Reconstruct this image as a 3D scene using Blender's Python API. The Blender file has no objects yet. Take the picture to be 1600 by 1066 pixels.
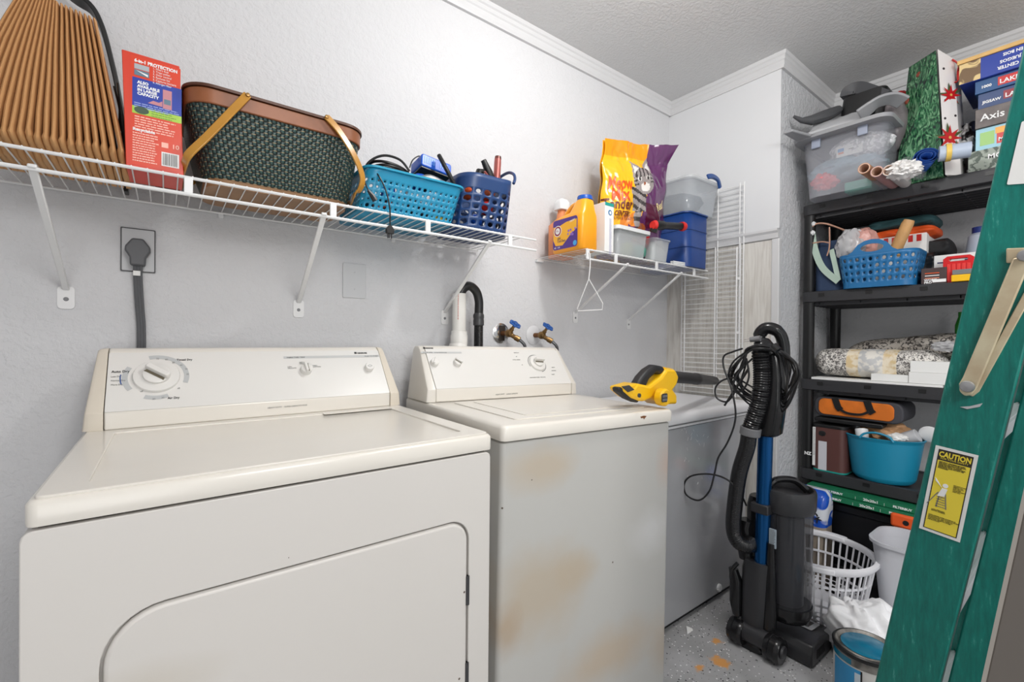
import bpy, bmesh, math, random
from mathutils import Matrix, Vector, noise
random.seed(7)
PI = math.pi
C = bpy.context.scene.collection

# ---------------------------------------------------------------- camera, light, exposure
FOC = 710.4
H = 1.12
_yaw, _pit, _rol = math.radians(37.26), math.radians(-.372), math.radians(.502)
FW = Vector((math.sin(_yaw) * math.cos(_pit), math.cos(_yaw) * math.cos(_pit), math.sin(_pit)))
_r = Vector((math.cos(_yaw), -math.sin(_yaw), 0))
_u = _r.cross(FW)
RT = _r * math.cos(_rol) + _u * math.sin(_rol)
UP = -_r * math.sin(_rol) + _u * math.cos(_rol)
cam = bpy.data.cameras.new('camera')
cam.sensor_width = 36
cam.lens = FOC / 1600 * 36
cam.clip_start = .02
camo = bpy.data.objects.new('camera', cam)
C.objects.link(camo)
m3 = Matrix((RT, UP, -FW)).transposed()
camo.matrix_world = Matrix.Translation((0, 0, H)) @ m3.to_4x4()
bpy.context.scene.camera = camo

world = bpy.data.worlds.new('world')
bpy.context.scene.world = world
world.use_nodes = True
world.node_tree.nodes['Background'].inputs[0].default_value = (.97, .98, 1, 1)
world.node_tree.nodes['Background'].inputs[1].default_value = .54

def area(name, loc, target, sx, sy, power, color=(1, 1, 1), shape='RECTANGLE'):
    l = bpy.data.lights.new(name, 'AREA')
    l.shape = shape
    l.size = sx
    l.size_y = sy
    l.energy = power
    l.color = color
    o = bpy.data.objects.new(name, l)
    C.objects.link(o)
    o.location = loc
    o.rotation_euler = (Vector(target) - Vector(loc)).to_track_quat('-Z', 'Y').to_euler()
    return o
_l = bpy.data.lights.new('ceiling_lamp_light', 'POINT')
_l.energy = 16.5
_l.color = (1, .985, .96)
_l.shadow_soft_size = .055
_lo = bpy.data.objects.new('ceiling_lamp_light', _l)
C.objects.link(_lo)
_lo.location = (1.02, .57, 2.29)
area('fill_light_right', (.5, -1.1, 2.2), (1.9, .7, .5), .9, .7, 22, (1, .99, .97))  # unseen fill light added behind the camera to brighten the rack side
area('fill_light_low', (-.5, -1.3, 1.0), (1.0, .8, .5), .9, 1.2, 6, (1, .99, .97))  # added low fill from behind the camera for the appliance fronts, no real lamp

vs = bpy.context.scene.view_settings
vs.view_transform = 'Standard'
vs.look = 'None'
vs.gamma = 1
vs.exposure = .46
vs.use_curve_mapping = False

# ---------------------------------------------------------------- helpers
def ray(px, py):
    return FW + RT * ((px - 800) / FOC) - UP * ((py - 533) / FOC)
def P(px, py, X=None, Y=None, Z=None):
    """point of the room seen at a photo position, on the plane X, Y or Z = const"""
    d = ray(px, py)
    t = X / d.x if X is not None else Y / d.y if Y is not None else (Z - H) / d.z
    return d * t + Vector((0, 0, H))
def PP(px, py, p0, n):
    d = ray(px, py)
    o = Vector((0, 0, H))
    return o + d * ((Vector(p0) - o).dot(n) / d.dot(n))

def lin(c):
    r = []
    for v in c[:3]:
        v = v / 255
        r.append(v / 12.92 if v <= .04045 else ((v + .055) / 1.055) ** 2.4)
    return (*r, 1)

MC = {}
def mat(name, col, rough=.5, metal=0, bump=0, bs=60, var=0, vs_=6, alpha=1, coat=0, col2=None, bdist=.002, det=3):
    if name in MC: return MC[name]
    m = bpy.data.materials.new(name)
    m.use_nodes = True
    nt = m.node_tree
    p = nt.nodes['Principled BSDF']
    p.inputs['Base Color'].default_value = lin(col)
    p.inputs['Roughness'].default_value = rough
    p.inputs['Metallic'].default_value = metal
    p.inputs['Alpha'].default_value = alpha
    if coat:
        p.inputs['Coat Weight'].default_value = coat
        p.inputs['Coat Roughness'].default_value = .08
    tc = nt.nodes.new('ShaderNodeTexCoord')
    if var or col2:
        n = nt.nodes.new('ShaderNodeTexNoise')
        n.inputs['Scale'].default_value = vs_
        n.inputs['Detail'].default_value = 5
        nt.links.new(tc.outputs['Object'], n.inputs['Vector'])
        mx = nt.nodes.new('ShaderNodeMix')
        mx.data_type = 'RGBA'
        c2 = lin(col2) if col2 else tuple(max(0, x * (1 - var)) for x in lin(col)[:3]) + (1,)
        mx.inputs[6].default_value = lin(col)
        mx.inputs[7].default_value = c2
        rp = nt.nodes.new('ShaderNodeMapRange')
        rp.inputs[1].default_value = .4
        rp.inputs[2].default_value = .62
        nt.links.new(n.outputs[0], rp.inputs[0])
        nt.links.new(rp.outputs[0], mx.inputs[0])
        nt.links.new(mx.outputs[2], p.inputs['Base Color'])
    if bump:
        n = nt.nodes.new('ShaderNodeTexNoise')
        n.inputs['Scale'].default_value = bs
        n.inputs['Detail'].default_value = det
        nt.links.new(tc.outputs['Object'], n.inputs['Vector'])
        b = nt.nodes.new('ShaderNodeBump')
        b.inputs['Strength'].default_value = bump
        b.inputs['Distance'].default_value = bdist
        nt.links.new(n.outputs[0], b.inputs['Height'])
        nt.links.new(b.outputs[0], p.inputs['Normal'])
    MC[name] = m
    return m

def tagp(o, **k):
    for a, v in k.items():
        if v is not None: o[a] = v
    return o
def thing(name, label, cat, loc=(0, 0, 0), rz=0, group=None, rot=None):
    o = bpy.data.objects.new(name, None)
    o.empty_display_size = .05
    C.objects.link(o)
    o.location = loc
    o.rotation_euler = rot if rot else (0, 0, rz)
    return tagp(o, label=label, category=cat, group=group)
def wm(o):
    """world matrix of a thing or part from its own location and parents"""
    M = Matrix.Identity(4)
    while o is not None:
        M = Matrix.LocRotScale(o.location, o.rotation_euler, o.scale) @ M
        o = o.parent
    return M

class B:
    """collects shapes in the frame T (a thing or a matrix) and links them as one mesh"""
    def __init__(s, T=None):
        s.bm = bmesh.new()
        s.T = wm(T) if isinstance(T, bpy.types.Object) else (T if T is not None else Matrix.Identity(4))
        s.uv = s.bm.loops.layers.uv.new('UVMap')
    def v(s, p): return s.bm.verts.new(s.T @ Vector(p))
    def f(s, vs_, mi=0):
        try:
            f = s.bm.faces.new(vs_)
            f.material_index = mi
            return f
        except ValueError: return None
    def box(s, x0, x1, y0, y1, z0, z1, mi=0, taper=None):
        """taper=(tx,ty): the base is smaller by that much on each side"""
        tx, ty = taper or (0, 0)
        a = [s.v(p) for p in ((x0+tx, y0+ty, z0), (x1-tx, y0+ty, z0), (x1-tx, y1-ty, z0), (x0+tx, y1-ty, z0), (x0, y0, z1), (x1, y0, z1), (x1, y1, z1), (x0, y1, z1))]
        for i in ((3, 2, 1, 0), (4, 5, 6, 7), (0, 1, 5, 4), (1, 2, 6, 5), (2, 3, 7, 6), (3, 0, 4, 7)): s.f([a[j] for j in i], mi)
        return s
    def prism(s, pts, frame, h, mi=0):
        """polygon pts (x,y) in matrix frame, extruded along +z by h"""
        a = [s.v(frame @ Vector((x, y, 0))) for x, y in pts]
        b = [s.v(frame @ Vector((x, y, h))) for x, y in pts]
        n = len(pts)
        s.f(a[::-1], mi); s.f(b, mi)
        for i in range(n): s.f([a[i], a[(i+1) % n], b[(i+1) % n], b[i]], mi)
        return s
    def plate(s, outer, holes, frame, h, mi=0):
        """flat plate with holes, thickness h"""
        bm = s.bm
        def loop(pts, z): return [s.v(frame @ Vector((x, y, z))) for x, y in pts]
        for z in (0, h):
            es = []
            loops = []
            for pts in [outer] + holes:
                l = loop(pts, z); loops.append(l)
                for i in range(len(l)): es.append(bm.edges.new((l[i], l[(i+1) % len(l)])))
            bmesh.ops.triangle_fill(bm, use_beauty=True, use_dissolve=False, edges=es)
            if z == 0: lo = loops
            else: hi = loops
        for a, b in zip(lo, hi):
            n = len(a)
            for i in range(n): s.f([a[i], a[(i+1) % n], b[(i+1) % n], b[i]], mi)
        bmesh.ops.recalc_face_normals(bm, faces=bm.faces[:])
        return s
    def rings(s, rings, cap0=True, cap1=True, closed=True, mi=0):
        """loft through rings of points, with UVs in metres"""
        R = [[s.v(p) for p in r] for r in rings]
        n = len(R[0])
        us = [0]
        r0 = rings[len(rings)//2]
        for i in range(n): us.append(us[-1] + (Vector(r0[(i+1) % n]) - Vector(r0[i])).length)
        v0 = 0
        for k in range(len(R)-1):
            v1 = v0 + (Vector(rings[k+1][0]) - Vector(rings[k][0])).length
            for i in range(n if closed else n-1):
                j = (i+1) % n
                f = s.f([R[k][i], R[k][j], R[k+1][j], R[k+1][i]], mi)
                if f:
                    for l, (a, b) in zip(f.loops, ((us[i], v0), (us[i+1], v0), (us[i+1], v1), (us[i], v1))): l[s.uv].uv = (a, b)
            v0 = v1
        if cap0 and closed: s.f(R[0][::-1], mi)
        if cap1 and closed: s.f(R[-1], mi)
        return s
    def tube(s, pts, r, seg=8, closed=False, flat=None, mi=0):
        """sweep; r number or list; flat=(a,b,up) gives a strap a wide along the side, b thick along up"""
        pts = [Vector(p) for p in pts]
        n = len(pts)
        rr = r if isinstance(r, (list, tuple)) else [r]*n
        rings = []
        up = Vector(flat[2]) if flat else None
        prev = None
        for i in range(n):
            if closed: t = (pts[(i+1) % n] - pts[i-1])
            else: t = pts[min(i+1, n-1)] - pts[max(i-1, 0)]
            t.normalize()
            if flat:
                a = t.cross(up)
                if a.length < 1e-4: a = t.orthogonal()
                a.normalize(); b = a.cross(t).normalized()
                w, h = flat[0]/2, flat[1]/2
                rings.append([pts[i] + a*x*w + b*y*h for x, y in ((-1, -1), (1, -1), (1, 1), (-1, 1))])
            else:
                if prev is None:
                    a = t.orthogonal().normalized()
                else:
                    a = (prev - t*prev.dot(t))
                    a = a.normalized() if a.length > 1e-6 else t.orthogonal().normalized()
                prev = a
                b = t.cross(a)
                rings.append([pts[i] + (a*math.cos(2*PI*k/seg) + b*math.sin(2*PI*k/seg))*rr[i] for k in range(seg)])
        if closed: rings.append(rings[0])
        return s.rings(rings, not closed, not closed, mi=mi)
    def cyl(s, a, b, r, r2=None, seg=20, mi=0): return s.tube([a, b], [r, r if r2 is None else r2], seg, mi=mi)
    def lathe(s, prof, frame=Matrix.Identity(4), seg=28, a0=0, a1=2*PI, sx=1, sy=1, mi=0, caps=True):
        full = abs(a1-a0-2*PI) < 1e-6
        m = seg if full else seg+1
        return s.rings([[frame @ Vector((r*math.cos(a0+(a1-a0)*k/seg)*sx, r*math.sin(a0+(a1-a0)*k/seg)*sy, z)) for k in range(m)] for r, z in prof], cap0=caps and prof[0][0] > 1e-5, cap1=caps and prof[-1][0] > 1e-5, closed=full, mi=mi)
    def rrect(s, secs, seg=5, mi=0, cap0=True, cap1=True):
        """loft of rounded rectangles: secs = (cx,cy,hx,hy,rad,z)"""
        return s.rings([rr3(*q, seg=seg) for q in secs], cap0, cap1, mi=mi)
    def blob(s, c, rad, seed=0, amp=.2, fr=2.5, sub=4, flat0=None, mi=0, ridge=0):
        b2 = bmesh.new()
        bmesh.ops.create_icosphere(b2, subdivisions=sub, radius=1)
        mp = {}
        for v in b2.verts:
            d = v.co.normalized()
            q = d*fr + Vector((seed*7.3, seed*3.1, seed))
            k = noise.noise(q) + .5*noise.noise(q*2.1)
            if ridge: k -= ridge*abs(noise.noise(q*1.7+Vector((9, 2, 4))))*2 - ridge*.4
            k = 1 + amp*k
            p = Vector((c[0]+d.x*rad[0]*k, c[1]+d.y*rad[1]*k, c[2]+d.z*rad[2]*k))
            if flat0 is not None: p.z = max(p.z, flat0)
            mp[v] = s.v(p)
        for f in b2.faces: s.f([mp[v] for v in f.verts], mi)
        b2.free()
        return s
    def perf(s, surf, nu, nv, rad, closed=False, stagger=False, k=4, skip=None):
        """sheet with a round hole in every cell; surf(u,v)->point, rad(i,j) in half cells"""
        cache = {}
        def V(u, v):
            if closed: u = u % nu
            key = (round(u, 4), round(v, 4))
            if key not in cache: cache[key] = s.v(surf(u/nu, v/nv))
            return cache[key]
        for j in range(nv):
            for i in range(nu):
                rd = rad(i, j)
                per = []
                for q in range(k): per.append((i + q/k, j))
                for q in range(k): per.append((i+1, j + q/k))
                for q in range(k): per.append((i+1 - q/k, j+1))
                for q in range(k): per.append((i, j+1 - q/k))
                ou = [V(a, b) for a, b in per]
                if rd <= 0:
                    s.f(ou); continue
                cx, cy = i+.5, j+.5
                inn = []
                for a, b in per:
                    an = math.atan2(b-cy, a-cx)
                    inn.append(s.v(surf((cx+math.cos(an)*rd*.5)/nu, (cy+math.sin(an)*rd*.5)/nv)))
                n = len(per)
                for q in range(n): s.f([ou[q], ou[(q+1) % n], inn[(q+1) % n], inn[q]])
        return s
    def build(s, name, m, parent=None, smooth=True, bevel=0, bseg=2, solid=0, sub=0, ang=35, label=None, kind=None, soff=0, **k):
        bm = s.bm
        if parent is not None:
            bm.transform(wm(parent).inverted())
        me = bpy.data.meshes.new(name)
        if not bm.faces: raise Exception('empty ' + name)
        bm.normal_update()
        if k.pop('recalc', True): bmesh.ops.recalc_face_normals(bm, faces=bm.faces[:])
        for f in bm.faces: f.smooth = smooth
        if smooth:
            for e in bm.edges:
                if len(e.link_faces) == 2 and e.calc_face_angle(0) > math.radians(ang): e.smooth = False
        bm.to_mesh(me); bm.free()
        for x in (m if isinstance(m, (list, tuple)) else [m]): me.materials.append(x)
        o = bpy.data.objects.new(name, me)
        C.objects.link(o)
        if parent is not None: o.parent = parent
        if solid:
            q = o.modifiers.new('solid', 'SOLIDIFY'); q.thickness = solid; q.offset = soff
        if bevel:
            q = o.modifiers.new('bevel', 'BEVEL'); q.width = bevel; q.segments = bseg; q.limit_method = 'ANGLE'; q.angle_limit = math.radians(30)
            q.harden_normals = False
        if sub:
            q = o.modifiers.new('sub', 'SUBSURF'); q.levels = sub; q.render_levels = sub
        tagp(o, label=label, kind=kind, category=k.get('cat'), group=k.get('group'))
        return o

def rr3(cx, cy, hx, hy, rad, z, seg=5):
    rad = min(rad, hx*.999, hy*.999)
    o = []
    for qx, qy, a in ((1, 1, 0), (-1, 1, PI/2), (-1, -1, PI), (1, -1, 1.5*PI)):
        for k in range(seg+1):
            t = a + PI/2*k/seg
            o.append(Vector((cx+qx*(hx-rad)+rad*math.cos(t), cy+qy*(hy-rad)+rad*math.sin(t), z)))
    return o
def rr2(x0, x1, y0, y1, rad, seg=6):
    rs = rad if isinstance(rad, (list, tuple)) else [rad]*4
    o = []
    for (qx, qy, a), r in zip(((x1, y1, 0), (x0, y1, PI/2), (x0, y0, PI), (x1, y0, 1.5*PI)), rs):
        sx = -1 if qx == x1 else 1; sy = -1 if qy == y1 else 1
        for k in range(seg+1):
            t = a + PI/2*k/seg
            o.append((qx+sx*r+r*math.cos(t), qy+sy*r+r*math.sin(t)))
    return o
def circ(cx, cy, r, n=16): return [(cx+r*math.cos(2*PI*k/n), cy+r*math.sin(2*PI*k/n)) for k in range(n)]
def frame(o, ux, uy):
    ux = Vector(ux).normalized(); uy = Vector(uy); uy = (uy - ux*uy.dot(ux)).normalized()
    n = ux.cross(uy)
    M = Matrix((ux, uy, n)).transposed().to_4x4()
    M.translation = Vector(o)
    return M
def bez(pts, n=8, closed=False):
    """catmull-rom through the points"""
    pts = [Vector(p) for p in pts]
    m = len(pts)
    o = []
    for i in range(m if closed else m-1):
        if closed: a, b, c, d = pts[i-1], pts[i], pts[(i+1) % m], pts[(i+2) % m]
        else: a, b, c, d = pts[max(i-1, 0)], pts[i], pts[i+1], pts[min(i+2, m-1)]
        for k in range(n):
            t = k/n
            o.append(.5*((2*b) + (c-a)*t + (2*a-5*b+4*c-d)*t*t + (3*b-a-3*c+d)*t**3))
    if not closed: o.append(pts[-1])
    return o

def text(s, fr, x, y, size, m, parent, name='printed_text', ext=.0002, align='LEFT', off=.0006, shear=0, sx=1, bold=0, space=1, rot=0):
    """lettering laid on the frame fr at (x,y)"""
    cu = bpy.data.curves.new('t', 'FONT')
    cu.body = s; cu.size = size; cu.extrude = ext; cu.align_x = align; cu.shear = shear; cu.offset = bold
    cu.resolution_u = 2; cu.space_line = space
    o = bpy.data.objects.new('t', cu)
    C.objects.link(o)
    dg = bpy.context.evaluated_depsgraph_get()
    me = bpy.data.meshes.new_from_object(o.evaluated_get(dg))
    bpy.data.objects.remove(o)
    T = fr @ Matrix.Translation((x, y, off)) @ Matrix.Rotation(rot, 4, 'Z') @ Matrix.Diagonal((sx, 1, 1, 1))
    me.transform(wm(parent).inverted() @ T if parent else T)
    me.materials.clear(); me.materials.append(m)
    ob = bpy.data.objects.new(name, me)
    C.objects.link(ob); ob.parent = parent
    return ob
def decal(fr, x0, x1, y0, y1, m, parent, name='printed_label', off=.0003, th=.0003, rad=0, label=None):
    pts = rr2(x0, x1, y0, y1, rad, 4) if rad else [(x0, y0), (x1, y0), (x1, y1), (x0, y1)]
    return B().prism(pts, fr @ Matrix.Translation((0, 0, off)), th).build(name, m, parent, smooth=False, label=label)
def arc_pts(r0, r1, a0, a1, n=14, cx=0, cy=0):
    o = [(cx+r1*math.cos(math.radians(a0+(a1-a0)*k/n)), cy+r1*math.sin(math.radians(a0+(a1-a0)*k/n))) for k in range(n+1)]
    return o + [(cx+r0*math.cos(math.radians(a1+(a0-a1)*k/n)), cy+r0*math.sin(math.radians(a1+(a0-a1)*k/n))) for k in range(n+1)]
def stripes(fr, x0, x1, y1, rows, pitch, h, m, parent, seed=0, name='small_print', off=.0007, words=True):
    """rows of tiny unreadable print: short dashes"""
    rd = random.Random(seed)
    b = B()
    F2 = fr @ Matrix.Translation((0, 0, off))
    for r in range(rows):
        y = y1 - r*pitch
        x = x0; xe = x1 - (x1-x0)*rd.random()*.25
        while x < xe:
            w = min((x1-x0)*rd.uniform(.05, .16), xe-x)
            b.prism([(x, y-h), (x+w, y-h), (x+w, y), (x, y)], F2, .0002)
            x += w + (x1-x0)*.02
    return b.build(name, m, parent, smooth=False, kind='stuff')
def struct(name, b, m, **k): return b.build(name, m, None, kind='structure', **k)

# common materials
WHITE = mat('white_enamel_wire', (226, 226, 226), .35)
BLACK = mat('black_plastic', (24, 24, 25), .38)
RACKM = mat('charcoal_resin', (50, 50, 53), .48, bump=.15, bs=300)
DGREY = mat('dark_grey_plastic', (58, 58, 60), .4)
MGREY = mat('mid_grey_plastic', (120, 121, 124), .4)
LGREY = mat('light_grey_plastic', (190, 191, 194), .4)
PWHITE = mat('white_plastic', (228, 229, 230), .38)
PAPERW = mat('white_paper', (232, 232, 230), .7)
INKK = mat('black_ink', (30, 28, 30), .6)
INKW = mat('white_ink', (240, 240, 240), .6)
INKG = mat('grey_ink', (120, 120, 118), .6)
RED = mat('red_print', (205, 40, 36), .45)
CHROME = mat('chrome', (200, 200, 200), .18, 1)
BRASS = mat('weathered_brass', (140, 110, 70), .35, .9, bump=.3, bs=120)
ORANGE = mat('orange_cloth', (228, 88, 28), .6)

# ================================================================ the setting
XB, YP, XC, YA, ZC = 2.236, .92, 2.85, 1.5, 2.43
def tex_wall(name, col, strength, scale, dist):
    m = mat(name, col, .72)
    nt = m.node_tree; p = nt.nodes['Principled BSDF']
    tc = nt.nodes.new('ShaderNodeTexCoord')
    n = nt.nodes.new('ShaderNodeTexNoise'); n.inputs['Scale'].default_value = scale; n.inputs['Detail'].default_value = 4
    n.inputs['Roughness'].default_value = .55
    r = nt.nodes.new('ShaderNodeMapRange'); r.inputs[1].default_value = .42; r.inputs[2].default_value = .6
    b = nt.nodes.new('ShaderNodeBump'); b.inputs['Strength'].default_value = strength; b.inputs['Distance'].default_value = dist
    nt.links.new(tc.outputs['Object'], n.inputs['Vector']); nt.links.new(n.outputs[0], r.inputs[0])
    nt.links.new(r.outputs[0], b.inputs['Height']); nt.links.new(b.outputs[0], p.inputs['Normal'])
    return m
WALLM = tex_wall('orange_peel_wall_paint', (208, 208, 210), .45, 75, .0018)
WALLR = tex_wall('heavy_texture_wall_paint', (212, 213, 216), .9, 70, .003)
CEILM = tex_wall('textured_ceiling_paint', (214, 214, 214), .6, 90, .0018)
TRIMM = mat('trim_paint', (208, 208, 209), .4)
PANELW = mat('smooth_white_board', (216, 217, 219), .45)

def floor_mat():
    m = mat('speckled_epoxy_floor', (140, 141, 142), .42)
    nt = m.node_tree; p = nt.nodes['Principled BSDF']; L = nt.links.new
    tc = nt.nodes.new('ShaderNodeTexCoord')
    big = nt.nodes.new('ShaderNodeTexNoise'); big.inputs['Scale'].default_value = 5; big.inputs['Detail'].default_value = 6
    L(tc.outputs['Object'], big.inputs['Vector'])
    cr = nt.nodes.new('ShaderNodeValToRGB')
    cr.color_ramp.elements[0].position = .35; cr.color_ramp.elements[0].color = lin((158, 158, 158))
    cr.color_ramp.elements[1].position = .65; cr.color_ramp.elements[1].color = lin((186, 186, 188))
    L(big.outputs[0], cr.inputs[0])
    last = cr.outputs[0]
    for sc, thr, cut, col in ((95, .20, .72, (240, 240, 240)), (80, .17, .70, (30, 30, 32)), (140, .16, .8, (90, 90, 92))):
        v = nt.nodes.new('ShaderNodeTexVoronoi'); v.inputs['Scale'].default_value = sc
        mp = nt.nodes.new('ShaderNodeMapping'); mp.inputs['Location'].default_value = (sc, sc*.3, 0)
        L(tc.outputs['Object'], mp.inputs[0]); L(mp.outputs[0], v.inputs['Vector'])
        a = nt.nodes.new('ShaderNodeMath'); a.operation = 'LESS_THAN'; a.inputs[1].default_value = thr*1.3
        L(v.outputs['Distance'], a.inputs[0])
        sp = nt.nodes.new('ShaderNodeSeparateColor'); L(v.outputs['Color'], sp.inputs[0])
        g = nt.nodes.new('ShaderNodeMath'); g.operation = 'GREATER_THAN'; g.inputs[1].default_value = cut
        L(sp.outputs[0], g.inputs[0])
        mu = nt.nodes.new('ShaderNodeMath'); mu.operation = 'MULTIPLY'; L(a.outputs[0], mu.inputs[0]); L(g.outputs[0], mu.inputs[1])
        mx = nt.nodes.new('ShaderNodeMix'); mx.data_type = 'RGBA'
        L(mu.outputs[0], mx.inputs[0]); L(last, mx.inputs[6]); mx.inputs[7].default_value = lin(col)
        last = mx.outputs[2]
    # rusty orange spills with their own shape
    for q, rad in ((P(1127, 1035, Z=0), .035), (P(1122, 1003, Z=0), .022), (P(1090, 1043, Z=0), .02)):
        d = nt.nodes.new('ShaderNodeVectorMath'); d.operation = 'DISTANCE'
        L(tc.outputs['Object'], d.inputs[0]); d.inputs[1].default_value = q
        nz = nt.nodes.new('ShaderNodeTexNoise'); nz.inputs['Scale'].default_value = 45; nz.inputs['Detail'].default_value = 6
        L(tc.outputs['Object'], nz.inputs['Vector'])
        ma = nt.nodes.new('ShaderNodeMath'); ma.operation = 'MULTIPLY_ADD'; L(nz.outputs[0], ma.inputs[0]); ma.inputs[1].default_value = .09; L(d.outputs[1], ma.inputs[2])
        r = nt.nodes.new('ShaderNodeMapRange'); r.inputs[1].default_value = rad+.045; r.inputs[2].default_value = rad+.028
        L(ma.outputs[0], r.inputs[0])
        mx = nt.nodes.new('ShaderNodeMix'); mx.data_type = 'RGBA'
        L(r.outputs[0], mx.inputs[0]); L(last, mx.inputs[6]); mx.inputs[7].default_value = lin((222, 160, 92))
        last = mx.outputs[2]
    L(last, p.inputs['Base Color'])
    return m
struct('floor', B().box(-1.3, 3.0, -1.6, 1.6, -.06, 0), floor_mat(), smooth=False)
struct('ceiling', B().box(-1.3, 3.0, -1.6, 1.6, ZC, ZC+.06), CEILM, smooth=False)
struct('wall_back', B().box(-1.3, XB+.02, YA, YA+.1, 0, ZC), WALLM, smooth=False)
struct('wall_right', B().box(XB, XC+.1, YP, YA+.1, 0, ZC), WALLR, smooth=False)
struct('wall_niche', B().box(XC, XC+.1, -1.6, YP, 0, ZC), WALLM, smooth=False)
struct('wall_left', B().box(-1.3, -1.2, -1.6, YA, 0, ZC), WALLM, smooth=False)

def panel_mat():
    m = mat('pale_wood_grain_panel', (206, 202, 196), .5)
    nt = m.node_tree; p = nt.nodes['Principled BSDF']; L = nt.links.new
    tc = nt.nodes.new('ShaderNodeTexCoord'); mp = nt.nodes.new('ShaderNodeMapping'); mp.inputs['Scale'].default_value = (1, 30, 2.2)
    n = nt.nodes.new('ShaderNodeTexNoise'); n.inputs['Scale'].default_value = 3; n.inputs['Detail'].default_value = 6; n.inputs['Distortion'].default_value = .6
    cr = nt.nodes.new('ShaderNodeValToRGB')
    cr.color_ramp.elements[0].position = .3; cr.color_ramp.elements[0].color = lin((196, 191, 184))
    cr.color_ramp.elements[1].position = .6; cr.color_ramp.elements[1].color = lin((218, 215, 209))
    L(tc.outputs['Object'], mp.inputs[0]); L(mp.outputs[0], n.inputs['Vector']); L(n.outputs[0], cr.inputs[0]); L(cr.outputs[0], p.inputs['Base Color'])
    return m
def panel_piece():
    struct('trim_1', B().box(XB-.006, XB, YP, YA, 1.63, 2.37), PANELW, smooth=False)
    struct('trim_2', B().box(XB-.008, XB, YP+.018, YA, 0, 1.585), panel_mat(), smooth=False)
    # chair rail with a stepped profile
    pr = [(0, 1.585), (-.016, 1.59), (-.02, 1.612), (-.028, 1.622), (-.028, 1.632), (0, 1.636)]
    b = B(); b.prism([(x, z) for x, z in pr], frame((XB, YA, 0), (1, 0, 0), (0, 0, 1)), YA-YP)
    struct('trim_3', b, TRIMM, smooth=False)
    struct('trim_4', B().box(XB-.014, XB+.012, YP-.004, YP+.03, 0, 1.588), TRIMM, smooth=False, bevel=.004)
panel_piece()
def crown(n, p0, p1, inward, m0=(0, 0), m1=(0, 0)):
    prof = [(0, 2.36), (.012, 2.36), (.014, 2.366), (.017, 2.372), (.017, 2.39), (.021, 2.395), (.021, 2.41), (.026, 2.415), (.028, 2.43), (0, 2.43)]
    p0 = Vector(p0); p1 = Vector(p1); d = p1-p0
    iw = Vector(inward)
    rings = [[Vector((q.x, q.y, 0)) + iw*a + Vector((0, 0, z)) for a, z in prof] for q in (p0, p1)]
    for rg, mm in zip(rings, (m0, m1)):
        for v_, (a, z) in zip(rg, prof): v_.x += mm[0]*a; v_.y += mm[1]*a
    struct('trim_%d' % n, B().rings(rings), TRIMM, smooth=False)
crown(5, (-1.2, YA, 0), (XB, YA, 0), (0, -1, 0))
crown(6, (XB, YA, 0), (XB, YP, 0), (-1, 0, 0), m1=(0, -1))
crown(7, (XB, YP, 0), (XC, YP, 0), (0, -1, 0), m0=(-1, 0))
crown(8, (XC, YP, 0), (XC, -1.6, 0), (-1, 0, 0))

# ================================================================ ceiling lamp (above the picture)
t = thing('ceiling_lamp', 'round white flush lamp on the ceiling above the appliances', 'lamp', (1.02, .57, 2.43))
B(t).lathe([(.02, -.05), (.03, -.045), (.03, -.012), (.06, -.008), (.065, 0)]).build('base', PWHITE, t)

# ================================================================ dryer and washer
CREAM = mat('aged_cream_enamel', (228, 223, 214), .3, var=.05, vs_=3, coat=.3)
CREAM2 = mat('yellowed_cream_plastic', (218, 209, 194), .4)
DCAB = mat('ivory_enamel_side', (212, 208, 203), .36)
CPANEL = mat('ivory_control_panel', (222, 220, 216), .24)
SEAM = mat('dark_seam', (70, 62, 52), .8)
KNOBD = mat('olive_recess', (104, 96, 78), .6)

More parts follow.
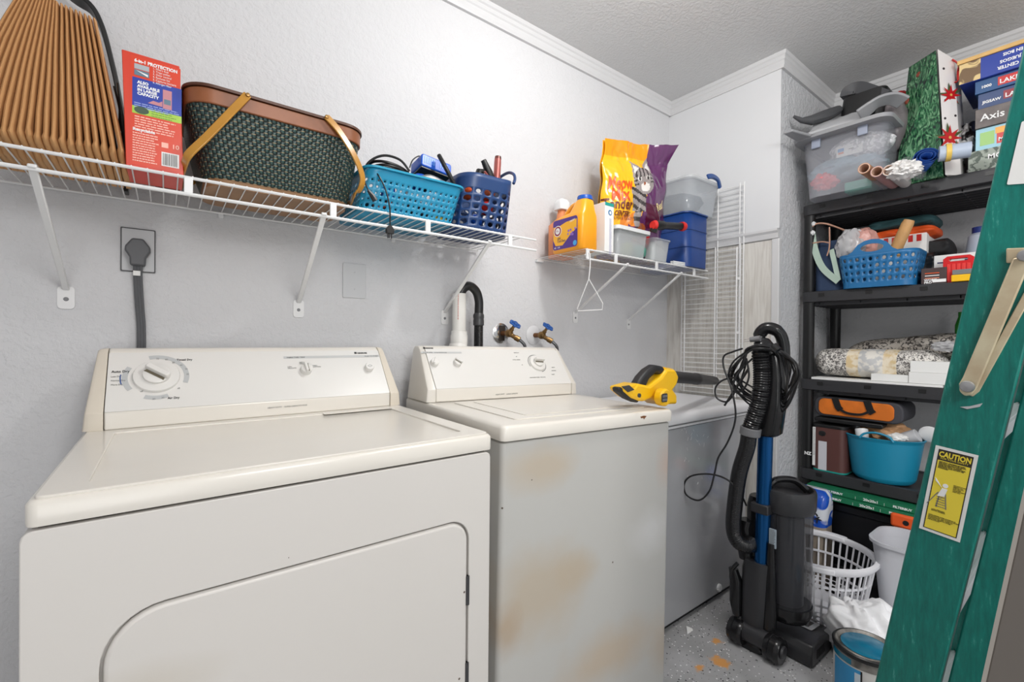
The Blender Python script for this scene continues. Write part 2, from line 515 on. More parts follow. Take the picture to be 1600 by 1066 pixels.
def stained(name, base, spots, seed=0, marks=True):
    """enamel with worn patches of their own shape; spots = (point, radius, colour, softness)"""
    m = mat(name, base, .36)
    nt = m.node_tree; p = nt.nodes['Principled BSDF']; L = nt.links.new
    tc = nt.nodes.new('ShaderNodeTexCoord')
    rgb = nt.nodes.new('ShaderNodeRGB'); rgb.outputs[0].default_value = lin(base)
    last = rgb.outputs[0]
    nz = nt.nodes.new('ShaderNodeTexNoise'); nz.inputs['Scale'].default_value = 9; nz.inputs['Detail'].default_value = 5
    L(tc.outputs['Object'], nz.inputs['Vector'])
    for q, rad, col, soft, st, amp in spots:
        mp = nt.nodes.new('ShaderNodeMapping'); mp.vector_type = 'POINT'
        mp.inputs['Location'].default_value = (-q[0]/rad[0], 0, -q[2]/rad[2])
        mp.inputs['Scale'].default_value = (1/rad[0], 0, 1/rad[2])
        L(tc.outputs['Object'], mp.inputs[0])
        d = nt.nodes.new('ShaderNodeVectorMath'); d.operation = 'LENGTH'; L(mp.outputs[0], d.inputs[0])
        ma = nt.nodes.new('ShaderNodeMath'); ma.operation = 'MULTIPLY_ADD'; L(nz.outputs[0], ma.inputs[0]); ma.inputs[1].default_value = amp; L(d.outputs[1], ma.inputs[2])
        r = nt.nodes.new('ShaderNodeMapRange'); r.inputs[1].default_value = 1+amp*.5+soft; r.inputs[2].default_value = 1+amp*.5-soft; r.inputs[4].default_value = st
        L(ma.outputs[0], r.inputs[0])
        mx = nt.nodes.new('ShaderNodeMix'); mx.data_type = 'RGBA'
        L(r.outputs[0], mx.inputs[0]); L(last, mx.inputs[6]); mx.inputs[7].default_value = lin(col)
        last = mx.outputs[2]
    if marks:
        v = nt.nodes.new('ShaderNodeTexVoronoi'); v.inputs['Scale'].default_value = 11
        L(tc.outputs['Object'], v.inputs['Vector'])
        a = nt.nodes.new('ShaderNodeMath'); a.operation = 'LESS_THAN'; a.inputs[1].default_value = .028; L(v.outputs['Distance'], a.inputs[0])
        mx = nt.nodes.new('ShaderNodeMix'); mx.data_type = 'RGBA'
        L(a.outputs[0], mx.inputs[0]); L(last, mx.inputs[6]); mx.inputs[7].default_value = lin((96, 84, 72))
        last = mx.outputs[2]
    L(last, p.inputs['Base Color'])
    return m

def console(t, w, y0, y1, z0, zl, z1, panel, capm, pm, cap=.034):
    """raked control console; y0 base front, y1 top front; returns the frame of the raked face"""
    prof = [(y0, z0), (y0, zl), (y1-.006, z1-.008), (y1+.006, z1), (y1+.04, z1+.001), (y1+.05, z1-.01), (y1+.055, z0)]
    b = B(t); b.rings([[(x, y, z) for y, z in prof] for x in (cap+.0015, w-cap-.0015)])
    body = b.build('console', capm, t, bevel=.003)
    for sgn in (0, 1):
        xa, xb = (cap, 0) if sgn == 0 else (w-cap, w)
        ins = .016 * (1 if sgn == 0 else -1)
        rings = []
        for f_, fr_ in ((0, 0), (.7, .25), (.93, .6), (1, 1)):
            x = xa + (xb-xa)*f_
            k = 1 - .07*fr_
            rr = []
            for y, z in prof:
                h = (z-z0)/(z1-z0)
                rr.append((x + ins*h*f_, y + (y1+.055-y)*.06*fr_, z0 + (z-z0)*(1-.03*fr_)))
            rings.append(rr)
        B(t).rings(rings).build('end_cap', CREAM2 if panel else capm, t, bevel=.005, bseg=3)
    # face
    fr = wm(t) @ frame((0, y0, zl), (1, 0, 0), (0, y1-.006-y0, z1-.008-zl))
    L_ = math.hypot(y1-.006-y0, z1-.008-zl)
    pf = B().prism(rr2(cap+.002, w-cap-.002, .001, L_-.002, .003, 2), fr, .0012).build('control_panel', pm, t, smooth=False)
    return fr @ Matrix.Translation((0, 0, .0013)), L_, body
def facepos(fr, px, py):
    q = fr.inverted() @ PP(px, py, fr.translation, fr.to_3x3().col[2])
    return q.x, q.y
def knob(t, fr, px, py, r, h, name, skirt=True, ang=0, bar=(1, .3), dark=True):
    x, y = facepos(fr, px, py)
    F = fr @ Matrix.Translation((x, y, 0))
    if skirt:
        k = B().lathe([(r, .0), (r, .004), (r*.97, .007), (r*.62, .009), (.0001, .0095)], F, 36).build(name, CPANEL, t)
    else:
        k = B().lathe([(r, 0), (r*.95, h*.5), (.0001, h*.55)], F, 30).build(name, CPANEL, t)
    r2 = r*.6 if skirt else r*.96
    F2 = F @ Matrix.Rotation(ang, 4, 'Z')
    hz = .009 if skirt else h*.5
    B().lathe([(r2, hz-.003), (r2*.97, hz+.006), (r2*.8, hz+.008), (.0001, hz+.008)], F, 30).build('knob_hub', CPANEL, k)
    b = B().rings([[F2 @ Vector((x_*r2*s_, y_*r2*s_ + .14*r2, z_)) for x_, y_ in ((-1, -.16), (-.9, -.24), (.9, -.24), (1, -.16), (1, .16), (.9, .24), (-.9, .24), (-1, .16))] for s_, z_ in ((1, hz+.006), (1, hz+h-.004), (.92, hz+h))])
    g = b.build('grip', CPANEL, k, bevel=.0012)
    if dark:
        B().prism([(-.86*r2, -.34*r2), (.86*r2, -.34*r2), (.8*r2, -.11*r2), (-.8*r2, -.11*r2)], F2 @ Matrix.Translation((0, 0, hz+.0075)), .001).build('grip_recess', KNOBD, k, smooth=False, label='dark recess beside the grip')
    return x, y, F

# ---- dryer
DW, DY0 = .704, .807
dr = thing('clothes_dryer', 'leftmost cream clothes dryer with large timer dial and round cornered front door', 'dryer', (-.14, DY0, 0))
DST = stained('dryer_front_enamel', (213, 209, 204), [((.1, 0, .62), (.09, 1, .035), (196, 188, 174), .5, .5, .8), ((.6, 0, .15), (.1, 1, .1), (200, 190, 176), .5, .4, .8)])
dx0, dx1, dz1 = .074, .642, .74
hole = rr2(dx0-.0035, dx1+.0035, .14-.0035, dz1+.0035, [.045, .07, .05, .05], 8)
b = B(dr); b.plate(rr2(-.003, DW-.006, .025, .8745, .012, 3), [hole], frame((0, .014, 0), (1, 0, 0), (0, 0, 1)), .014)
fp = b.build('front_panel', DST, dr, bevel=.0025, ang=30)
B(dr).box(-.003, DW-.006, .014, .63, .02, .872).build('cabinet', DCAB, dr, smooth=False, bevel=.008)
B(dr).box(.01, DW-.01, .02, .6, .86, .885).build('seam_gasket', SEAM, dr, smooth=False)
F_ = frame((0, .0135, 0), (1, 0, 0), (0, 0, 1))
do = B(dr).prism(rr2(dx0, dx1, .14, dz1, [.042, .067, .047, .047], 8), F_, .014).build('door', DST, dr, bevel=.006, bseg=4)
for z in (.592, .41):
    hg = B(dr).cyl((dx1+.001, .0005, z-.03), (dx1+.001, .0005, z+.03), .0042, seg=10)
    hg.box(dx1-.001, dx1+.004, .0005, .006, z-.03, z+.03)
    hg.build('hinge', DGREY, dr)
B(dr).box(.02, DW-.02, .02, .6, 0, .025).build('base', SEAM, dr, smooth=False)
# top with a shallow recess
top = B(dr).rrect([(DW/2, .318, DW/2-.001, .318, .012, .879), (DW/2, .318, DW/2, .319, .014, .884), (DW/2, .318, DW/2, .319, .014, .906), (DW/2, .318, DW/2-.004, .315, .012, .911), (DW/2, .318, DW/2-.01, .309, .01, .912)]).build('top', CREAM, dr, ang=50)
b = B(dr); b.plate(rr2(.008, DW-.008, .006, .63, .01, 3), [rr2(.055, DW-.05, .048, .45, .008, 3)], Matrix.Translation((0, 0, .911)), .0045)
b.build('top_rim', CREAM, dr, bevel=.003, bseg=3)
B(dr).prism(rr2(.47, .665, .435, .468, .006, 3), Matrix.Translation((0, 0, .9148)), .0022).build('lint_screen_lid', CREAM, dr, bevel=.0015)
fr, L_, body = console(dr, DW, .483, .59, .9155, .953, 1.087, True, CREAM, CPANEL)
kx, ky, KF = knob(dr, fr, 245, 589, .044, .02, 'timer_dial', True, math.radians(-38))
for a0, a1 in ((-20, 105), (150, 215), (248, 292)):
    B().prism(arc_pts(.052, .062, a0, a1), KF @ Matrix.Translation((0, 0, .0002)), .0003).build('dial_marking', mat('pale_grey_ink', (184, 186, 186), .6), dr, smooth=False)
B().prism(arc_pts(.0635, .066, 172, 196, 6), KF @ Matrix.Translation((0, 0, .0002)), .0003).build('dial_marking', mat('blue_ink', (70, 96, 150), .6), dr, smooth=False, label='short blue arc beside the dial')
ps = [('Auto Dry', 174, 583, .0088, .3), ('Less Dry', 173, 590, .0055, 0), ('Normal Dry', 173, 596.5, .0055, 0), ('More Dry', 173, 603, .0055, 0), ('Timed Dry', 276, 564, .0078, .3), ('Air Dry', 262, 624, .0078, .3),
      ('70', 244, 562, .006, 0), ('60', 258, 563, .006, 0), ('50', 269, 568, .006, 0), ('40', 281, 572, .006, 0), ('30', 289, 578, .006, 0), ('20', 291, 586, .006, 0), ('off', 277, 608, .005, 0), ('20', 238, 625, .006, 0), ('30', 252, 623, .006, 0), ('off', 217, 573, .005, 0), ('off', 219, 613, .005, 0)]
for s_, px, py, sz, sh in ps:
    x, y = facepos(fr, px, py)
    text(s_, fr, x, y, sz, INKK if sz > .007 else INKG, dr, sx=.9, bold=.00015 if sz > .007 else 0)
x0, y0 = facepos(fr, 443, 559); x1, y1 = facepos(fr, 592, 556)
decal(fr, x0, x1, y0-.004, y0+.004, mat('silver_grey_ink', (190, 191, 190), .5), dr, 'printed_band')
text('FABRIC TYPE / TEMP', fr, x0+.008, y0-.0022, .0052, INKK, dr, off=.0008)
text('PUSH TO START', fr, x1-.045, y0-.0022, .0058, INKG, dr, off=.0008)
x, y = facepos(fr, 557, 553)
text('KENMORE', fr, x+.003, y, .0062, INKK, dr, bold=.0003)
B().prism([(x-.006, y), (x+.001, y), (x+.001, y+.0062), (x-.006, y+.0062)], fr, .0006).build('brand_mark', INKK, dr, smooth=False)
kx2, ky2, _ = knob(dr, fr, 478, 579, .0155, .016, 'temperature_knob', False, math.radians(95))
text('LOW\nDELICATE', fr, kx2-.045, ky2+.012, .0048, INKG, dr)
text('MEDIUM\nPERM PRESS', fr, kx2-.014, ky2+.026, .0048, INKG, dr)
text('HIGH\nCOTTON', fr, kx2+.02, ky2+.014, .0048, INKG, dr)
x, y = facepos(fr, 576, 576)
Fb = fr @ Matrix.Translation((x, y, 0))
sb = B().lathe([(.013, 0), (.013, .012), (.0118, .0145), (.0001, .0145)], Fb).build('start_button', CPANEL, dr)
b = B(); F3 = Fb @ Matrix.Translation((0, 0, .0146)); b.plate([(-.007, 0), (0, -.0045), (.007, 0), (0, .0045)], [[(-.0055, 0), (0, -.0034), (.0055, 0), (0, .0034)]], F3, .0003)
b.build('printed_mark', INKG, sb, smooth=False)
lf = wm(dr) @ frame((0, .483, .9155), (1, 0, 0), (0, 0, 1))
text('HEAVY DUTY    SUPER CAPACITY PLUS', lf, .345, .020, .0054, INKG, dr)

# ---- washer (slightly askew on the floor, as in the photo)
WW = .622
wa = thing('washing_machine', 'cream top loading washing machine with stained blank front, between the dryer and the chest freezer', 'washer', (.6, .842, 0), rot=(0, math.radians(.9), math.radians(-3.2)))
iw = wm(wa).inverted()
def wl(px, py):
    n_ = wm(wa).to_3x3() @ Vector((0, 1, 0))
    return iw @ PP(px, py, wa.location, n_)
sp = []
for px, py, rx, rz, col, so, st, am in ((850, 732, .085, .045, (186, 168, 142), .6, .6, 1.2), (850, 925, .12, .095, (184, 166, 140), .6, .6, 1.4), (905, 890, .05, .045, (184, 166, 140), .6, .5, 1.0),
                                      (1020, 830, .07, .05, (208, 208, 208), .7, .7, 1.5), (1045, 725, .035, .05, (200, 168, 150), .8, .5, .8), (960, 1020, .16, .06, (190, 168, 140), .6, .6, 1.5), (1045, 1010, .06, .05, (186, 162, 134), .7, .5, 1), (795, 990, .03, .05, (170, 140, 104), .6, .5, 1.2)):
    q = wl(px, py); sp.append((q, (rx, 1, rz), col, so, st, am))
WST = stained('washer_front_enamel', (188, 187, 183), sp)
B(wa).rrect([(WW/2, .305, WW/2-.004, .30, .014, .03), (WW/2, .305, WW/2-.004, .30, .014, .874), (WW/2, .305, WW/2-.008, .296, .012, .877)], seg=4).build('cabinet', WST, wa, ang=50)
B(wa).box(.02, WW-.02, .03, .58, 0, .03).build('base', SEAM, wa, smooth=False)
B(wa).box(.012, WW-.012, .016, .58, .87, .885).build('seam_gasket', SEAM, wa, smooth=False)
B(wa).rrect([(WW/2, .305, WW/2-.001, .306, .014, .881), (WW/2, .305, WW/2, .307, .016, .886), (WW/2, .305, WW/2, .307, .016, .909), (WW/2, .305, WW/2-.004, .303, .014, .915), (WW/2, .305, WW/2-.01, .297, .012, .917)], seg=5).build('top', CREAM, wa, ang=50)
B(wa).prism(rr2(.075, WW-.06, .055, .40, .012, 4), Matrix.Translation((0, 0, .9165)), .0035).build('lid', CREAM, wa, bevel=.003, bseg=3)
B(wa).prism(rr2(.13, WW-.115, .09, .375, .01, 4), Matrix.Translation((0, 0, .9199)), .0016).build('lid_panel', CREAM, wa, bevel=.0015, bseg=2)
# scuffs on the lid and a rust chip on the front lip
scuff = mat('grey_scuff', (196, 194, 190), .6); rust = mat('rust_chip', (120, 74, 40), .9)
fl = wm(wa) @ Matrix.Translation((0, 0, .9202))
b = B(); pts = [(.46, .12), (.50, .118), (.53, .10), (.55, .092), (.53, .085), (.50, .088), (.48, .1), (.45, .112)]
b.prism(pts, fl, .0003); b.prism([(.56, .088), (.575, .09), (.572, .097)], fl, .0003); b.build('worn_patch', scuff, wa, smooth=False, label='dull grey worn patch')
fq = wm(wa) @ frame((0, -.002, 0), (1, 0, 0), (0, 0, 1))
B().prism([(.47, .905), (.485, .907), (.497, .905), (.49, .9), (.486, .896), (.482, .901), (.474, .9)], fq, .0005).build('rust_mark', rust, wa, smooth=False, label='small rust chip')
fr, L_, body = console(wa, WW, .43, .535, .918, .958, 1.092, False, CREAM, CPANEL, .03)
x0, y0 = facepos(fr, 658, 551); x1, _ = facepos(fr, 721, 551)
decal(fr, x0, x1, y0-.003, y0+.0035, mat('silver_grey_ink', (190, 191, 190), .5), wa, 'printed_band')
text('WATER LEVEL', fr, x0+.006, y0-.002, .0055, INKG, wa, off=.0008)
text('WATER TEMPERATURE', fr, x0+.045, y0-.002, .0045, INKG, wa, off=.0008)
x, y = facepos(fr, 665, 545)
text('KENMORE', fr, x, y, .0058, INKK, wa, bold=.0003)
B().prism([(x-.008, y), (x-.001, y), (x-.001, y+.006), (x-.008, y+.006)], fr, .0006).build('brand_mark', INKK, wa, smooth=False)
knob(wa, fr, 678, 568, .0145, .014, 'water_level_knob', False, math.radians(60), dark=False)
knob(wa, fr, 714, 568, .0145, .014, 'temperature_knob', False, math.radians(-40))
kx, ky, KF = knob(wa, fr, 839, 568, .034, .022, 'timer_dial', True, math.radians(-5))
B().prism(arc_pts(.037, .0395, -80, 200, 24), KF @ Matrix.Translation((0, 0, .0002)), .0003).build('dial_marking', INKG, wa, smooth=False)
for s_, px, py in (('REGULAR', 803, 552), ('off', 806, 558), ('ULTRA CLEAN', 801, 563), ('off', 815, 571), ('HEAVY', 862, 575), ('NORMAL', 862, 580), ('LIGHT', 862, 586), ('PERMANENT PRESS   DELICATE', 828, 591)):
    x, y = facepos(fr, px, py); text(s_, fr, x, y, .0052, INKG, wa)
lf = wm(wa) @ frame((0, .43, .918), (1, 0, 0), (0, 0, 1))
text('HEAVY DUTY    LARGE CAPACITY', lf, .25, .012, .006, INKG, wa)

# ================================================================ chest freezer
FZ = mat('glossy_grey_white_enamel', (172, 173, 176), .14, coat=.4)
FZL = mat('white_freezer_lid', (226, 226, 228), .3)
cf = thing('chest_freezer', 'low white chest freezer against the panelled wall, to the right of the washer', 'freezer', (1.72, 1.22, 0))
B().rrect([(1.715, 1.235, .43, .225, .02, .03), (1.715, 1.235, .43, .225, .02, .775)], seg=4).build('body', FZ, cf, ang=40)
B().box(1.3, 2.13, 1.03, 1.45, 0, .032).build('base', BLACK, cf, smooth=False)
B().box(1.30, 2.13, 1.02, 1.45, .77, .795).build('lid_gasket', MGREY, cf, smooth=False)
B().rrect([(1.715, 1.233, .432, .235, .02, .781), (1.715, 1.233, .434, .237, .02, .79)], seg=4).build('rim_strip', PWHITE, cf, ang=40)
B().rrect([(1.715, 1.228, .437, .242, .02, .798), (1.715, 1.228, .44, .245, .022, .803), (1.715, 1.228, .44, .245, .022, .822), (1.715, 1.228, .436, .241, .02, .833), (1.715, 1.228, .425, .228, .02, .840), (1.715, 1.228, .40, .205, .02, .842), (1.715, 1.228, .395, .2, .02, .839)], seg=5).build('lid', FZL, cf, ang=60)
q = P(1126, 920, Y=1.0)
B().lathe([(.017, 0), (.017, .006), (.013, .01), (.0001, .012)], frame((q.x, 1.01, q.z), (1, 0, 0), (0, 0, 1))).build('drain_plug', PWHITE, cf, label='round white drain plug')
# scratches
rd = random.Random(5); b = B()
for k in range(26):
    px, py = rd.uniform(1065, 1112), rd.choice([rd.uniform(672, 705), rd.uniform(715, 760)])
    q = P(px, py, Y=1.0085); a = rd.uniform(0.6, 2.6); l = rd.uniform(.004, .016)
    b.tube([(q.x, 1.0095, q.z), (q.x+math.cos(a)*l, 1.0095, q.z+math.sin(a)*l)], .0005, 4)
b.build('scratch_marks', PWHITE, cf, smooth=False, kind='stuff')

# ================================================================ wall fittings
def wirebox(t, x0, x1, zd, name='deck_wires'):
    pass
def wire_shelf(label, x0, x1, zd, arms, bars, loc, yb=1.488, yf=1.2, ovr=0):
    t = thing('wire_shelf', label, 'shelf', loc, 0)
    b = B()
    n = int((x1-x0-ovr)/.0254)
    for i in range(n+1):
        x = x0 + .004 + i*.0254
        b.tube([(x, yb, zd+.003), (x, yf-.002, zd+.003)], .0015, 5)
    b.build('deck_wires', WHITE, t, kind=None)
    b = B()
    b.tube([(x0, yf, zd), (x1, yf, zd)], .0036, 8)
    b.tube([(x0, yf-.002, zd-.036), (x1, yf-.002, zd-.036)], .0040, 8)
    b.build('front_rail', WHITE, t)
    b = B()
    b.tube([(x0, yb, zd), (x1-ovr, yb, zd)], .003, 8)
    b.tube([(x0, (yb+yf)/2, zd-.001), (x1-ovr, (yb+yf)/2, zd-.001)], .003, 8)
    b.build('rear_rail', WHITE, t)
    for x in bars:
        B().box(x-.008, x+.008, yf-.0045, yf+.002, zd-.036, zd).build('tie_bar', WHITE, t, bevel=.0015)
    for x, zl in arms:
        b = B()
        b.tube([(x-.001, yf-.008, zd-.030), (x+.006, YA-.004, zl+.012)], 0, flat=(.013, .008, (0, .58, .8)))
        a = b.build('support_arm', WHITE, t, bevel=.002)
        p_ = B().prism(rr2(x-.009, x+.021, zl-.035, zl+.018, .008, 4), frame((0, YA-.0005, 0), (1, 0, 0), (0, 0, 1)), .003).build('foot_plate', WHITE, a, smooth=False)
        B().lathe([(.005, 0), (.004, .002), (.0001, .0025)], frame((x+.006, YA-.0035, zl-.012), (1, 0, 0), (0, 0, 1)), 12).build('screw', MGREY, p_)
    return t
ZS = 1.458
s1 = wire_shelf('long white wire shelf on the wall above the dryer and washer, holding baskets', -.95, 1.012, ZS, [(-.195, 1.215), (.315, 1.212), (.818, 1.203)], [-.245, .037, .337, .602, .90], (0, 1.5, ZS), ovr=.05)
s2 = wire_shelf('short white wire shelf in the corner above the freezer, holding detergent and cat food', 1.262, 2.115, ZS, [(1.50, 1.228), (1.885, 1.207)], [1.268, 1.43, 1.70, 1.995], (1.7, 1.5, ZS))
for x in (.62, .12, -.4):
    b = B(); b.box(x-.006, x+.006, 1.489, 1.4995, ZS-.012, ZS+.004); b.build('wall_clip', PWHITE, s1, bevel=.002)
b = B(); b.box(1.262, 1.30, 1.486, 1.4995, ZS-.010, ZS+.002); b.build('wall_clip', PWHITE, s2, bevel=.002)

# ---- dryer outlet with its cord
oc = thing('power_outlet', 'grey dryer outlet plate on the wall left of the blank plate', 'outlet', (-.057, 1.4995, 1.333))
W0 = frame((0, YA-.0005, 0), (1, 0, 0), (0, 0, 1))
PLT = mat('painted_grey_plate', (192, 193, 195), .45)
B().prism(rr2(-.090, -.024, 1.281, 1.388, .002, 2), W0, .004).build('plate', PLT, oc, bevel=.001, smooth=False)
b = B(); b.plate(rr2(-.0915, -.0225, 1.2795, 1.3895, .002, 2), [rr2(-.089, -.025, 1.282, 1.387, .002, 2)], W0, .0045); b.build('plate_edge', DGREY, oc, smooth=False)
B().lathe([(.026, 0), (.026, .004), (.022, .005)], frame((-.056, YA-.0045, 1.336), (1, 0, 0), (0, 0, 1)), 28).build('socket_face', LGREY, oc)
pc = thing('dryer_cord', 'thick dark grey dryer plug and flat cord hanging from the outlet', 'cord', (-.057, 1.48, 1.333))
CORDG = mat('dark_grey_rubber', (86, 87, 90), .5)
F_ = frame((-.057, YA-.0095, 1.333), (1, 0, 0), (0, 0, 1))
pl = [(-.011, .027), (.011, .027), (.025, .006), (.025, -.004), (.016, -.020), (.015, -.040), (-.015, -.040), (-.016, -.020), (-.025, -.004), (-.025, .006)]
B().prism(pl, F_, .026).build('plug', CORDG, pc, bevel=.004, bseg=3)
b = B()
for k in (-1, 0, 1):
    path = bez([(-.057+k*.0055, 1.478, 1.295), (-.057+k*.0055, 1.484, 1.26), (-.0535+k*.0055, 1.486, 1.19), (-.050+k*.0055, 1.487, 1.12), (-.050+k*.0055, 1.487, .93)], 6)
    b.tube(path, .0038, 8)
b.build('cord', CORDG, pc)
B().box(-.066, -.052, 1.4735, 1.474, 1.268, 1.280).build('cord_tag', PAPERW, pc, smooth=False, label='small white tag')
# ---- blank plate
bp = thing('blank_wall_plate', 'painted blank cover plate on the wall between the outlet and the drain pipe', 'wall plate', (.489, 1.4995, 1.30))
B().prism(rr2(.452, .527, 1.246, 1.359, .003, 2), W0, .004).build('plate', mat('wall_paint_plate', (199, 200, 202), .55), bp, bevel=.0015, smooth=False)
for z in (1.275, 1.33): B().lathe([(.003, 0), (.0001, .001)], frame((.489, YA-.0046, z), (1, 0, 0), (0, 0, 1)), 8).build('screw', LGREY, bp)

# ---- drain standpipe and black hose
PVC = mat('white_pvc', (222, 220, 215), .35)
dp = thing('drain_pipe', 'upright white plastic drain pipe with faint red print behind the washer', 'pipe', (.848, 1.42, .9))
px_, py_ = .846, 1.43
B().lathe([(.0245, .86), (.0245, 1.278), (.0225, 1.28), (.021, 1.28), (.021, 1.22)], Matrix.Translation((px_, py_, 0)), 28, caps=False).build('pipe', PVC, dp)
B().lathe([(.028, 1.08), (.031, 1.10), (.031, 1.128), (.029, 1.131), (.0285, 1.143), (.0246, 1.145)], Matrix.Translation((px_, py_, 0)), 28, caps=False).build('coupling', PVC, dp)
B().lathe([(.0248, 1.0), (.034, 1.02), (.035, 1.085), (.03, 1.10)], Matrix.Translation((px_-.004, py_, 0)), 28, caps=False).build('elbow', PVC, dp)
b = B()
rd = random.Random(2)
z = 1.185
while z < 1.272:
    h = rd.uniform(.002, .006)
    b.box(px_-.0165, px_-.0150, py_-.0202, py_-.0186, z, z+h); z += h + rd.uniform(.001, .003)
b.build('printed_text', mat('faded_red_ink', (205, 90, 80), .6), dp, smooth=False)
dh = thing('drain_hose', 'black corrugated washer hose hooked over into the white drain pipe', 'hose', (.92, 1.43, .9))
hp = bez([(px_, 1.43, 1.235), (px_+.002, 1.43, 1.27), (px_+.018, 1.43, 1.300), (px_+.045, 1.43, 1.310), (px_+.072, 1.43, 1.292), (px_+.084, 1.43, 1.26), (px_+.085, 1.43, 1.225), (px_+.084, 1.43, 1.2)], 8)
B().tube(hp, .0165, 16).build('hose_hook', BLACK, dh)
x = px_+.084
B().lathe([(.0175, 1.165), (.0205, 1.168), (.0205, 1.185), (.019, 1.19), (.0205, 1.196), (.0205, 1.205), (.0165, 1.212)], Matrix.Translation((x, 1.43, 0)), 20).build('hose_collar', DGREY, dh)
b = B(); z = .9; pr = []
while z < 1.166:
    pr += [(.0165, z), (.0178, z+.002)]; z += .004
b.lathe(pr, Matrix.Translation((x, 1.43, 0)), 18); b.build('hose', BLACK, dh)

# ---- two water valves
VBLUE = mat('blue_painted_metal', (28, 84, 158), .35)
PIPEC = mat('aged_copper', (120, 78, 44), .45, .6)
def valve(px, py, label, hole):
    c = P(px, py, Y=1.497)
    t = thing('water_valve', label, 'valve', (c.x, 1.4995, c.z), group=None)
    F = frame((c.x, YA-.0005, c.z), (1, 0, 0), (0, 0, 1))
    B().lathe([(.041, 0), (.041, .002), (.032, .007), (.018, .010), (.0001, .010)], F, 36).build('wall_flange', CHROME if hole else mat('white_enamel_flange', (214, 214, 216), .3), t)
    if hole:
        B().prism([(-.016, -.032), (.012, -.03), (.014, .03), (-.015, .032)], F @ Matrix.Translation((0, 0, .0101)), .0006).build('wall_opening', mat('dark_opening', (52, 44, 38), .9), t, smooth=False)
    B().cyl(F @ Vector((0, 0, .0)), F @ Vector((0, 0, .042)), .010, seg=14).build('pipe_stub', PIPEC, t)
    bo = B().lathe([(.0001, -.016), (.011, -.014), (.016, -.006), (.016, .006), (.011, .014), (.0001, .016)], F @ Matrix.Translation((.004, 0, .05)), 16).build('valve_body', BRASS, t)
    d = Vector((.62, -.5, .62)).normalized()
    st0 = F @ Vector((.004, 0, .052)); st1 = st0 + Vector((.008, -.028, .036))
    B().tube([st0, st0+(st1-st0)*.5, st0+(st1-st0)*.5, st1], [.009, .009, .0065, .0055], 12).build('bonnet', BRASS, bo)
    ax = (st1-st0).normalized()
    HF = frame(st1, ax.orthogonal(), ax.cross(ax.orthogonal()))
    b = B()
    b.tube([HF @ Vector(((.0205+.003*math.cos(6*a))*math.cos(a), (.0205+.003*math.cos(6*a))*math.sin(a), 0)) for a in [2*PI*k/48 for k in range(48)]], .0038, 8, closed=True)
    for k in range(6):
        a = 2*PI*k/6
        b.tube([HF @ Vector((0, 0, .001)), HF @ Vector((.02*math.cos(a), .02*math.sin(a), 0))], .0028, 6)
    b.lathe([(.0001, -.004), (.007, -.003), (.007, .004), (.0001, .005)], HF, 12)
    b.build('hand_wheel', VBLUE, t)
    o0 = F @ Vector((.006, -.004, .054)); o1 = o0 + Vector((.026, -.03, -.022))
    B().tube([o0, o0+(o1-o0)*.55, o0+(o1-o0)*.55, o1], [.009, .009, .0115, .0115], 10).build('outlet_nut', BRASS, bo)
    B().tube(bez([o1, o1+Vector((.016, -.012, -.022)), o1+Vector((.022, -.006, -.06)), o1+Vector((.012, .0, -.16))], 6), .0065, 10).build('supply_hose', mat('steel_braid', (92, 92, 94), .35, .6), t)
valve(783, 521, 'blue wheeled water valve beside the black drain hose, with a dark gap in its flange', True)
valve(834, 524, 'blue wheeled water valve on a plain round flange, farther from the black hose', False)

# ---- wire hanger on the corner shelf's front rail
wh = thing('wire_hanger', 'white wire clothes hanger hooked on the corner shelf', 'hanger', (1.30, 1.19, 1.42))
def hp_(px, py, y): return P(px, py, Y=y)
pts = [hp_(914, 399, 1.206), hp_(917, 395, 1.2), hp_(921.5, 397, 1.192), hp_(922, 415, 1.19), hp_(920, 436, 1.19)]
b = B(); b.tube(bez(pts, 5), .0022, 7)
b.tube([hp_(920, 436, 1.19), hp_(942, 474, 1.165), hp_(941, 484, 1.165), hp_(903, 486, 1.225), hp_(902, 482, 1.225), hp_(920, 436, 1.19)], .0019, 7)
b.build('hanger_wire', WHITE, wh)

# ---- two loose wire shelf panels standing on the freezer against the panelled wall
def loose_panel(label, X, y0, y1, z0, z1, longs, pitch, slope=0, lip=None):
    t = thing('loose_wire_shelf', label, 'shelf', (X, (y0+y1)/2, z0), group=None)
    b = B(); n = int((z1-z0)/pitch)
    for i in range(n+1):
        z = z0 + i*pitch
        b.tube([(X, y0, z), (X, y1, z)], .0019, 5)
    b.build('deck_wires', WHITE, t)
    b = B()
    for y in longs: b.tube([(X-.003, y, z0-.004 if z0 > .9 else z0), (X-.003, y, z1+.01)], .0032, 7)
    b.build('long_rails', WHITE, t)
    if lip:
        b = B(); b.tube([(X-.03, lip, z0), (X-.03, lip, z1-.01)], .0038, 7)
        for z in [z0+.05+k*.26 for k in range(int((z1-z0)/.26)+1)]: b.box(X-.03, X, lip-.003, lip+.003, z-.006, z+.006)
        b.build('front_lip', WHITE, t)
    return t
XPn = XB-.035
ya, yb_, ymid = P(1070, 500, X=XPn).y, P(1156, 500, X=XPn).y, P(1117, 500, X=XPn).y
loose_panel('shorter loose white wire shelf standing on the freezer, nearest the vacuum', XPn, yb_, ya, .846, 1.575, [ya, ymid, yb_], .0256, lip=P(1150, 500, X=XPn-.03).y)
ya2 = 1.40; yb2 = P(1163, 330, X=XPn+.014).y
loose_panel('taller loose white wire shelf standing behind the shorter one on the freezer', XPn+.014, yb2, ya2, .846, P(1163, 286, X=XPn).z, [ya2, yb2+.13, yb2+.02, yb2], .0256, lip=None)

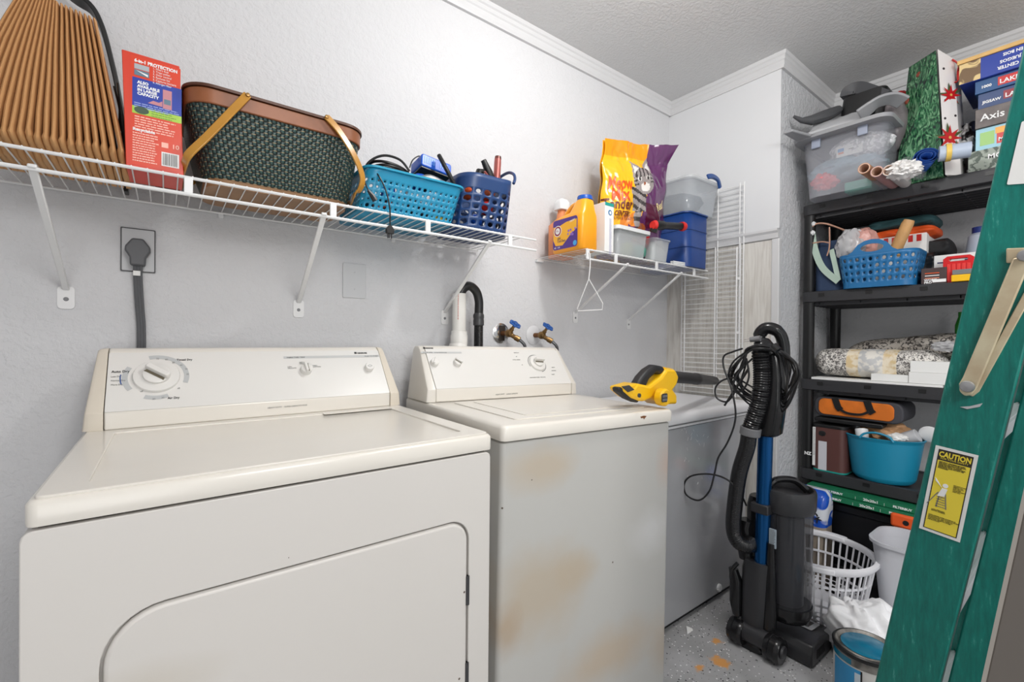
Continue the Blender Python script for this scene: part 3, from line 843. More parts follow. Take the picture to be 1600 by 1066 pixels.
# ================================================================ things on the long shelf
ZD = ZS + .0045
KRAFT = mat('brown_kraft_paper', (196, 148, 98), .75, bump=.25, bs=40, bdist=.002)
# fan of folded paper bags, edges to the front
NB = 20
rd = random.Random(11)
def bagtop(i):
    if i <= 8: return P(147-7.4*i, 27-3.3*i, Y=1.245)
    return P(147-59.2-(i-8)*4.2, .6-3.0*(i-8), Y=1.245)
for i in range(NB):
    pb_ = P(188-13.2*i, 234-2.3*i, Y=1.216)
    pt_ = bagtop(i)
    xb, zb_ = pb_.x, pb_.z + rd.uniform(-.003, .003)
    xt, zt = pt_.x, pt_.z
    w0, w1 = .0052, .0030
    def sec(z, xc, w, yf, yk, wob):
        # rounded front fold, narrowing to the rear
        return [Vector((xc-w*.8, yk, z)), Vector((xc-w, yf+.014, z)), Vector((xc-w*.55+wob, yf+.003, z)), Vector((xc+wob, yf, z)), Vector((xc+w*.55+wob, yf+.003, z)), Vector((xc+w, yf+.014, z)), Vector((xc+w*.8, yk, z))]
    b = B(); rr = []
    xl = xb + .004
    rr.append(sec(ZD+.0005, xl, w0*1.05, 1.275+.004*(i % 3), 1.40, 0))
    rr.append(sec(ZD+.010, xl, w0*1.1, 1.246, 1.40, 0))
    rr.append(sec(zb_-.008, xb+.001, w0*1.15, 1.222, 1.41, rd.uniform(-.001, .001)))
    rr.append(sec(zb_, xb, w0*1.15, 1.214, 1.41, rd.uniform(-.0015, .0015)))
    rr.append(sec(zb_+.010, xb, w0*.85, 1.217, 1.41, rd.uniform(-.001, .001)))
    N = 7
    for k in range(1, N+1):
        f = k/N
        x = xb + (xt-xb)*(f - .10*math.sin(f*PI)*(xt-xb > 0))
        rr.append(sec(zb_+.01+(zt-zb_-.01)*f, x, w0 + (w1-w0)*f, 1.217+.028*f, 1.41+.01*f, rd.uniform(-.0005, .0005)))
    b.rings(rr)
    b.build('paper_bag', KRAFT, None, cat='bag', label='folded brown paper bag standing in the fanned row at the left end of the shelf', group='fanned brown paper bags', recalc=True, ang=60)
# black curved holder behind the bags
ho = thing('black_wire_holder', 'black curved holder behind the brown paper bags', 'holder', (-.1, 1.42, ZD))
arc = [P(64, -40, Y=1.435), P(104, -10, Y=1.455), P(141, 12, Y=1.455), P(160, 45, Y=1.455), P(174, 95, Y=1.455), P(186, 150, Y=1.455), P(195, 215, Y=1.455), P(197, 270, Y=1.455)]
arc[-1].z = ZD+.002
B().tube(bez(arc, 5), 0, flat=(.04, .010, (1, 0, .3))).build('rim_band', BLACK, ho, bevel=.002)
b = B()
for a_ in ((178, 135, 189, 205), (184, 130, 184, 215), (187, 170, 189, 250)):
    b.tube(bez([P(a_[0], a_[1], Y=1.36), P((a_[0]+a_[2])/2+3, (a_[1]+a_[3])/2, Y=1.35), P(a_[2], a_[3], Y=1.36)], 4), .002, 6)
b.build('wire_loops', BLACK, ho)

# red filter box
q0 = P(197, 250, Y=1.213); q1 = P(287, 268, Y=1.213); qt = P(190, 77, Y=1.222); qr = P(283, 103, Y=1.222)
REDB = mat('red_carton', (214, 62, 38), .35, var=.05, vs_=9)
rb = thing('filter_box', 'tall red printed carton standing between the paper bags and wicker basket', 'box', (q0.x, 1.25, ZD))
bw = q1.x-q0.x; bz = ZD; bh = (qt.z+qr.z)/2 - bz
lx = qt.x - q0.x
b = B()
A = [Vector((q0.x, 1.213, bz)), Vector((q1.x, 1.213, bz)), Vector((q1.x, 1.335, bz)), Vector((q0.x, 1.335, bz))]
up = Vector((lx, .010, bh))
b.rings([A, [v + up for v in A]])
b.build('carton', REDB, rb, smooth=False, bevel=.001, bseg=1)
fr = frame(A[0], (1, 0, 0), up)
k = bh
decal(fr, .006, bw-.006, .006, bh-.006, mat('red_carton_face', (216, 64, 34), .32), rb, off=.0002, th=.0002)
decal(fr, .009, bw-.004, k*.54, k*.79, mat('blue_print', (30, 58, 160), .35), rb, off=.0004, label='blue panel')
decal(fr, .009, bw-.004, k*.475, k*.54, mat('lime_print', (166, 204, 70), .35), rb, off=.0004, label='lime green stripe')
text('6-in-1 PROTECTION', fr, .012, k*.925, .0095, INKW, rb, bold=.0004, off=.0008, sx=.85)
text('1. Filters dust\n2. Traps pollen\n3. Odor control\n4. Reduces lint\n5. Captures bacteria\n6. Allergen filter', fr, .042, k*.902, .0060, INKW, rb, off=.0008, sx=.8)
decal(fr, .012, .036, k*.865, k*.91, mat('photo_grey', (170, 176, 182), .4), rb, 'printed_picture', off=.0006)
decal(fr, .012, .036, k*.81, k*.858, mat('photo_steel', (96, 122, 140), .4), rb, 'printed_picture', off=.0006)
B().prism([(.015, k*.852), (.034, k*.835), (.034, k*.815)], fr @ Matrix.Translation((0, 0, .001)), .0002).build('printed_picture', INKW, rb, smooth=False)
text('ALSO\nAVAILABLE\nIN LARGE\nCAPACITY', fr, .017, k*.742, .0082, INKW, rb, bold=.0004, off=.0009, space=.95, sx=.9)
decal(fr, bw*.62, bw*.78, k*.575, k*.745, mat('pink_print', (196, 132, 140), .4), rb, 'printed_picture', off=.0008)
decal(fr, bw*.64, bw*.76, k*.615, k*.66, mat('photo_steel', (96, 122, 140), .4), rb, 'printed_picture', off=.001)
B().prism([(bw*.36, k*.59), (bw*.45, k*.62), (bw*.55, k*.615), (bw*.61, k*.635), (bw*.61, k*.585)], fr @ Matrix.Translation((0, 0, .0008)), .0002).build('printed_picture', MC['pink_print'], rb, smooth=False)
stripes(fr, .012, bw-.008, k*.572, 3, .0042, .0018, mat('pale_blue_ink', (150, 166, 220), .5), rb, 1)
B().prism([(.018+.012*math.cos(a), k*.51+.0075*math.sin(a)) for a in [PI*2*i/20 for i in range(20)]], fr @ Matrix.Translation((.006, 0, .0008)), .0003).build('printed_emblem', mat('dark_green_ink', (60, 84, 64), .5), rb, smooth=False)
stripes(fr, .04, bw-.01, k*.527, 3, .0048, .0018, mat('green_ink', (110, 150, 60), .5), rb, 2)
PK = mat('pink_white_ink', (246, 186, 170), .5)
stripes(fr, .013, bw-.010, k*.455, 6, .0052, .0024, PK, rb, 3)
text('Recyclable', fr, .010, k*.325, .0085, INKW, rb, bold=.0003, off=.0009)
stripes(fr, .010, bw*.56, k*.31, 12, .0052, .0024, PK, rb, 4)
decal(fr, bw*.6, bw*.72, k*.225, k*.27, mat('pink_white_ink', (246, 186, 170), .5), rb, off=.0006)
text('10', fr, bw*.78, k*.23, .013, PK, rb, bold=.0003, off=.0009)
decal(fr, bw*.6, bw-.008, k*.06, k*.185, INKW, rb, off=.0006, label='white barcode label')
b = B(); rd = random.Random(3); x = bw*.62
F2 = fr @ Matrix.Translation((0, 0, .001))
while x < bw-.013:
    w = rd.choice([.0006, .0010, .0016]); b.prism([(x, k*.07), (x+w, k*.07), (x+w, k*.175), (x, k*.175)], F2, .0002); x += w + rd.choice([.0007, .0012])
b.build('barcode', INKG, rb, smooth=False)
B().box(q0.x+.045, q1.x-.004, 1.338, 1.365, bz, bz+bh*.995).build('inner_sleeve', BLACK, rb, smooth=False, label='black back edge')

# wicker picnic basket
def weave_mat():
    m = mat('dark_green_wicker', (30, 50, 48), .38)
    nt = m.node_tree; p = nt.nodes['Principled BSDF']; L = nt.links.new
    uv = nt.nodes.new('ShaderNodeUVMap'); uv.uv_map = 'UVMap'
    sp = nt.nodes.new('ShaderNodeSeparateXYZ'); L(uv.outputs[0], sp.inputs[0])
    def M(op, a, b=None, c=None):
        n = nt.nodes.new('ShaderNodeMath'); n.operation = op
        for i, x in enumerate((a, b, c)):
            if x is None: continue
            if isinstance(x, (int, float)): n.inputs[i].default_value = x
            else: L(x, n.inputs[i])
        return n.outputs[0]
    cu = M('DIVIDE', sp.outputs[0], .0084); cv = M('DIVIDE', sp.outputs[1], .0086)
    col, row = M('FLOOR', cu), M('FLOOR', cv)
    fu, fv = M('FRACT', cu), M('FRACT', cv)
    par = M('MODULO', M('ADD', col, row), 2)
    strand = M('SINE', M('MULTIPLY', fu, PI))
    over = M('SINE', M('MULTIPLY', M('FRACT', M('MULTIPLY', M('ADD', cv, col), .5)), PI))
    hgt = M('MULTIPLY', M('POWER', strand, .4), M('POWER', over, .35))
    dash = M('MULTIPLY', M('LESS_THAN', fv, .13), M('GREATER_THAN', par, .5))
    nz = nt.nodes.new('ShaderNodeTexNoise'); nz.inputs['Scale'].default_value = 130; L(uv.outputs[0], nz.inputs['Vector'])
    cr = nt.nodes.new('ShaderNodeValToRGB'); L(M('MULTIPLY', hgt, M('ADD', nz.outputs[0], .45)), cr.inputs[0])
    cr.color_ramp.elements[0].position = .25; cr.color_ramp.elements[0].color = lin((8, 12, 14))
    cr.color_ramp.elements[1].position = .95; cr.color_ramp.elements[1].color = lin((46, 76, 72))
    mx = nt.nodes.new('ShaderNodeMix'); mx.data_type = 'RGBA'; L(dash, mx.inputs[0]); L(cr.outputs[0], mx.inputs[6]); mx.inputs[7].default_value = lin((176, 148, 106))
    L(mx.outputs[2], p.inputs['Base Color'])
    bu = nt.nodes.new('ShaderNodeBump'); bu.inputs['Strength'].default_value = .8; bu.inputs['Distance'].default_value = .003
    L(hgt, bu.inputs['Height']); L(bu.outputs[0], p.inputs['Normal'])
    return m
bt = thing('picnic_basket', 'dark green woven picnic basket with wooden rim and two ochre swing handles', 'basket', (.21, 1.33, ZD))
WOODR = mat('reddish_brown_wood', (146, 88, 54), .4, var=.25, vs_=14)
lx0, lx1 = P(290, 160, Y=1.2).x, P(568, 215, Y=1.2).x
bx0, bx1 = P(318, 290, Y=1.24).x, P(548, 320, Y=1.235).x
zt0 = P(400, 175, Y=1.19).z
cx, hx = (lx0+lx1)/2, (lx1-lx0)/2
cb, hb = (bx0+bx1)/2, (bx1-bx0)/2
yc = 1.335
secs = []
zb0 = ZD + .016
for i in range(9):
    f = i/8
    secs.append((cb+(cx-cb)*f, yc, (hb+(hx-hb)*(f**.8)), .105+.035*(f**.8), .05, zb0+(zt0-zb0)*f))
B().rrect(secs, seg=8).build('woven_body', weave_mat(), bt, ang=60)
B().rrect([(cb, yc, hb-.004, .10, .045, ZD), (cb, yc, hb-.001, .104, .048, ZD+.018)], seg=8).build('base_band', mat('pale_brown_wood', (150, 112, 76), .5, var=.2, vs_=10), bt, ang=50)
B().rrect([(cx, yc, hx+.003, .144, .054, zt0-.006), (cx, yc, hx+.004, .145, .055, zt0+.026)], seg=8).build('rim_band', WOODR, bt, bevel=.002, ang=50)
B().rrect([(cx, yc, hx+.007, .149, .058, zt0+.027), (cx, yc, hx+.007, .149, .058, zt0+.033), (cx, yc, hx-.02, .12, .05, zt0+.040), (cx, yc, hx-.08, .06, .03, zt0+.043)], seg=8).build('lid', mat('dark_brown_wood', (84, 50, 34), .4), bt, ang=60)
OCH = mat('ochre_bentwood', (190, 136, 52), .28, var=.1, vs_=20, coat=.3)
YF_ = yc-.150
h1 = [P(387, 148, Y=YF_), P(360, 176, Y=YF_-.003), P(322, 215, Y=YF_-.004), P(296, 240, Y=YF_-.002), P(289, 254, Y=1.205)]
e1 = h1[-1]
h1 += [Vector((lx0-.004, 1.25, e1.z-.012)), Vector((lx0-.006, 1.33, e1.z-.014)), Vector((lx0-.002, 1.43, e1.z+.01)), Vector((h1[2].x, 1.486, h1[2].z)), Vector((h1[0].x, 1.487, h1[0].z))]
h2 = [P(510, 182, Y=YF_), P(530, 205, Y=YF_-.003), P(553, 242, Y=YF_-.004), P(566, 275, Y=YF_+.002), P(563, 295, Y=1.20), P(553, 306, Y=1.23)]
h2 += [Vector((h2[-1].x+.012, 1.31, h2[-1].z-.002)), Vector((h2[4].x, 1.42, h2[4].z+.01)), Vector((h2[2].x, 1.486, h2[2].z)), Vector((h2[0].x, 1.487, h2[0].z))]
for h, lab in ((h1, None), (h2, None)):
    pth = bez(h, 6)
    rings = []
    for i, q in enumerate(pth):
        t_ = (pth[min(i+1, len(pth)-1)] - pth[max(i-1, 0)]).normalized()
        outw = Vector((q.x-cx, (q.y-yc)*2.5, 0)).normalized()
        a = t_.cross(outw).normalized(); o_ = a.cross(t_).normalized()
        rings.append([q + a*x*.0085 + o_*y*.0025 for x, y in ((-1, -1), (1, -1), (1, 1), (-1, 1))])
    ha = B().rings(rings).build('swing_handle', OCH, bt, bevel=.0015)
    B().lathe([(.0001, .004), (.004, .0035), (.005, 0)], frame(h[0]+Vector((0, -.003, -.002)), (1, 0, 0), (0, 0, 1)), 12).build('rivet', BRASS, ha)

# ---- turquoise perforated basket
def clear(name, col, alpha, rough=.2):
    m = mat(name, col, rough, alpha=alpha)
    return m
TURQ = mat('turquoise_translucent_plastic', (36, 150, 190), .3)
TURQ.node_tree.nodes['Principled BSDF'].inputs['Alpha'].default_value = .78
def perf_basket(t, c0, h0, c1, h1, rad, z0, z1, cell, rfun, m, name='body', seg_skip=.12, rz=0, yc=1.33, hy0=.1, hy1=.12, solid=.002, top_solid=.18, cells_v=6, topcurve=None, ncell=None):
    """tapered rounded-rectangle basket with holes all round"""
    def outline(f, s_):
        cx_, hx_ = c0+(c1-c0)*f, h0+(h1-h0)*f
        hy_ = hy0+(hy1-hy0)*f
        pts = rr3(cx_, yc, hx_, hy_, rad, 0, seg=6)
        n = len(pts)
        Ls = [0]
        for i in range(n): Ls.append(Ls[-1]+(pts[(i+1) % n]-pts[i]).length)
        d = (s_ % 1)*Ls[-1]
        for i in range(n):
            if d <= Ls[i+1]:
                k = (d-Ls[i])/(Ls[i+1]-Ls[i]); return pts[i].lerp(pts[(i+1) % n], k)
        return pts[0]
    per = 4*(h1+hy1)
    nu = ncell or int(per/cell)
    f0, f1 = seg_skip, 1-top_solid
    def surf(u, v):
        f = f0+(f1-f0)*v
        p = outline(f, u); zt = z0+(z1-z0)*f
        return Vector((p.x, p.y, zt))
    b = B()
    b.perf(surf, nu, cells_v, rfun, closed=True)
    N = nu*4
    # solid bands below and above the holes
    def band(fa, fb, steps):
        for k in range(steps):
            g0, g1 = fa+(fb-fa)*k/steps, fa+(fb-fa)*(k+1)/steps
            ra = []; rb_ = []
            for i in range(N):
                p = outline(g0, i/N); q = outline(g1, i/N)
                za = z0+(z1-z0)*g0; zb = z0+(z1-z0)*g1
                if topcurve:
                    za += topcurve(p, g0); zb += topcurve(q, g1)
                ra.append(Vector((p.x, p.y, za))); rb_.append(Vector((q.x, q.y, zb)))
            b.rings([ra, rb_], False, False)
    band(0, f0, 1); band(f1, 1, 3)
    floor_ = [b.v(Vector((outline(0, i/N).x, outline(0, i/N).y, z0+.001))) for i in range(N)]
    b.f(floor_)
    bmesh.ops.remove_doubles(b.bm, verts=b.bm.verts[:], dist=.00005)
    if rz:
        R = Matrix.Translation((c1, yc, 0)) @ Matrix.Rotation(rz, 4, 'Z') @ Matrix.Translation((-c1, -yc, 0))
        b.bm.transform(R)
    o = b.build(name, m, t, solid=solid, ang=50)
    return o, outline
tb = thing('storage_basket', 'turquoise see-through basket with round holes, between picnic basket and navy basket', 'basket', (.64, 1.33, ZD))
tx0, tx1 = P(574, 262, Y=1.212).x, P(724, 298, Y=1.212).x
ux0, ux1 = P(562, 325, Y=1.23).x, P(707, 352, Y=1.23).x
zt1 = P(650, 278, Y=1.212).z
rd = random.Random(4); rads = {}
def rf(i, j):
    return rads.setdefault((i, j), rd.choice([.26, .36, .50, .32, .60]))
perf_basket(tb, (ux0+ux1)/2, (ux1-ux0)/2, (tx0+tx1)/2, (tx1-tx0)/2, .03, ZD+.001, zt1, .0185, rf, TURQ, hy0=.105, hy1=.125, cells_v=5, top_solid=.2, seg_skip=.06)
b = B(); cx_ = (tx0+tx1)/2; hx_ = (tx1-tx0)/2
b.rings([rr3(cx_, 1.33, hx_+.001, .126, .031, zt1-.001, 6), rr3(cx_, 1.33, hx_+.007, .132, .036, zt1-.001, 6), rr3(cx_, 1.33, hx_+.008, .133, .037, zt1+.004, 6), rr3(cx_, 1.33, hx_, .125, .03, zt1+.004, 6)], False, False)
b.build('rim', mat('turquoise_plastic', (48, 160, 196), .3), tb, ang=60)
# its contents
def item(name, label, cat, b_, m, group=None, **k):
    return b_.build(name, m, None, label=label, cat=cat, group=group, **k)
BLUE = mat('bright_blue_plastic', (22, 88, 200), .32)
cyb = 1.30
# coiled black cord
c = P(612, 262, Y=1.30)
cc = thing('coiled_cord', 'coiled black cable lying in the left end of the turquoise basket', 'cable', (c.x, 1.30, zt1))
b = B()
for k in range(5):
    w = .052+.006*(k % 3); pts = []
    for i in range(40):
        a = 2*PI*i/40
        pts.append((c.x-.004+w*math.cos(a)*(1.05), 1.30+.045*math.sin(a), zt1+.006+.0065*k+.016*math.cos(a+1+k*.4)*(k/5)))
    b.tube(pts, .0042, 7, closed=True)
b.build('coils', BLACK, cc)
B().tube(bez([P(566, 270, Y=1.27), P(578, 252, Y=1.26), P(600, 243, Y=1.25), P(625, 250, Y=1.25), P(640, 268, Y=1.25)], 6), .0035, 7).build('cable_end', BLACK, cc)
# ribbed black adapter lying below it
b = B(); q = P(623, 268, Y=1.24)
b.box(q.x-.045, q.x+.035, 1.235, 1.275, zt1-.02, zt1+.009)
for i in range(16): b.box(q.x-.030+i*.0042, q.x-.0278+i*.0042, 1.2335, 1.236, zt1+.001, zt1+.009)
item('power_adapter', 'ribbed black adapter at the rim of the turquoise basket', 'adapter', b, DGREY, bevel=.0015)
# blue charger
ch = thing('battery_charger', 'bright blue slotted charger on top of the turquoise basket', 'charger', (P(685, 250, Y=1.3).x, 1.30, zt1))
q = P(683, 258, Y=1.26)
cf_ = frame((q.x, 1.262, q.z), (1, 0, -.12), (.05, .15, 1))
b = B(); b.prism(rr2(-.052, .052, -.018, .022, .008, 4), cf_ @ Matrix.Translation((0, 0, -.075)), .075)
sh = b.build('housing', BLUE, ch, bevel=.004, bseg=3)
b = B()
for i in range(11):
    if i in (5, 6): continue
    b.prism([(-.042+i*.0076, -.006), (-.0392+i*.0076, -.006), (-.0392+i*.0076, .014), (-.042+i*.0076, .014)], cf_ @ Matrix.Translation((0, 0, .0002)), .0008)
b.build('vent_slots', mat('pale_blue_slot', (120, 170, 240), .4), ch, smooth=False)
B().prism([(-.05, -.019), (.05, -.019), (.05, -.024), (-.05, -.024)], cf_ @ Matrix.Translation((0, 0, -.06)), .058).build('base', BLACK, ch, bevel=.001)
# blue and silver heat tool under it
q = P(662, 283, Y=1.29)
ht = thing('hand_tool', 'blue and black power tool half hidden under the blue charger', 'tool', (q.x, 1.29, zt1))
B().blob((q.x-.015, 1.28, zt1+.012), (.035, .03, .028), 3, .08).build('housing', BLUE, ht)
B().tube(bez([(q.x-.03, 1.255, zt1+.01), (q.x, 1.25, zt1+.022), (q.x+.05, 1.25, zt1+.012)], 5), .012, 10).build('silver_band', mat('brushed_silver', (150, 148, 146), .35, .7), ht)
B().tube(bez([(q.x-.02, 1.26, zt1-.004), (q.x+.03, 1.25, zt1-.001), (q.x+.08, 1.25, zt1-.004)], 5), .014, 10).build('grip', BLACK, ht)
# black strap / hose over the charger
b = B(); b.tube(bez([P(686, 243, Y=1.245), P(694, 258, Y=1.225), P(703, 275, Y=1.222), P(711, 292, Y=1.225)], 6), .0068, 9)
item('black_rod', 'black rod leaning over the blue charger', 'rod', b, BLACK)
b = B(); b.tube(bez([P(640, 262, Y=1.3), P(645, 250, Y=1.3), P(655, 244, Y=1.3), P(662, 250, Y=1.28)], 6), .002, 6)
item('thin_cable', 'thin black cable arching beside the blue charger', 'cable', b, BLACK)
# hanging plugs
hc = thing('hanging_cord', 'thin black cord with a plug hanging down past the shelf front', 'cord', (P(608, 350, Y=1.19).x, 1.19, 1.42))
B().tube(bez([P(583, 266, Y=1.225), P(592, 275, Y=1.204), P(603, 298, Y=1.2), P(609, 325, Y=1.193), P(609.5, 353, Y=1.19)], 8), .0021, 7).build('cord', BLACK, hc)
q = P(609, 361, Y=1.19)
pg = B().rings([[q+Vector((x*w, y*.006, z)) for x, y in ((-1, -1), (1, -1), (1, 1), (-1, 1))] for w, z in ((.010, -.008), (.011, .004), (.004, .014))]).build('plug', BLACK, hc, bevel=.0015)
b = B()
for dx in (-.005, .005): b.box(q.x+dx-.0008, q.x+dx+.0008, q.y-.003, q.y+.003, q.z-.02, q.z-.008)
b.cyl((q.x, q.y+.003, q.z-.019), (q.x, q.y+.003, q.z-.008), .0017, seg=8)
b.build('prongs', DGREY, pg)
ic = thing('cord_plug', 'black plug dangling outside the left end of the turquoise basket', 'plug', (P(582, 306, Y=1.2).x, 1.2, 1.5))
B().tube(bez([P(568, 278, Y=1.22), P(572, 290, Y=1.205), P(578, 302, Y=1.2)], 5), .002, 6).build('cord', BLACK, ic)
q = P(582, 306, Y=1.198)
B().tube([q+Vector((-.012, 0, .012)), q, q+Vector((.008, 0, -.012))], [.004, .007, .008], 8).build('plug', BLACK, ic)
# small things seen through the wall of the basket
def small_in(px, py, y, sx, sz, m, name, label, cat='tool', rot=.3):
    q = P(px, py, Y=y); b = B()
    Fz = frame((q.x, y, q.z), (math.cos(rot), 0, math.sin(rot)), (-math.sin(rot), 0, math.cos(rot)))
    b.prism(rr2(-sx/2, sx/2, -sz/2, sz/2, min(sx, sz)*.25, 4), Fz, .012)
    item(name, label, cat, b, m, bevel=.002)
LBLUE = mat('light_blue_plastic', (60, 140, 220), .35)
small_in(597, 322, 1.245, .055, .014, mat('coral_plastic', (214, 110, 90), .5), 'coral_tray', 'coral coloured piece low in the turquoise basket', 'container')
small_in(622, 326, 1.24, .03, .014, LBLUE, 'blue_block', 'small light blue block low in the turquoise basket', 'block', -.6)
small_in(634, 302, 1.24, .008, .03, PWHITE, 'white_fitting', 'white plastic fitting inside the turquoise basket', 'fitting', 0)
small_in(672, 325, 1.245, .03, .016, mat('coral_plastic', (214, 110, 90), .5), 'coral_disc', 'round coral piece in the middle of the turquoise basket', 'container', 0)
small_in(687, 343, 1.242, .045, .010, mat('yellow_plastic', (206, 180, 60), .5), 'yellow_strip', 'yellow strip at the bottom of the turquoise basket', 'ruler', -.15)
small_in(605, 300, 1.25, .04, .04, mat('royal_blue_plastic', (30, 100, 210), .4), 'blue_pouch', 'bright blue object behind the hanging cord in turquoise basket', 'pouch', .1)

b = B(); b.blob(((tx0+tx1)/2, 1.36, (ZD+zt1)/2-.006), ((tx1-tx0)*.40, .07, (zt1-ZD)*.36), 8, .2); item('dark_filler', 'dark filler added behind the holes of the turquoise basket', 'cable', b, mat('dark_slate_filler', (44, 52, 66), .6, col2=(70, 70, 78), vs_=40))  # filler blob added so the basket holes look darker
# ---- navy round-holed basket
NAVY = mat('navy_plastic', (32, 62, 110), .38)
nb = thing('holed_basket', 'navy blue flexible basket with large round holes and loop handles', 'basket', (.86, 1.33, ZD))
nx0, nx1 = P(726, 272, Y=1.225).x, P(806, 290, Y=1.225).x
mx0, mx1 = P(717, 355, Y=1.235).x, P(799, 366, Y=1.235).x
zt2 = P(752, 273, Y=1.225).z
nrd = random.Random(9); nr = {}
def nf(i, j): return nr.setdefault((i, j), [.72, .55, .78, .62][(i+j*2) % 4])
def tc_(p, f):
    k = max(0, (f-.72)/.28)
    return k*k*.010*max(0, (p.x-(nx0+nx1)/2)/((nx1-nx0)/2))**3
perf_basket(nb, (mx0+mx1)/2, (mx1-mx0)/2, (nx0+nx1)/2, (nx1-nx0)/2, .055, ZD+.001, zt2, .027, nf, NAVY, hy0=.095, hy1=.115, cells_v=5, top_solid=.24, seg_skip=.08, solid=.003, topcurve=tc_, ncell=22)
for sgn in (1,):
    xh = nx1 if sgn > 0 else nx0
    pts = [(xh-.012*sgn, 1.222, zt2-.002), (xh-.002*sgn, 1.228, zt2+.018), (xh+.004*sgn, 1.245, zt2+.040), (xh+.006*sgn, 1.28, zt2+.054), (xh+.006*sgn, 1.33, zt2+.050), (xh+.004*sgn, 1.375, zt2+.026), (xh-.004*sgn, 1.395, zt2-.002)]
    B().tube(bez(pts, 5), .0052, 9).build('loop_handle', NAVY, nb)
# contents
b = B(); q = P(765, 262, Y=1.30)
hb_ = thing('hair_brush', 'black and pink brush sticking out of the navy basket', 'brush', (q.x, 1.30, ZD+.1))
B().tube([P(772, 290, Y=1.30), P(764, 270, Y=1.30), P(755, 250, Y=1.30)], [.014, .014, .010], 10).build('head', BLACK, hb_, bevel=.002)
B().tube([P(769, 284, Y=1.285), P(757, 268, Y=1.282)], .004, 8).build('trim_strip', mat('rose_metal', (190, 110, 104), .3, .6), hb_, label='rose coloured strip')
hd = thing('curling_iron', 'rose coloured metal barrel sticking up out of the navy basket', 'styling tool', (P(778, 262, Y=1.30).x, 1.30, ZD+.1))
B().tube([P(775, 300, Y=1.30), P(777.5, 256, Y=1.30), P(778, 247, Y=1.30)], [.012, .0125, .0115], 14).build('barrel', mat('rose_metal', (190, 110, 104), .3, .6), hd)
B().tube([P(778, 249, Y=1.30), P(778.3, 245, Y=1.30)], [.0122, .011], 14).build('end_cap', mat('brown_metal', (96, 60, 54), .35, .5), hd)
b = B(); b.tube([P(744, 282, Y=1.30), P(749, 268, Y=1.30), P(756, 268, Y=1.30)], [.012, .012, .008], 9)
item('black_comb_case', 'small black case just above the navy basket rim', 'case', b, BLACK)
for px, py, m_, l_, c_ in ((735, 300, ORANGE, 'orange cloth inside the navy basket near its rim', 'cloth'), (765, 303, mat('rust_brown', (150, 70, 40), .6), 'rust brown pouch inside the navy basket', 'pouch'), (762, 325, RED, 'red bottle inside the navy basket', 'bottle'), (745, 345, BLUE, 'blue bottle low in the navy basket', 'bottle'), (770, 350, BLACK, 'black pouch at the bottom of the navy basket', 'pouch')):
    q = P(px, py, Y=1.29); b = B(); b.blob((q.x, 1.30, q.z), (.022, .028, .024), px, .15, sub=3)
    item(c_, l_, c_, b, m_)

# ================================================================ corner shelf goods
JY = mat('orange_yellow_plastic', (250, 166, 22), .3, coat=.2)
jg = thing('detergent_jug', 'big yellow detergent jug with purple label and blue cap on the corner shelf', 'jug', (1.30, 1.30, ZD))
jx0, jx1, jy0, jy1 = 1.248, 1.345, 1.212, 1.385
jzt = P(907, 330, Y=1.215).z
zc0 = P(930, 312, Y=1.215).z
b = B()
def jug_sec(z, ya, yb, k=0, r=.022): return ((jx0+jx1)/2, (ya+yb)/2, (jx1-jx0)/2-k, (yb-ya)/2, r, z)
h = zc0-ZD
b.rrect([jug_sec(ZD, jy0+.006, jy1-.006, .004), jug_sec(ZD+.006, jy0, jy1), jug_sec(ZD+h*.62, jy0, jy1), jug_sec(ZD+h*.68, jy0, jy1-.006, .002), jug_sec(ZD+h*.73, jy0, jy1-.045, .006), jug_sec(ZD+h*.76, jy0, jy1-.085, .010), jug_sec(ZD+h*.97, jy0+.003, jy0+.062, .018), jug_sec(ZD+h, jy0+.008, jy0+.056, .022)], seg=6)
b.build('bottle_body', JY, jg, ang=60)
zh = ZD+h*.93
B().tube(bez([(1.297, jy0+.055, zh-.002), (1.297, jy0+.085, zh+.002), (1.297, jy0+.115, zh-.014), (1.297, jy0+.135, ZD+h*.76), (1.297, jy0+.142, ZD+h*.66)], 6), .0135, 12).build('handle', JY, jg)
B().lathe([(.030, 0), (.030, .012), (.028, .016), (.0001, .016)], Matrix.Translation((1.297, jy0+.032, zc0-.002)), 24).build('cap', mat('cap_blue', (20, 84, 180), .35), jg)
fr = frame((jx0, jy1, ZD), (0, -1, 0), (0, 0, 1))
w = jy1-jy0; hh = h*.66
PURP = mat('purple_print', (82, 50, 140), .35)
decal(fr, .014, w-.022, .012, hh, PURP, jg, rad=.012)
YB = mat('label_yellow', (252, 184, 40), .35)
b = B(); F2 = fr @ Matrix.Translation((0, 0, .0007))
pts = [(.016, hh*.80), (.05, hh*.80), (.09, hh*.88), (w-.026, hh*.9), (w-.026, hh*.62), (.11, hh*.45), (.07, hh*.2), (.03, hh*.22), (.016, hh*.4)]
b.prism(pts, F2, .0002); b.build('printed_label', YB, jg, smooth=False, label='yellow swirl')
for r_, m_, o_ in ((.022, INKW, .0011), (.019, mat('maroon_ink', (150, 40, 60), .5), .0013), (.013, INKW, .0015)):
    B().prism(circ(.042, hh*.66, r_, 22), fr @ Matrix.Translation((0, 0, o_)), .0002).build('printed_emblem', m_, jg, smooth=False)
text('ARM &\nHAMMER', fr, .0325, hh*.67, .0040, mat('maroon_ink', (150, 40, 60), .5), jg, off=.0018)
text('plus\nOxiClean', fr, .040, hh*.40, .0150, mat('navy_ink', (40, 44, 90), .5), jg, off=.0011, shear=.2, sx=.8, space=.8)
text('FRESH', fr, w-.062, hh*.83, .010, INKW, jg, off=.0011, rot=.2)
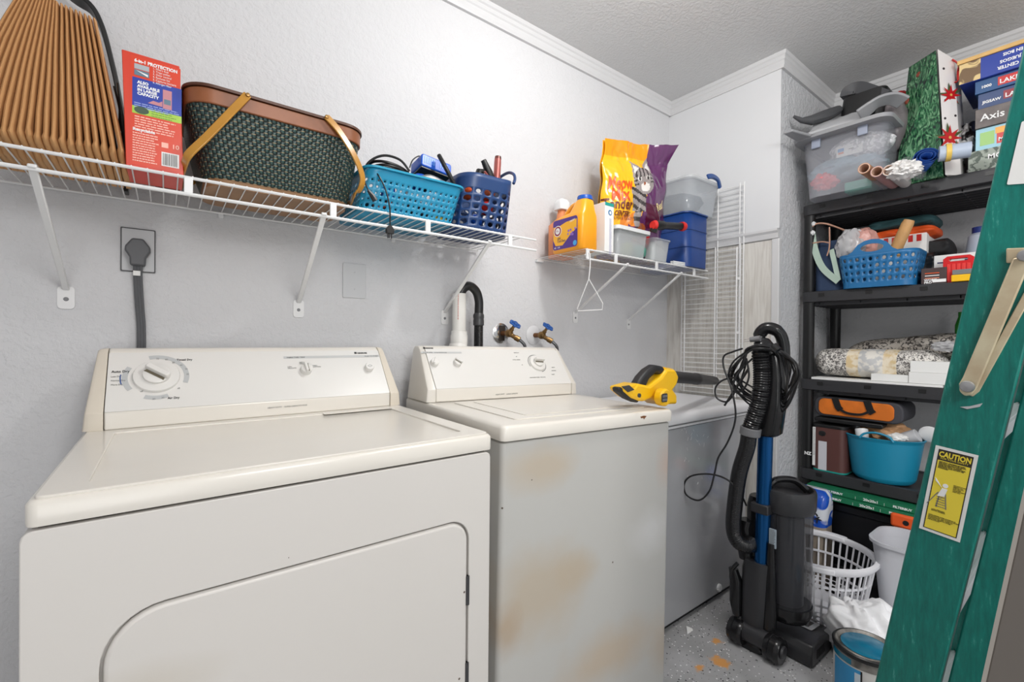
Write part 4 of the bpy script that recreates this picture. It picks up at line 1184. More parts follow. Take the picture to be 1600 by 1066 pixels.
B().prism(circ(w-.035, hh*.2, .010, 18), fr @ Matrix.Translation((0, 0, .0009)), .0002).build('printed_emblem', mat('sky_ink', (80, 170, 230), .5), jg, smooth=False)
text('HE', fr, .022, hh*.13, .010, INKW, jg, off=.0011); text('110', fr, .040, hh*.13, .010, INKW, jg, off=.0011)
b = B(); rd = random.Random(2)
for k in range(9):
    cx_, cy_ = w-.055+rd.uniform(-.018, .022), hh*.5+rd.uniform(-.015, .018)
    b.prism(circ(cx_, cy_, rd.uniform(.003, .006), 8), fr @ Matrix.Translation((0, 0, .001+k*.00005)), .0002)
b.build('printed_flowers', mat('lilac_print', (150, 110, 200), .4), jg, smooth=False)
# second bottle behind, white cap with a red dot
q = P(876, 315, Y=1.43)
wb = thing('spray_bottle', 'pale bottle with red dotted white cap behind the yellow jug', 'bottle', (q.x, 1.44, ZD))
bx_ = 1.330
B().rrect([(bx_+.022, 1.435, .050, .034, .015, ZD), (bx_+.022, 1.435, .050, .034, .015, ZD+.14), (bx_+.022, 1.432, .02, .02, .012, ZD+.17), (bx_+.022, 1.432, .014, .014, .012, P(876, 325, Y=1.43).z)]).build('bottle_body', mat('pale_orange_bottle', (226, 140, 90), .4), wb, ang=60)
zq = P(876, 325, Y=1.43).z
B().rrect([(bx_+.022, 1.432, .028, .026, .012, zq-.01), (bx_+.022, 1.432, .028, .026, .012, zq+.022), (bx_+.022, 1.432, .020, .018, .01, zq+.036)]).build('cap', PWHITE, wb, bevel=.002, ang=60)
q = P(884, 318, Y=1.411)
B().lathe([(.007, 0), (.007, .002), (.0001, .003)], frame((q.x, 1.412, q.z), (1, 0, 0), (0, 0, 1)), 16).build('red_dot', RED, wb)
# white carton
zt = P(953, 318, Y=1.20).z
wc = thing('white_carton', 'slim white carton with green top edge beside the yellow jug', 'box', (1.375, 1.25, ZD))
B().box(1.358, 1.41, 1.195, 1.33, ZD, zt).build('carton', PAPERW, wc, smooth=False, bevel=.0008)
fr = frame((1.358, 1.195, ZD), (1, 0, 0), (0, 0, 1)); hz = zt-ZD
decal(fr, .0005, .0515, hz*.93, hz*.997, mat('teal_print', (30, 150, 140), .5), wc, 'printed_band')
b = B(); b.plate(circ(.030, hz*.80, .011, 20), [circ(.0315, hz*.8, .0065, 20)], fr @ Matrix.Translation((0, 0, .0003)), .0003); b.build('printed_emblem', mat('blue_green_print', (60, 120, 170), .5), wc, smooth=False)
stripes(fr @ Matrix.Translation((.026, .0, 0)) , 0, .014, hz*.68, 30, .0048, .002, mat('pale_violet_ink', (190, 188, 215), .6), wc, 9)

# ---- cat food bag
cb_ = thing('pet_food_bag', 'large shiny yellow and purple cat food bag leaning at the back of the shelf', 'bag', (1.65, 1.33, ZD))
BW, BH = .46, P(990, 222, Y=1.30).z - ZD
pBL = Vector((1.462, 1.335, ZD)); pBR = Vector((1.80, 1.262, ZD))
pTL = P(945, 216, Y=1.31); pTR = P(1045, 232, Y=1.235)
def bagS(u, v, side=1):
    base = pBL.lerp(pBR, u).lerp(pTL.lerp(pTR, u), v)
    n = Vector((-.25, -1, .03)).normalized()
    bul = .050*(max(0, 4*u*(1-u))**.6)*(max(0, math.sin(PI*min(1, v*1.15+.04)))**.6 if v < .83 else 1.0*max(0, 1-(v-.83)/.17)**.8 * max(0, math.sin(PI*(.83*1.15+.04)))**.6 + .0)
    wr = .008*noise.noise(Vector((u*5, v*6, 3))) + .006*abs(noise.noise(Vector((u*11+v*4, v*9, 8)))) + .010*noise.noise(Vector((u*3+v*3, v*3, 1)))
    wr *= 1.4*min(1, 6*u, 6*(1-u))
    curl = .05*max(0, v-.86)/.14*max(0, u-.7)/.3
    p = base + n*(bul+wr+.002)*side if side > 0 else base - n*(bul*.9+.016)
    edge = .012*noise.noise(Vector((7*v, u*2, 5)))
    return p + Vector((edge, 0, .004*noise.noise(Vector((u*6, 2, v)))*(v > .98))) + Vector((0, -curl, 0))
YEL = mat('glossy_yellow_film', (250, 182, 24), .16, coat=.5)
PUR = mat('glossy_purple_film', (92, 44, 92), .16, coat=.5)
DPUR = mat('glossy_plum_film', (84, 22, 50), .18, coat=.5)
ORG = mat('orange_snack_print', (220, 130, 44), .25)
ORD = mat('dark_orange_print', (150, 76, 40), .3)
REDF = mat('red_snack_print', (200, 44, 44), .25)
CATG = mat('grey_fur_print', (146, 138, 136), .3)
CATD = mat('dark_fur_print', (58, 52, 52), .3)
CATW = mat('white_fur_print', (218, 214, 210), .3)
AMB = mat('amber_film', (252, 150, 20), .2)
mats = [YEL, PUR, DPUR, ORG, ORD, REDF, CATG, CATD, CATW, AMB]
def tri(px, py, a, b_, c_):
    def s_(p, q, r): return (p[0]-r[0])*(q[1]-r[1])-(q[0]-r[0])*(p[1]-r[1])
    P_ = (px, py); d1, d2, d3 = s_(P_, a, b_), s_(P_, b_, c_), s_(P_, c_, a)
    return not ((d1 < 0 or d2 < 0 or d3 < 0) and (d1 > 0 or d2 > 0 or d3 > 0))
def zone(u, v):
    # tabby cat head at (.55,.70)
    cx_, cy_ = .56, .67
    ex, ey = (u-cx_)/.155, (v-cy_)/.135
    a = .22
    X_, Y_ = ex*math.cos(a)+ey*math.sin(a), -ex*math.sin(a)+ey*math.cos(a)
    r = math.hypot(X_, Y_*1.1)
    if r < 1:
        for sx_ in (-.42, .42):
            if math.hypot((X_-sx_)/.2, (Y_-.12)/.15) < 1: return 7 if math.hypot((X_-sx_)/.1, (Y_-.12)/.13) < 1 else 8
        if math.hypot(X_/.12, (Y_+.2)/.1) < 1: return 4
        if math.hypot(X_/.45, (Y_+.45)/.3) < 1: return 8
        if Y_ > .25 and math.sin(X_*16) > .35: return 7
        if abs(Y_) < .3 and abs(X_) > .6 and math.sin(Y_*26) > .3: return 7
        return 6
    if tri(X_, Y_, (-.98, .15), (-.95, 1.5), (-.15, .95)): return 8 if tri(X_, Y_, (-.85, .3), (-.85, 1.2), (-.35, .9)) else 6
    if tri(X_, Y_, (.98, .15), (.95, 1.5), (.15, .95)): return 8 if tri(X_, Y_, (.85, .3), (.85, 1.2), (.35, .9)) else 6
    # chest
    if .36 < u < .58 and .40 < v < .60 and (u-.36) > (.60-v)*.15: return 7 if math.sin(v*90+u*30) > .2 else 6
    if math.hypot((u-.48)/.06, (v-.36)/.10) < 1 and u < .52: return 7 if math.sin(v*80) > .2 else 6
    # snack shapes
    if math.hypot((u-.42)/.075, (v-.33)/.06) < 1: return 3
    if tri(u, v, (.30, .19), (.50, .26), (.56, .10)): return 4 if math.sin(u*120) > .4 else 3
    if math.hypot((u-.30)/.06, (v-.30)/.07) < 1: return 3
    if .56 < u < .74 and .08 < v < .22 and (v > .12 or u > .62): return 5
    if math.hypot((u-.56)/.08, (v-.26)/.05) < 1: return 4
    if math.hypot((u-.80)/.07, (v-.05)/.05) < 1: return 4
    if u > .58-.18*(v-.5) and .27 < v < .47 and u > .5: return 2
    if v < .29 + .12*(u-.3): return 1
    edge = .50 + .16*math.sin((v-.3)*2.6)
    if u > edge: return 1
    if v > .86: return 9
    return 0
b = B(); NU, NV = 96, 110
g = [[b.v(bagS(i/NU, j/NV)) for i in range(NU+1)] for j in range(NV+1)]
for j in range(NV):
    for i in range(NU):
        b.f([g[j][i], g[j][i+1], g[j+1][i+1], g[j+1][i]], zone((i+.5)/NU, (j+.5)/NV))
M2 = 16
gb = [[b.v(bagS(i/M2, j/M2, -1)) for i in range(M2+1)] for j in range(M2+1)]
for j in range(M2):
    for i in range(M2): b.f([gb[j][i+1], gb[j][i], gb[j+1][i], gb[j+1][i+1]], 0 if i < 7 else 1)
b.build('bag_body', mats, cb_, ang=180, recalc=False)
def text_on(s, u, v, size, m, sx=1, shear=0, bold=0, space=1, rot=0):
    o = text(s, Matrix.Identity(4), 0, 0, size, m, None, 'printed_text', ext=.0002, bold=bold, shear=shear, sx=sx, space=space, rot=rot)
    bm_ = bmesh.new(); bm_.from_mesh(o.data); bmesh.ops.triangulate(bm_, faces=bm_.faces[:]); bmesh.ops.subdivide_edges(bm_, edges=bm_.edges[:], cuts=2, use_grid_fill=True); bm_.to_mesh(o.data); bm_.free()
    for vv in o.data.vertices:
        uu, v2 = u+vv.co.x/BW, v+vv.co.y/BH
        p = bagS(uu, v2)
        n = (bagS(uu+.01, v2)-p).cross(bagS(uu, v2+.01)-p).normalized()
        vv.co = p + n*(.0022+vv.co.z*.3)
    o.data.transform(wm(cb_).inverted()); o.parent = cb_
ORI = mat('deep_orange_ink', (214, 82, 24), .3)
BRI = mat('brown_ink', (110, 44, 20), .35)
text_on('Meow', .05, .575, .082, ORI, .72, .05, .0022)
text_on('Mix', .10, .475, .082, ORI, .8, .05, .0022)
text_on('Tender', .0, .405, .066, BRI, .85, .05, .0016)
text_on('CENTERS', .14, .35, .030, BRI, .8, 0, .001)
text_on('SALMON & TURKEY', .12, .32, .018, BRI, .8)
text_on('Real', .80, .42, .05, mat('pale_gold_ink', (226, 206, 150), .4), .8, .2, .001, rot=.4)

# ---- clear and blue bins
CLR = clear('clear_plastic', (222, 228, 232), .34, .12)
CLR2 = clear('milky_plastic', (214, 218, 220), .36, .2)
def bin_(name, label, x0, x1, y0, y1, z0, z1, m, rim=.006, taper=.015, lid=None, rad=.018, cat='container', parts=None, T=None):
    cx_, cy_ = (x0+x1)/2, (y0+y1)/2
    t = thing(name, label, cat, (cx_, cy_, z0))
    if T is not None: t.rotation_euler = T
    R = wm(t) @ Matrix.Translation((-cx_, -cy_, -z0))
    hx_, hy_ = (x1-x0)/2, (y1-y0)/2
    b = B(R)
    b.rrect([(cx_, cy_, hx_-taper, hy_-taper, rad, z0), (cx_, cy_, hx_-rim, hy_-rim, rad, z1-.004)], cap1=False, seg=6)
    bo = b.build('bin_body', m, t, solid=.002, ang=50)
    b = B(R); b.rings([rr3(cx_, cy_, hx_-rim-.001, hy_-rim-.001, rad, z1-.006, 6), rr3(cx_, cy_, hx_, hy_, rad+.004, z1-.006, 6), rr3(cx_, cy_, hx_, hy_, rad+.004, z1, 6), rr3(cx_, cy_, hx_-rim-.001, hy_-rim-.001, rad, z1, 6)], False, False)
    b.build('rim', m, t, ang=50)
    if lid:
        B(R).rrect([(cx_, cy_, hx_+.004, hy_+.004, rad, z1-.008), (cx_, cy_, hx_+.005, hy_+.005, rad, z1+.006), (cx_, cy_, hx_-.008, hy_-.008, rad, z1+.010)], seg=6).build('lid', lid, t, ang=50)
    return t, R
x0 = P(962, 385, Y=1.19).x; x1 = P(1018, 395, Y=1.19).x
zb1 = P(1000, 362, Y=1.19).z
bin_('small_bin', 'small clear bin with white rim in front of the cat food bag', 1.425, 1.635, 1.185, 1.262, ZD, zb1, CLR2, lid=mat('milky_white_lid', (226, 228, 228), .35))
for px, py, m_, l_ in ((980, 382, mat('olive_cloth', (130, 140, 80), .7), 'olive bundle inside the small clear bin'), (1000, 384, mat('sea_green_cloth', (70, 140, 122), .7), 'sea green bundle inside the small clear bin')):
    q = P(px, py, Y=1.22); b = B(); b.blob((q.x, 1.222, ZD+.032), (.036, .022, .028), px, .3, sub=3); item('cloth_bundle', l_, 'cloth', b, m_)
bin_('open_bin', 'small clear open bin right of the lidded one, holding glass jars', 1.655, 1.79, 1.18, 1.26, ZD, P(1040, 372, Y=1.19).z-.01, CLR2)
for k, x in enumerate((1.69, 1.735, 1.765)):
    b = B(); b.lathe([(.016, 0), (.017, .004), (.017, .06+.008*k), (.011, .07+.008*k), (.011, .08+.008*k)], Matrix.Translation((x, 1.215+.006*k, ZD+.003)), 18)
    item('glass_jar', ['leftmost jar standing in the open clear bin', 'middle jar standing in the open clear bin', 'rightmost jar standing in the open clear bin'][k], 'jar', b, mat('milky_grey_glass', (190, 192, 192), .15), group='jars in the open bin')
# big dark blue bin and the clear tote on top
DBL = mat('deep_blue_plastic', (24, 62, 128), .4)
bz1 = P(1070, 326, Y=1.2).z-.012
t, R = bin_('blue_bin', 'deep blue bin at the right end of the corner shelf, under the clear tote', 1.905, 2.10, 1.175, 1.47, ZD, bz1, DBL, taper=.008, rad=.035)
b = B(R)
for z in (ZD+.09, ZD+.17): b.rings([rr3(2.0025, 1.3225, .093, .143, .035, z-.0015, 6), rr3(2.0025, 1.3225, .0945, .1445, .035, z, 6), rr3(2.0025, 1.3225, .093, .143, .035, z+.0015, 6)], False, False)
b.build('ribs', DBL, t)
zt_ = P(1078, 274, Y=1.165).z
t, R = bin_('clear_tote', 'clear lidded tote with blue handles stacked on the deep blue bin', 1.90, 2.175, 1.16, 1.485, bz1+.001, zt_, clear('clear_tote_plastic', (206, 212, 218), .30, .1), taper=.022, rad=.045, rim=.004)
B(R).rrect([(2.0375, 1.3225, .139, .163, .045, zt_), (2.0375, 1.3225, .140, .164, .045, zt_+.010), (2.0375, 1.3225, .11, .13, .04, zt_+.020)], seg=6).build('lid', mat('clear_lid', (214, 218, 220), .2, alpha=.45), t, ang=60)
B(R).tube(bez([P(1106, 276, Y=1.150), P(1114, 276, Y=1.148), P(1122, 282, Y=1.148), P(1125, 294, Y=1.150)], 6), 0, flat=(.024, .012, (0, -1, .3))).build('handle', mat('handle_blue', (30, 70, 132), .4), t, bevel=.003)
b = B(); b.blob((2.03, 1.32, (bz1+zt_)/2-.008), (.095, .125, (zt_-bz1)*.36), 4, .1)
item('grey_item', 'dark grey bundle inside the clear tote on the blue bin', 'bundle', b, mat('slate_grey_cloth', (70, 76, 88), .6))
# red and black torch
tk = thing('flashlight', 'black flashlight with red ends lying across the small bins', 'flashlight', (1.74, 1.2, 1.56))
a_, c_ = P(1023, 352, Y=1.17), P(1064, 354, Y=1.15)
B().tube([a_, a_.lerp(c_, .3), a_.lerp(c_, .34), c_], [.020, .020, .016, .016], 14).build('barrel', BLACK, tk)
B().tube([c_, c_+(c_-a_).normalized()*.012, c_+(c_-a_).normalized()*.022], [.0195, .021, .018], 16).build('end_cap', RED, tk)
B().tube([a_+(a_-c_).normalized()*.014, a_], [.016, .021], 14).build('lens_ring', RED, tk)
B().tube([P(1024, 352, Y=1.17), P(1020, 363, Y=1.18)], .016, 10).build('handle', BLACK, tk)
# white rods at the shelf edge
for k in range(5):
    a_ = P(1053, 413+k*.3, Y=1.205+.004*k); dx = .115
    b = B(); b.tube([Vector((1.835, 1.206+.011*(k % 3), ZD+.004+.008*(k//3))), Vector((1.985+.006*(k % 2), 1.198+.012*(k % 3), ZD+.004+.009*(k//3))) ], .0042, 10)
    b.build('plastic_rod', PWHITE, None, label='thin white rod in the bundle at the right front of the corner shelf', cat='rod', group='white rods on the corner shelf')

# ================================================================ leaf blower on the washer
YW = mat('tool_yellow', (244, 190, 22), .32)
TBK = mat('tool_black_rubber', (34, 34, 36), .5)
lb = thing('leaf_blower', 'yellow and black cordless leaf blower resting on the washer and pointing right', 'leaf blower', (1.19, .9, .925))
def L3(px, py, y): return P(px, py, Y=y)
def xyplate(pts, y, th, name, m, bev=.006, lab=None, par=None):
    """outline of photo positions at distance y, given real thickness"""
    b = B(); q = [L3(a, c, y) for a, c in pts]
    F_ = frame((0, y, 0), (1, 0, 0), (0, 0, 1))
    b.prism([(v.x, v.z) for v in q], F_ @ Matrix.Translation((0, 0, -th*.5)), th)
    return b.build(name, m, par or lb, bevel=bev, bseg=3, label=lab)
Yb = .885
xyplate([(984, 598), (1003, 602), (1022, 588), (1030, 576), (1043, 577), (1049, 588), (1046, 600), (1040, 608), (1046, 616), (1046, 630), (1020, 631), (1008, 620), (994, 626), (978, 620), (975, 610)], Yb, .06, 'housing', YW, .008)
xyplate([(988, 603), (1000, 610), (1009, 592), (1020, 582), (1028, 586), (1035, 580), (1030, 572), (1018, 570), (1007, 577), (997, 588)], Yb-.004, .034, 'grip', TBK, .009)
xyplate([(963, 604), (984, 598), (1000, 606), (1003, 618), (990, 626), (976, 621), (963, 610)], Yb, .054, 'battery_mount', YW, .005)
xyplate([(961, 606), (965, 604), (984, 620), (994, 627), (990, 629), (976, 623), (962, 612)], Yb-.010, .026, 'battery_pack', TBK, .004)
xyplate([(971, 604), (983, 602), (991, 609), (981, 613)], Yb-.028, .004, 'battery_label', DGREY, .001, 'dark label')
q = L3(1037, 622, Yb-.06)
vt = B().lathe([(.027, 0), (.027, .02), (.022, .026), (.0001, .026)], frame((q.x, Yb-.045, q.z+.002), (1, 0, 0), (0, 0, 1)), 24).build('intake_cover', YW, lb)
q = L3(1040, 622, Yb-.075)
b = B()
F_ = frame((q.x, Yb-.0715, q.z), (1, 0, 0), (0, 0, 1))
b.prism(rr2(-.015, .014, -.013, .013, .005, 3), F_, .001); b.build('intake_grille', TBK, vt, smooth=False)
b = B()
for i in range(3):
    for j in range(2): b.prism(rr2(-.012+i*.0085, -.006+i*.0085, -.010+j*.011, -.002+j*.011, .001, 2), F_ @ Matrix.Translation((0, 0, .0012)), .0008)
b.build('grille_openings', MGREY, vt, smooth=False)
B().lathe([(.006, 0), (.006, .004), (.0001, .005)], frame(L3(998, 618, Yb-.076), (1, 0, 0), (0, 0, 1)), 14).build('bolt', DGREY, lb)
n0, n1 = P(1040, 588, Y=.915), None
d = (P(1117, 595, Y=1.16) - n0)
n1 = n0 + d
B().tube([n0-d*.06, n0+d*.04, n0+d*.06], [.030, .030, .024], 20).build('nozzle_collar', YW, lb)
B().tube([n0+d*.06, n0+d*.50, n0+d*.51, n0+d*.56, n0+d*.57, n0+d*.97, n0+d], [.0215, .0225, .0245, .0245, .023, .0205, .019], 20).build('nozzle', TBK, lb)

# ================================================================ upright vacuum
VB = mat('vacuum_black', (26, 26, 28), .22)
VG = mat('vacuum_charcoal', (52, 52, 55), .35)
WAND = mat('metallic_blue_tube', (12, 80, 138), .22, .7)
va = thing('upright_vacuum', 'black upright vacuum with blue tube and ribbed hose standing in front of the freezer', 'vacuum cleaner', (1.74, .73, 0))
def V3(px, py, x): return P(px, py, X=x)
XW = 1.72
w0_, w1_ = V3(1206, 672, XW), V3(1186, 882, XW)
w1_ = V3(1188, 882, XW)
B().tube([V3(1197, 655, XW), V3(1190, 882, XW)], .0245, 20).build('wand', WAND, va)
# handle body above the wand
def lump(secs, name, m, par=va, seg=14, ang=60, **k):
    """secs: (px,py,X,width m,depth m) -> superellipse rings across the view"""
    b = B(); rings = []
    for px, py, x, w_, d_ in secs:
        c = V3(px, py, x)
        rings.append([c + Vector((d_/2*math.copysign(abs(math.sin(a))**.7, math.sin(a)), w_/2*math.copysign(abs(math.cos(a))**.7, math.cos(a)), 0)) for a in [2*PI*i/seg for i in range(seg)]])
    b.rings(rings); return b.build(name, m, par, ang=ang, **k)
lump([(1197, 680, XW, .072, .07), (1202, 676, XW, .078, .075), (1208, 630, XW, .080, .078), (1209, 590, XW, .076, .07), (1207, 560, XW, .062, .06), (1203, 545, XW, .05, .05)], 'handle_housing', VB)
B().tube(bez([V3(1190, 540, XW-.005), V3(1187, 524, XW), V3(1198, 513, XW+.005), V3(1216, 519, XW+.02), V3(1224, 540, XW+.03), V3(1224, 580, XW+.03), V3(1219, 605, XW+.02), V3(1210, 620, XW+.01)], 6), [.019]*6+[.022]*12+[.020]*25, 14).build('handle_loop', VB, va)
# corrugated hose
def ribbed(pts, r, pitch, amp, name, m, par):
    pth = bez(pts, 10); out = []; rr = []
    d = 0; L = 0
    for i in range(len(pth)-1):
        a, c_ = pth[i], pth[i+1]; l = (c_-a).length; n = max(1, int(l/(pitch/4)))
        for k in range(n):
            out.append(a.lerp(c_, k/n)); rr.append(r + amp*math.cos((L+l*k/n)/pitch*2*PI))
        L += l
    return B().tube(out, rr, 16).build(name, m, par, ang=80)
XH = 1.665
ribbed([V3(1198, 546, XH+.03), V3(1192, 540, XH+.005), V3(1188, 552, XH), V3(1190, 575, XH), V3(1190, 600, XH), V3(1186, 630, XH), V3(1180, 650, XH), V3(1172, 672, XH)], .0275, .0085, .0022, 'upper_hose', VB, va)
ribbed([V3(1170, 680, XH), V3(1167, 700, XH), V3(1155, 740, XH), V3(1148, 790, XH), V3(1146, 825, XH), V3(1152, 845, XH), V3(1166, 853, XH+.02), V3(1176, 848, XH+.05)], .0265, .0055, .0008, 'lower_hose', VB, va)
B().tube([V3(1173.5, 668, XH), V3(1171.5, 680, XH)], .0345, 20).build('hose_clamp', MGREY, va, bevel=.002)
B().tube([V3(1178, 676, XH+.01), V3(1190, 678, XH+.03)], .009, 10).build('clamp_screw', VG, va)
ringp = V3(1146, 838, XH)
B().tube([V3(1143, 842, XH-.0), V3(1157, 852, XH+.0)], .0, 8) if False else None
# canister (dust bin) with translucent wall
CX, CY = 1.80, .700
zc_t, zc_b = P(1235, 800, X=1.74).z, P(1235, 985, X=1.74).z
zr = P(1235, 775, X=1.74).z
B().lathe([(.0001, .135), (.066, .14), (.075, .17), (.077, zc_t-.01), (.077, zc_t)], Matrix.Translation((CX, CY, 0)), 36, caps=False, sx=1.05, sy=1.0).build('dust_bin', mat('smoked_clear_plastic', (58, 58, 62), .08, alpha=.62), va, ang=60)
B().lathe([(.05, .16), (.05, zc_t-.03)], Matrix.Translation((CX, CY, 0)), 24).build('inner_filter', mat('filter_grey', (90, 92, 98), .5), va)
B().lathe([(.081, zc_t-.012), (.085, zc_t), (.087, zr-.002), (.083, zr+.010), (.076, zr+.010), (.072, zr-.012), (.0001, zr-.014)], Matrix.Translation((CX, CY, 0)), 40, caps=False, sx=1.05).build('bin_top_ring', VG, va, ang=50)
B().tube(bez([(CX-.05, CY+.05, zr), (CX-.03, CY+.03, zr+.035), (CX+.02, CY-.01, zr+.035), (CX+.05, CY-.04, zr)], 5), .012, 10).build('carry_handle', VB, va)
# spine body behind the wand
lump([(1182, 1000, 1.735, .075, .09), (1182, 985, 1.735, .095, .10), (1184, 950, 1.735, .100, .10), (1186, 890, 1.735, .105, .095), (1189, 874, 1.735, .10, .09)], 'lower_body', VG)
lump([(1189, 886, 1.755, .10, .08), (1192, 790, 1.755, .10, .08), (1193, 776, 1.755, .09, .07)], 'spine', VB)
B().box(1.690, 1.745, V3(1206, 780, XW).y, V3(1178, 780, XW).y, V3(1190, 800, XW).z, V3(1190, 785, XW).z).build('wand_bracket', VG, va, bevel=.004)
q = V3(1205, 843, 1.70)
lf_ = frame((1.713, q.y, q.z), (0, -1, 0), (0, 0, 1))
B().prism(rr2(-.012, .012, -.034, .034, .002, 2), lf_, .002).build('info_label', mat('pale_blue_paper', (176, 190, 200), .5), va, smooth=False, label='small pale label')
stripes(lf_ @ Matrix.Translation((0, 0, .002)), -.010, .010, .03, 11, .005, .002, INKG, va, 6)
# cable tool hooks and side attachments
lump([(1202, 985, 1.712, .04, .035), (1204, 960, 1.712, .042, .035), (1204, 930, 1.712, .036, .03), (1205, 850, 1.712, .022, .02)], 'crevice_tool', VB)
lump([(1152, 960, 1.70, .03, .03), (1150, 940, 1.70, .042, .035), (1150, 905, 1.70, .04, .035), (1146, 888, 1.70, .03, .03)], 'side_tool', VB)
B().tube(bez([V3(1153, 880, 1.70), V3(1144, 890, 1.69), V3(1143, 905, 1.69), V3(1150, 915, 1.70)], 5), .007, 8).build('side_hook', VB, va)
lump([(1168, 872, 1.73, .05, .06), (1166, 850, 1.73, .06, .06), (1164, 822, 1.73, .055, .06), (1168, 812, 1.73, .05, .05)], 'hose_port', VB)
# bin lower skirt
B().lathe([(.03, .11), (.069, .125), (.078, .15), (.078, .175)], Matrix.Translation((CX, CY, 0)), 32, sx=1.05).build('bin_base', VB, va, ang=50)
# wheels, axle, head
ax0, ax1 = Vector((1.715, .815, .05)), Vector((1.715, .635, .05))
for yc_, r_ in ((.822, .044), (.695, .045)):
    wl_ = B().lathe([(.0001, -.024), (r_*.62, -.024), (r_*.66, -.028), (r_*.9, -.026), (r_, -.018), (r_, -.010), (r_*.93, -.008), (r_*.93, .008), (r_, .010), (r_, .018), (r_*.9, .026), (.0001, .026)], frame((1.69, yc_, r_+.001), (1, 0, 0), (0, 0, 1)), 28).build('wheel', VB, va, ang=40)
    B().lathe([(r_*.5, -.028), (r_*.45, -.032), (.0001, -.033)], frame((1.69, yc_, r_+.001), (-1, 0, 0), (0, 0, 1)), 20).build('hub_cap', VG, wl_)
    B().lathe([(r_*.5, .026), (r_*.45, .03), (.0001, .031)], frame((1.69, yc_, r_+.001), (1, 0, 0), (0, 0, 1)), 20).build('hub_cap', VG, wl_)
B().tube([(1.695, .81, .055), (1.695, .71, .055)], .034, 16).build('axle_housing', VG, va)
lump([(1178, 1010, 1.725, .11, .10), (1180, 990, 1.73, .10, .10), (1181, 978, 1.735, .06, .08)], 'neck', VB)
b = B()
hd_ = [(1.745, .05), (1.76, .075), (1.83, .082), (1.90, .066), (1.955, .058), (1.972, .045), (1.972, .012), (1.955, .004), (1.75, .004)]
b.rings([[(x, y, z) for x, z in hd_] for y in (.60, .615, .83, .845)])
hd_o = b.build('floor_head', VG, va, bevel=.006, bseg=3)
b = B()
for i in range(7): b.box(1.79+i*.011, 1.7945+i*.011, .5985, .602, .022, .052)
b.build('vent_slots', BLACK, hd_o, smooth=False)
fr = frame((1.84, .72, .0815), (0, -1, 0), (1, 0, -.14))
B().prism(rr2(-.085, .085, .0, .085, .008, 4), fr, .003).build('head_window', LGREY, hd_o, bevel=.001)
B().prism(rr2(-.07, .07, .012, .072, .006, 4), fr @ Matrix.Translation((0, 0, .0032)), .001).build('head_glass', mat('smoked_clear_plastic', (60, 60, 62), .1), hd_o)
# power cord: many loops round the handle
CORD = mat('cord_black', (32, 32, 34), .4)
rd = random.Random(21)
b = B()
cc_ = V3(1190, 592, XH-.0)
for k in range(9):
    xk = 1.625+.012*k if k < 5 else 1.63+.012*(k-5)
    L_x, R_x = 1146+rd.uniform(-9, 12), 1240+rd.uniform(-8, 12)
    T_y, B_y = 545+rd.uniform(-4, 5), 628+rd.uniform(-18, 14)
    pts = []
    for (px, py) in ((1190, T_y-2), (1222, T_y+5), (R_x, T_y+28), (R_x-3, (T_y+B_y)/2+10), (1226, B_y), (1195, B_y+4), (1165, B_y-12), (L_x, (T_y+B_y)/2+6), (L_x+6, T_y+26), (1168, T_y+3)):
        xx = 1.625 if 1160 < px < 1205 and py < 570 else (1.79 if 1160 < px < 1210 and py > 590 else 1.70)
        pts.append(V3(px+rd.uniform(-3, 3), py+rd.uniform(-2, 2), xx+rd.uniform(-.012, .012)))
    b.tube(bez(pts, 5, closed=True), .0034, 7, closed=True)
co = b.build('wound_cord', CORD, va)
b = B()
b.tube(bez([V3(1160, 545, 1.63), V3(1145, 550, 1.63), V3(1131, 557, 1.63), V3(1131, 575, 1.63), V3(1142, 605, 1.63), V3(1149, 640, 1.63), V3(1147, 665, 1.63), V3(1136, 693, 1.63), V3(1122, 716, 1.63), V3(1116, 742, 1.63), V3(1108, 768, 1.63), V3(1092, 782, 1.63), V3(1073, 774, 1.63), V3(1069, 757, 1.63), V3(1080, 744, 1.63), V3(1108, 741, 1.63), V3(1135, 749, 1.63), V3(1155, 768, 1.66), V3(1166, 790, 1.71)], 6), .0034, 7)
b.build('loose_cord', CORD, va)
b = B()
b.tube(bez([V3(1150, 590, 1.64), V3(1130, 594, 1.635), V3(1118, 606, 1.63), V3(1120, 622, 1.63), V3(1135, 628, 1.63), V3(1145, 618, 1.63), V3(1152, 605, 1.635), V3(1168, 580, 1.64)], 6), .0034, 7)
b.tube(bez([V3(1170, 575, 1.64), V3(1150, 606, 1.633), V3(1132, 634, 1.63)], 5), .0036, 7)
b.tube(bez([V3(1176, 560, 1.64), V3(1152, 585, 1.63), V3(1147, 610, 1.63), V3(1172, 622, 1.64)], 6), .0034, 7)
b.tube(bez([V3(1166, 560, 1.64), V3(1170, 590, 1.63), V3(1158, 612, 1.63), V3(1145, 600, 1.64), V3(1160, 575, 1.65)], 6), .0034, 7)
b.build('tangled_cord', CORD, va)
pg = B().tube([V3(1172, 531, 1.64), V3(1188, 529, 1.645)], [.009, .011], 12).build('plug', MGREY, va, label='grey plug')
b = B()
for dz in (-.004, .004): b.tube([V3(1172, 531, 1.64)+Vector((0, 0, dz)), V3(1163, 532, 1.64)+Vector((0, 0, dz))], .0014, 5)
b.build('prongs', CHROME, pg)
B().tube([V3(1208, 540, 1.62), V3(1216, 548, 1.62)], .013, 10).build('cord_wrap', VB, va)

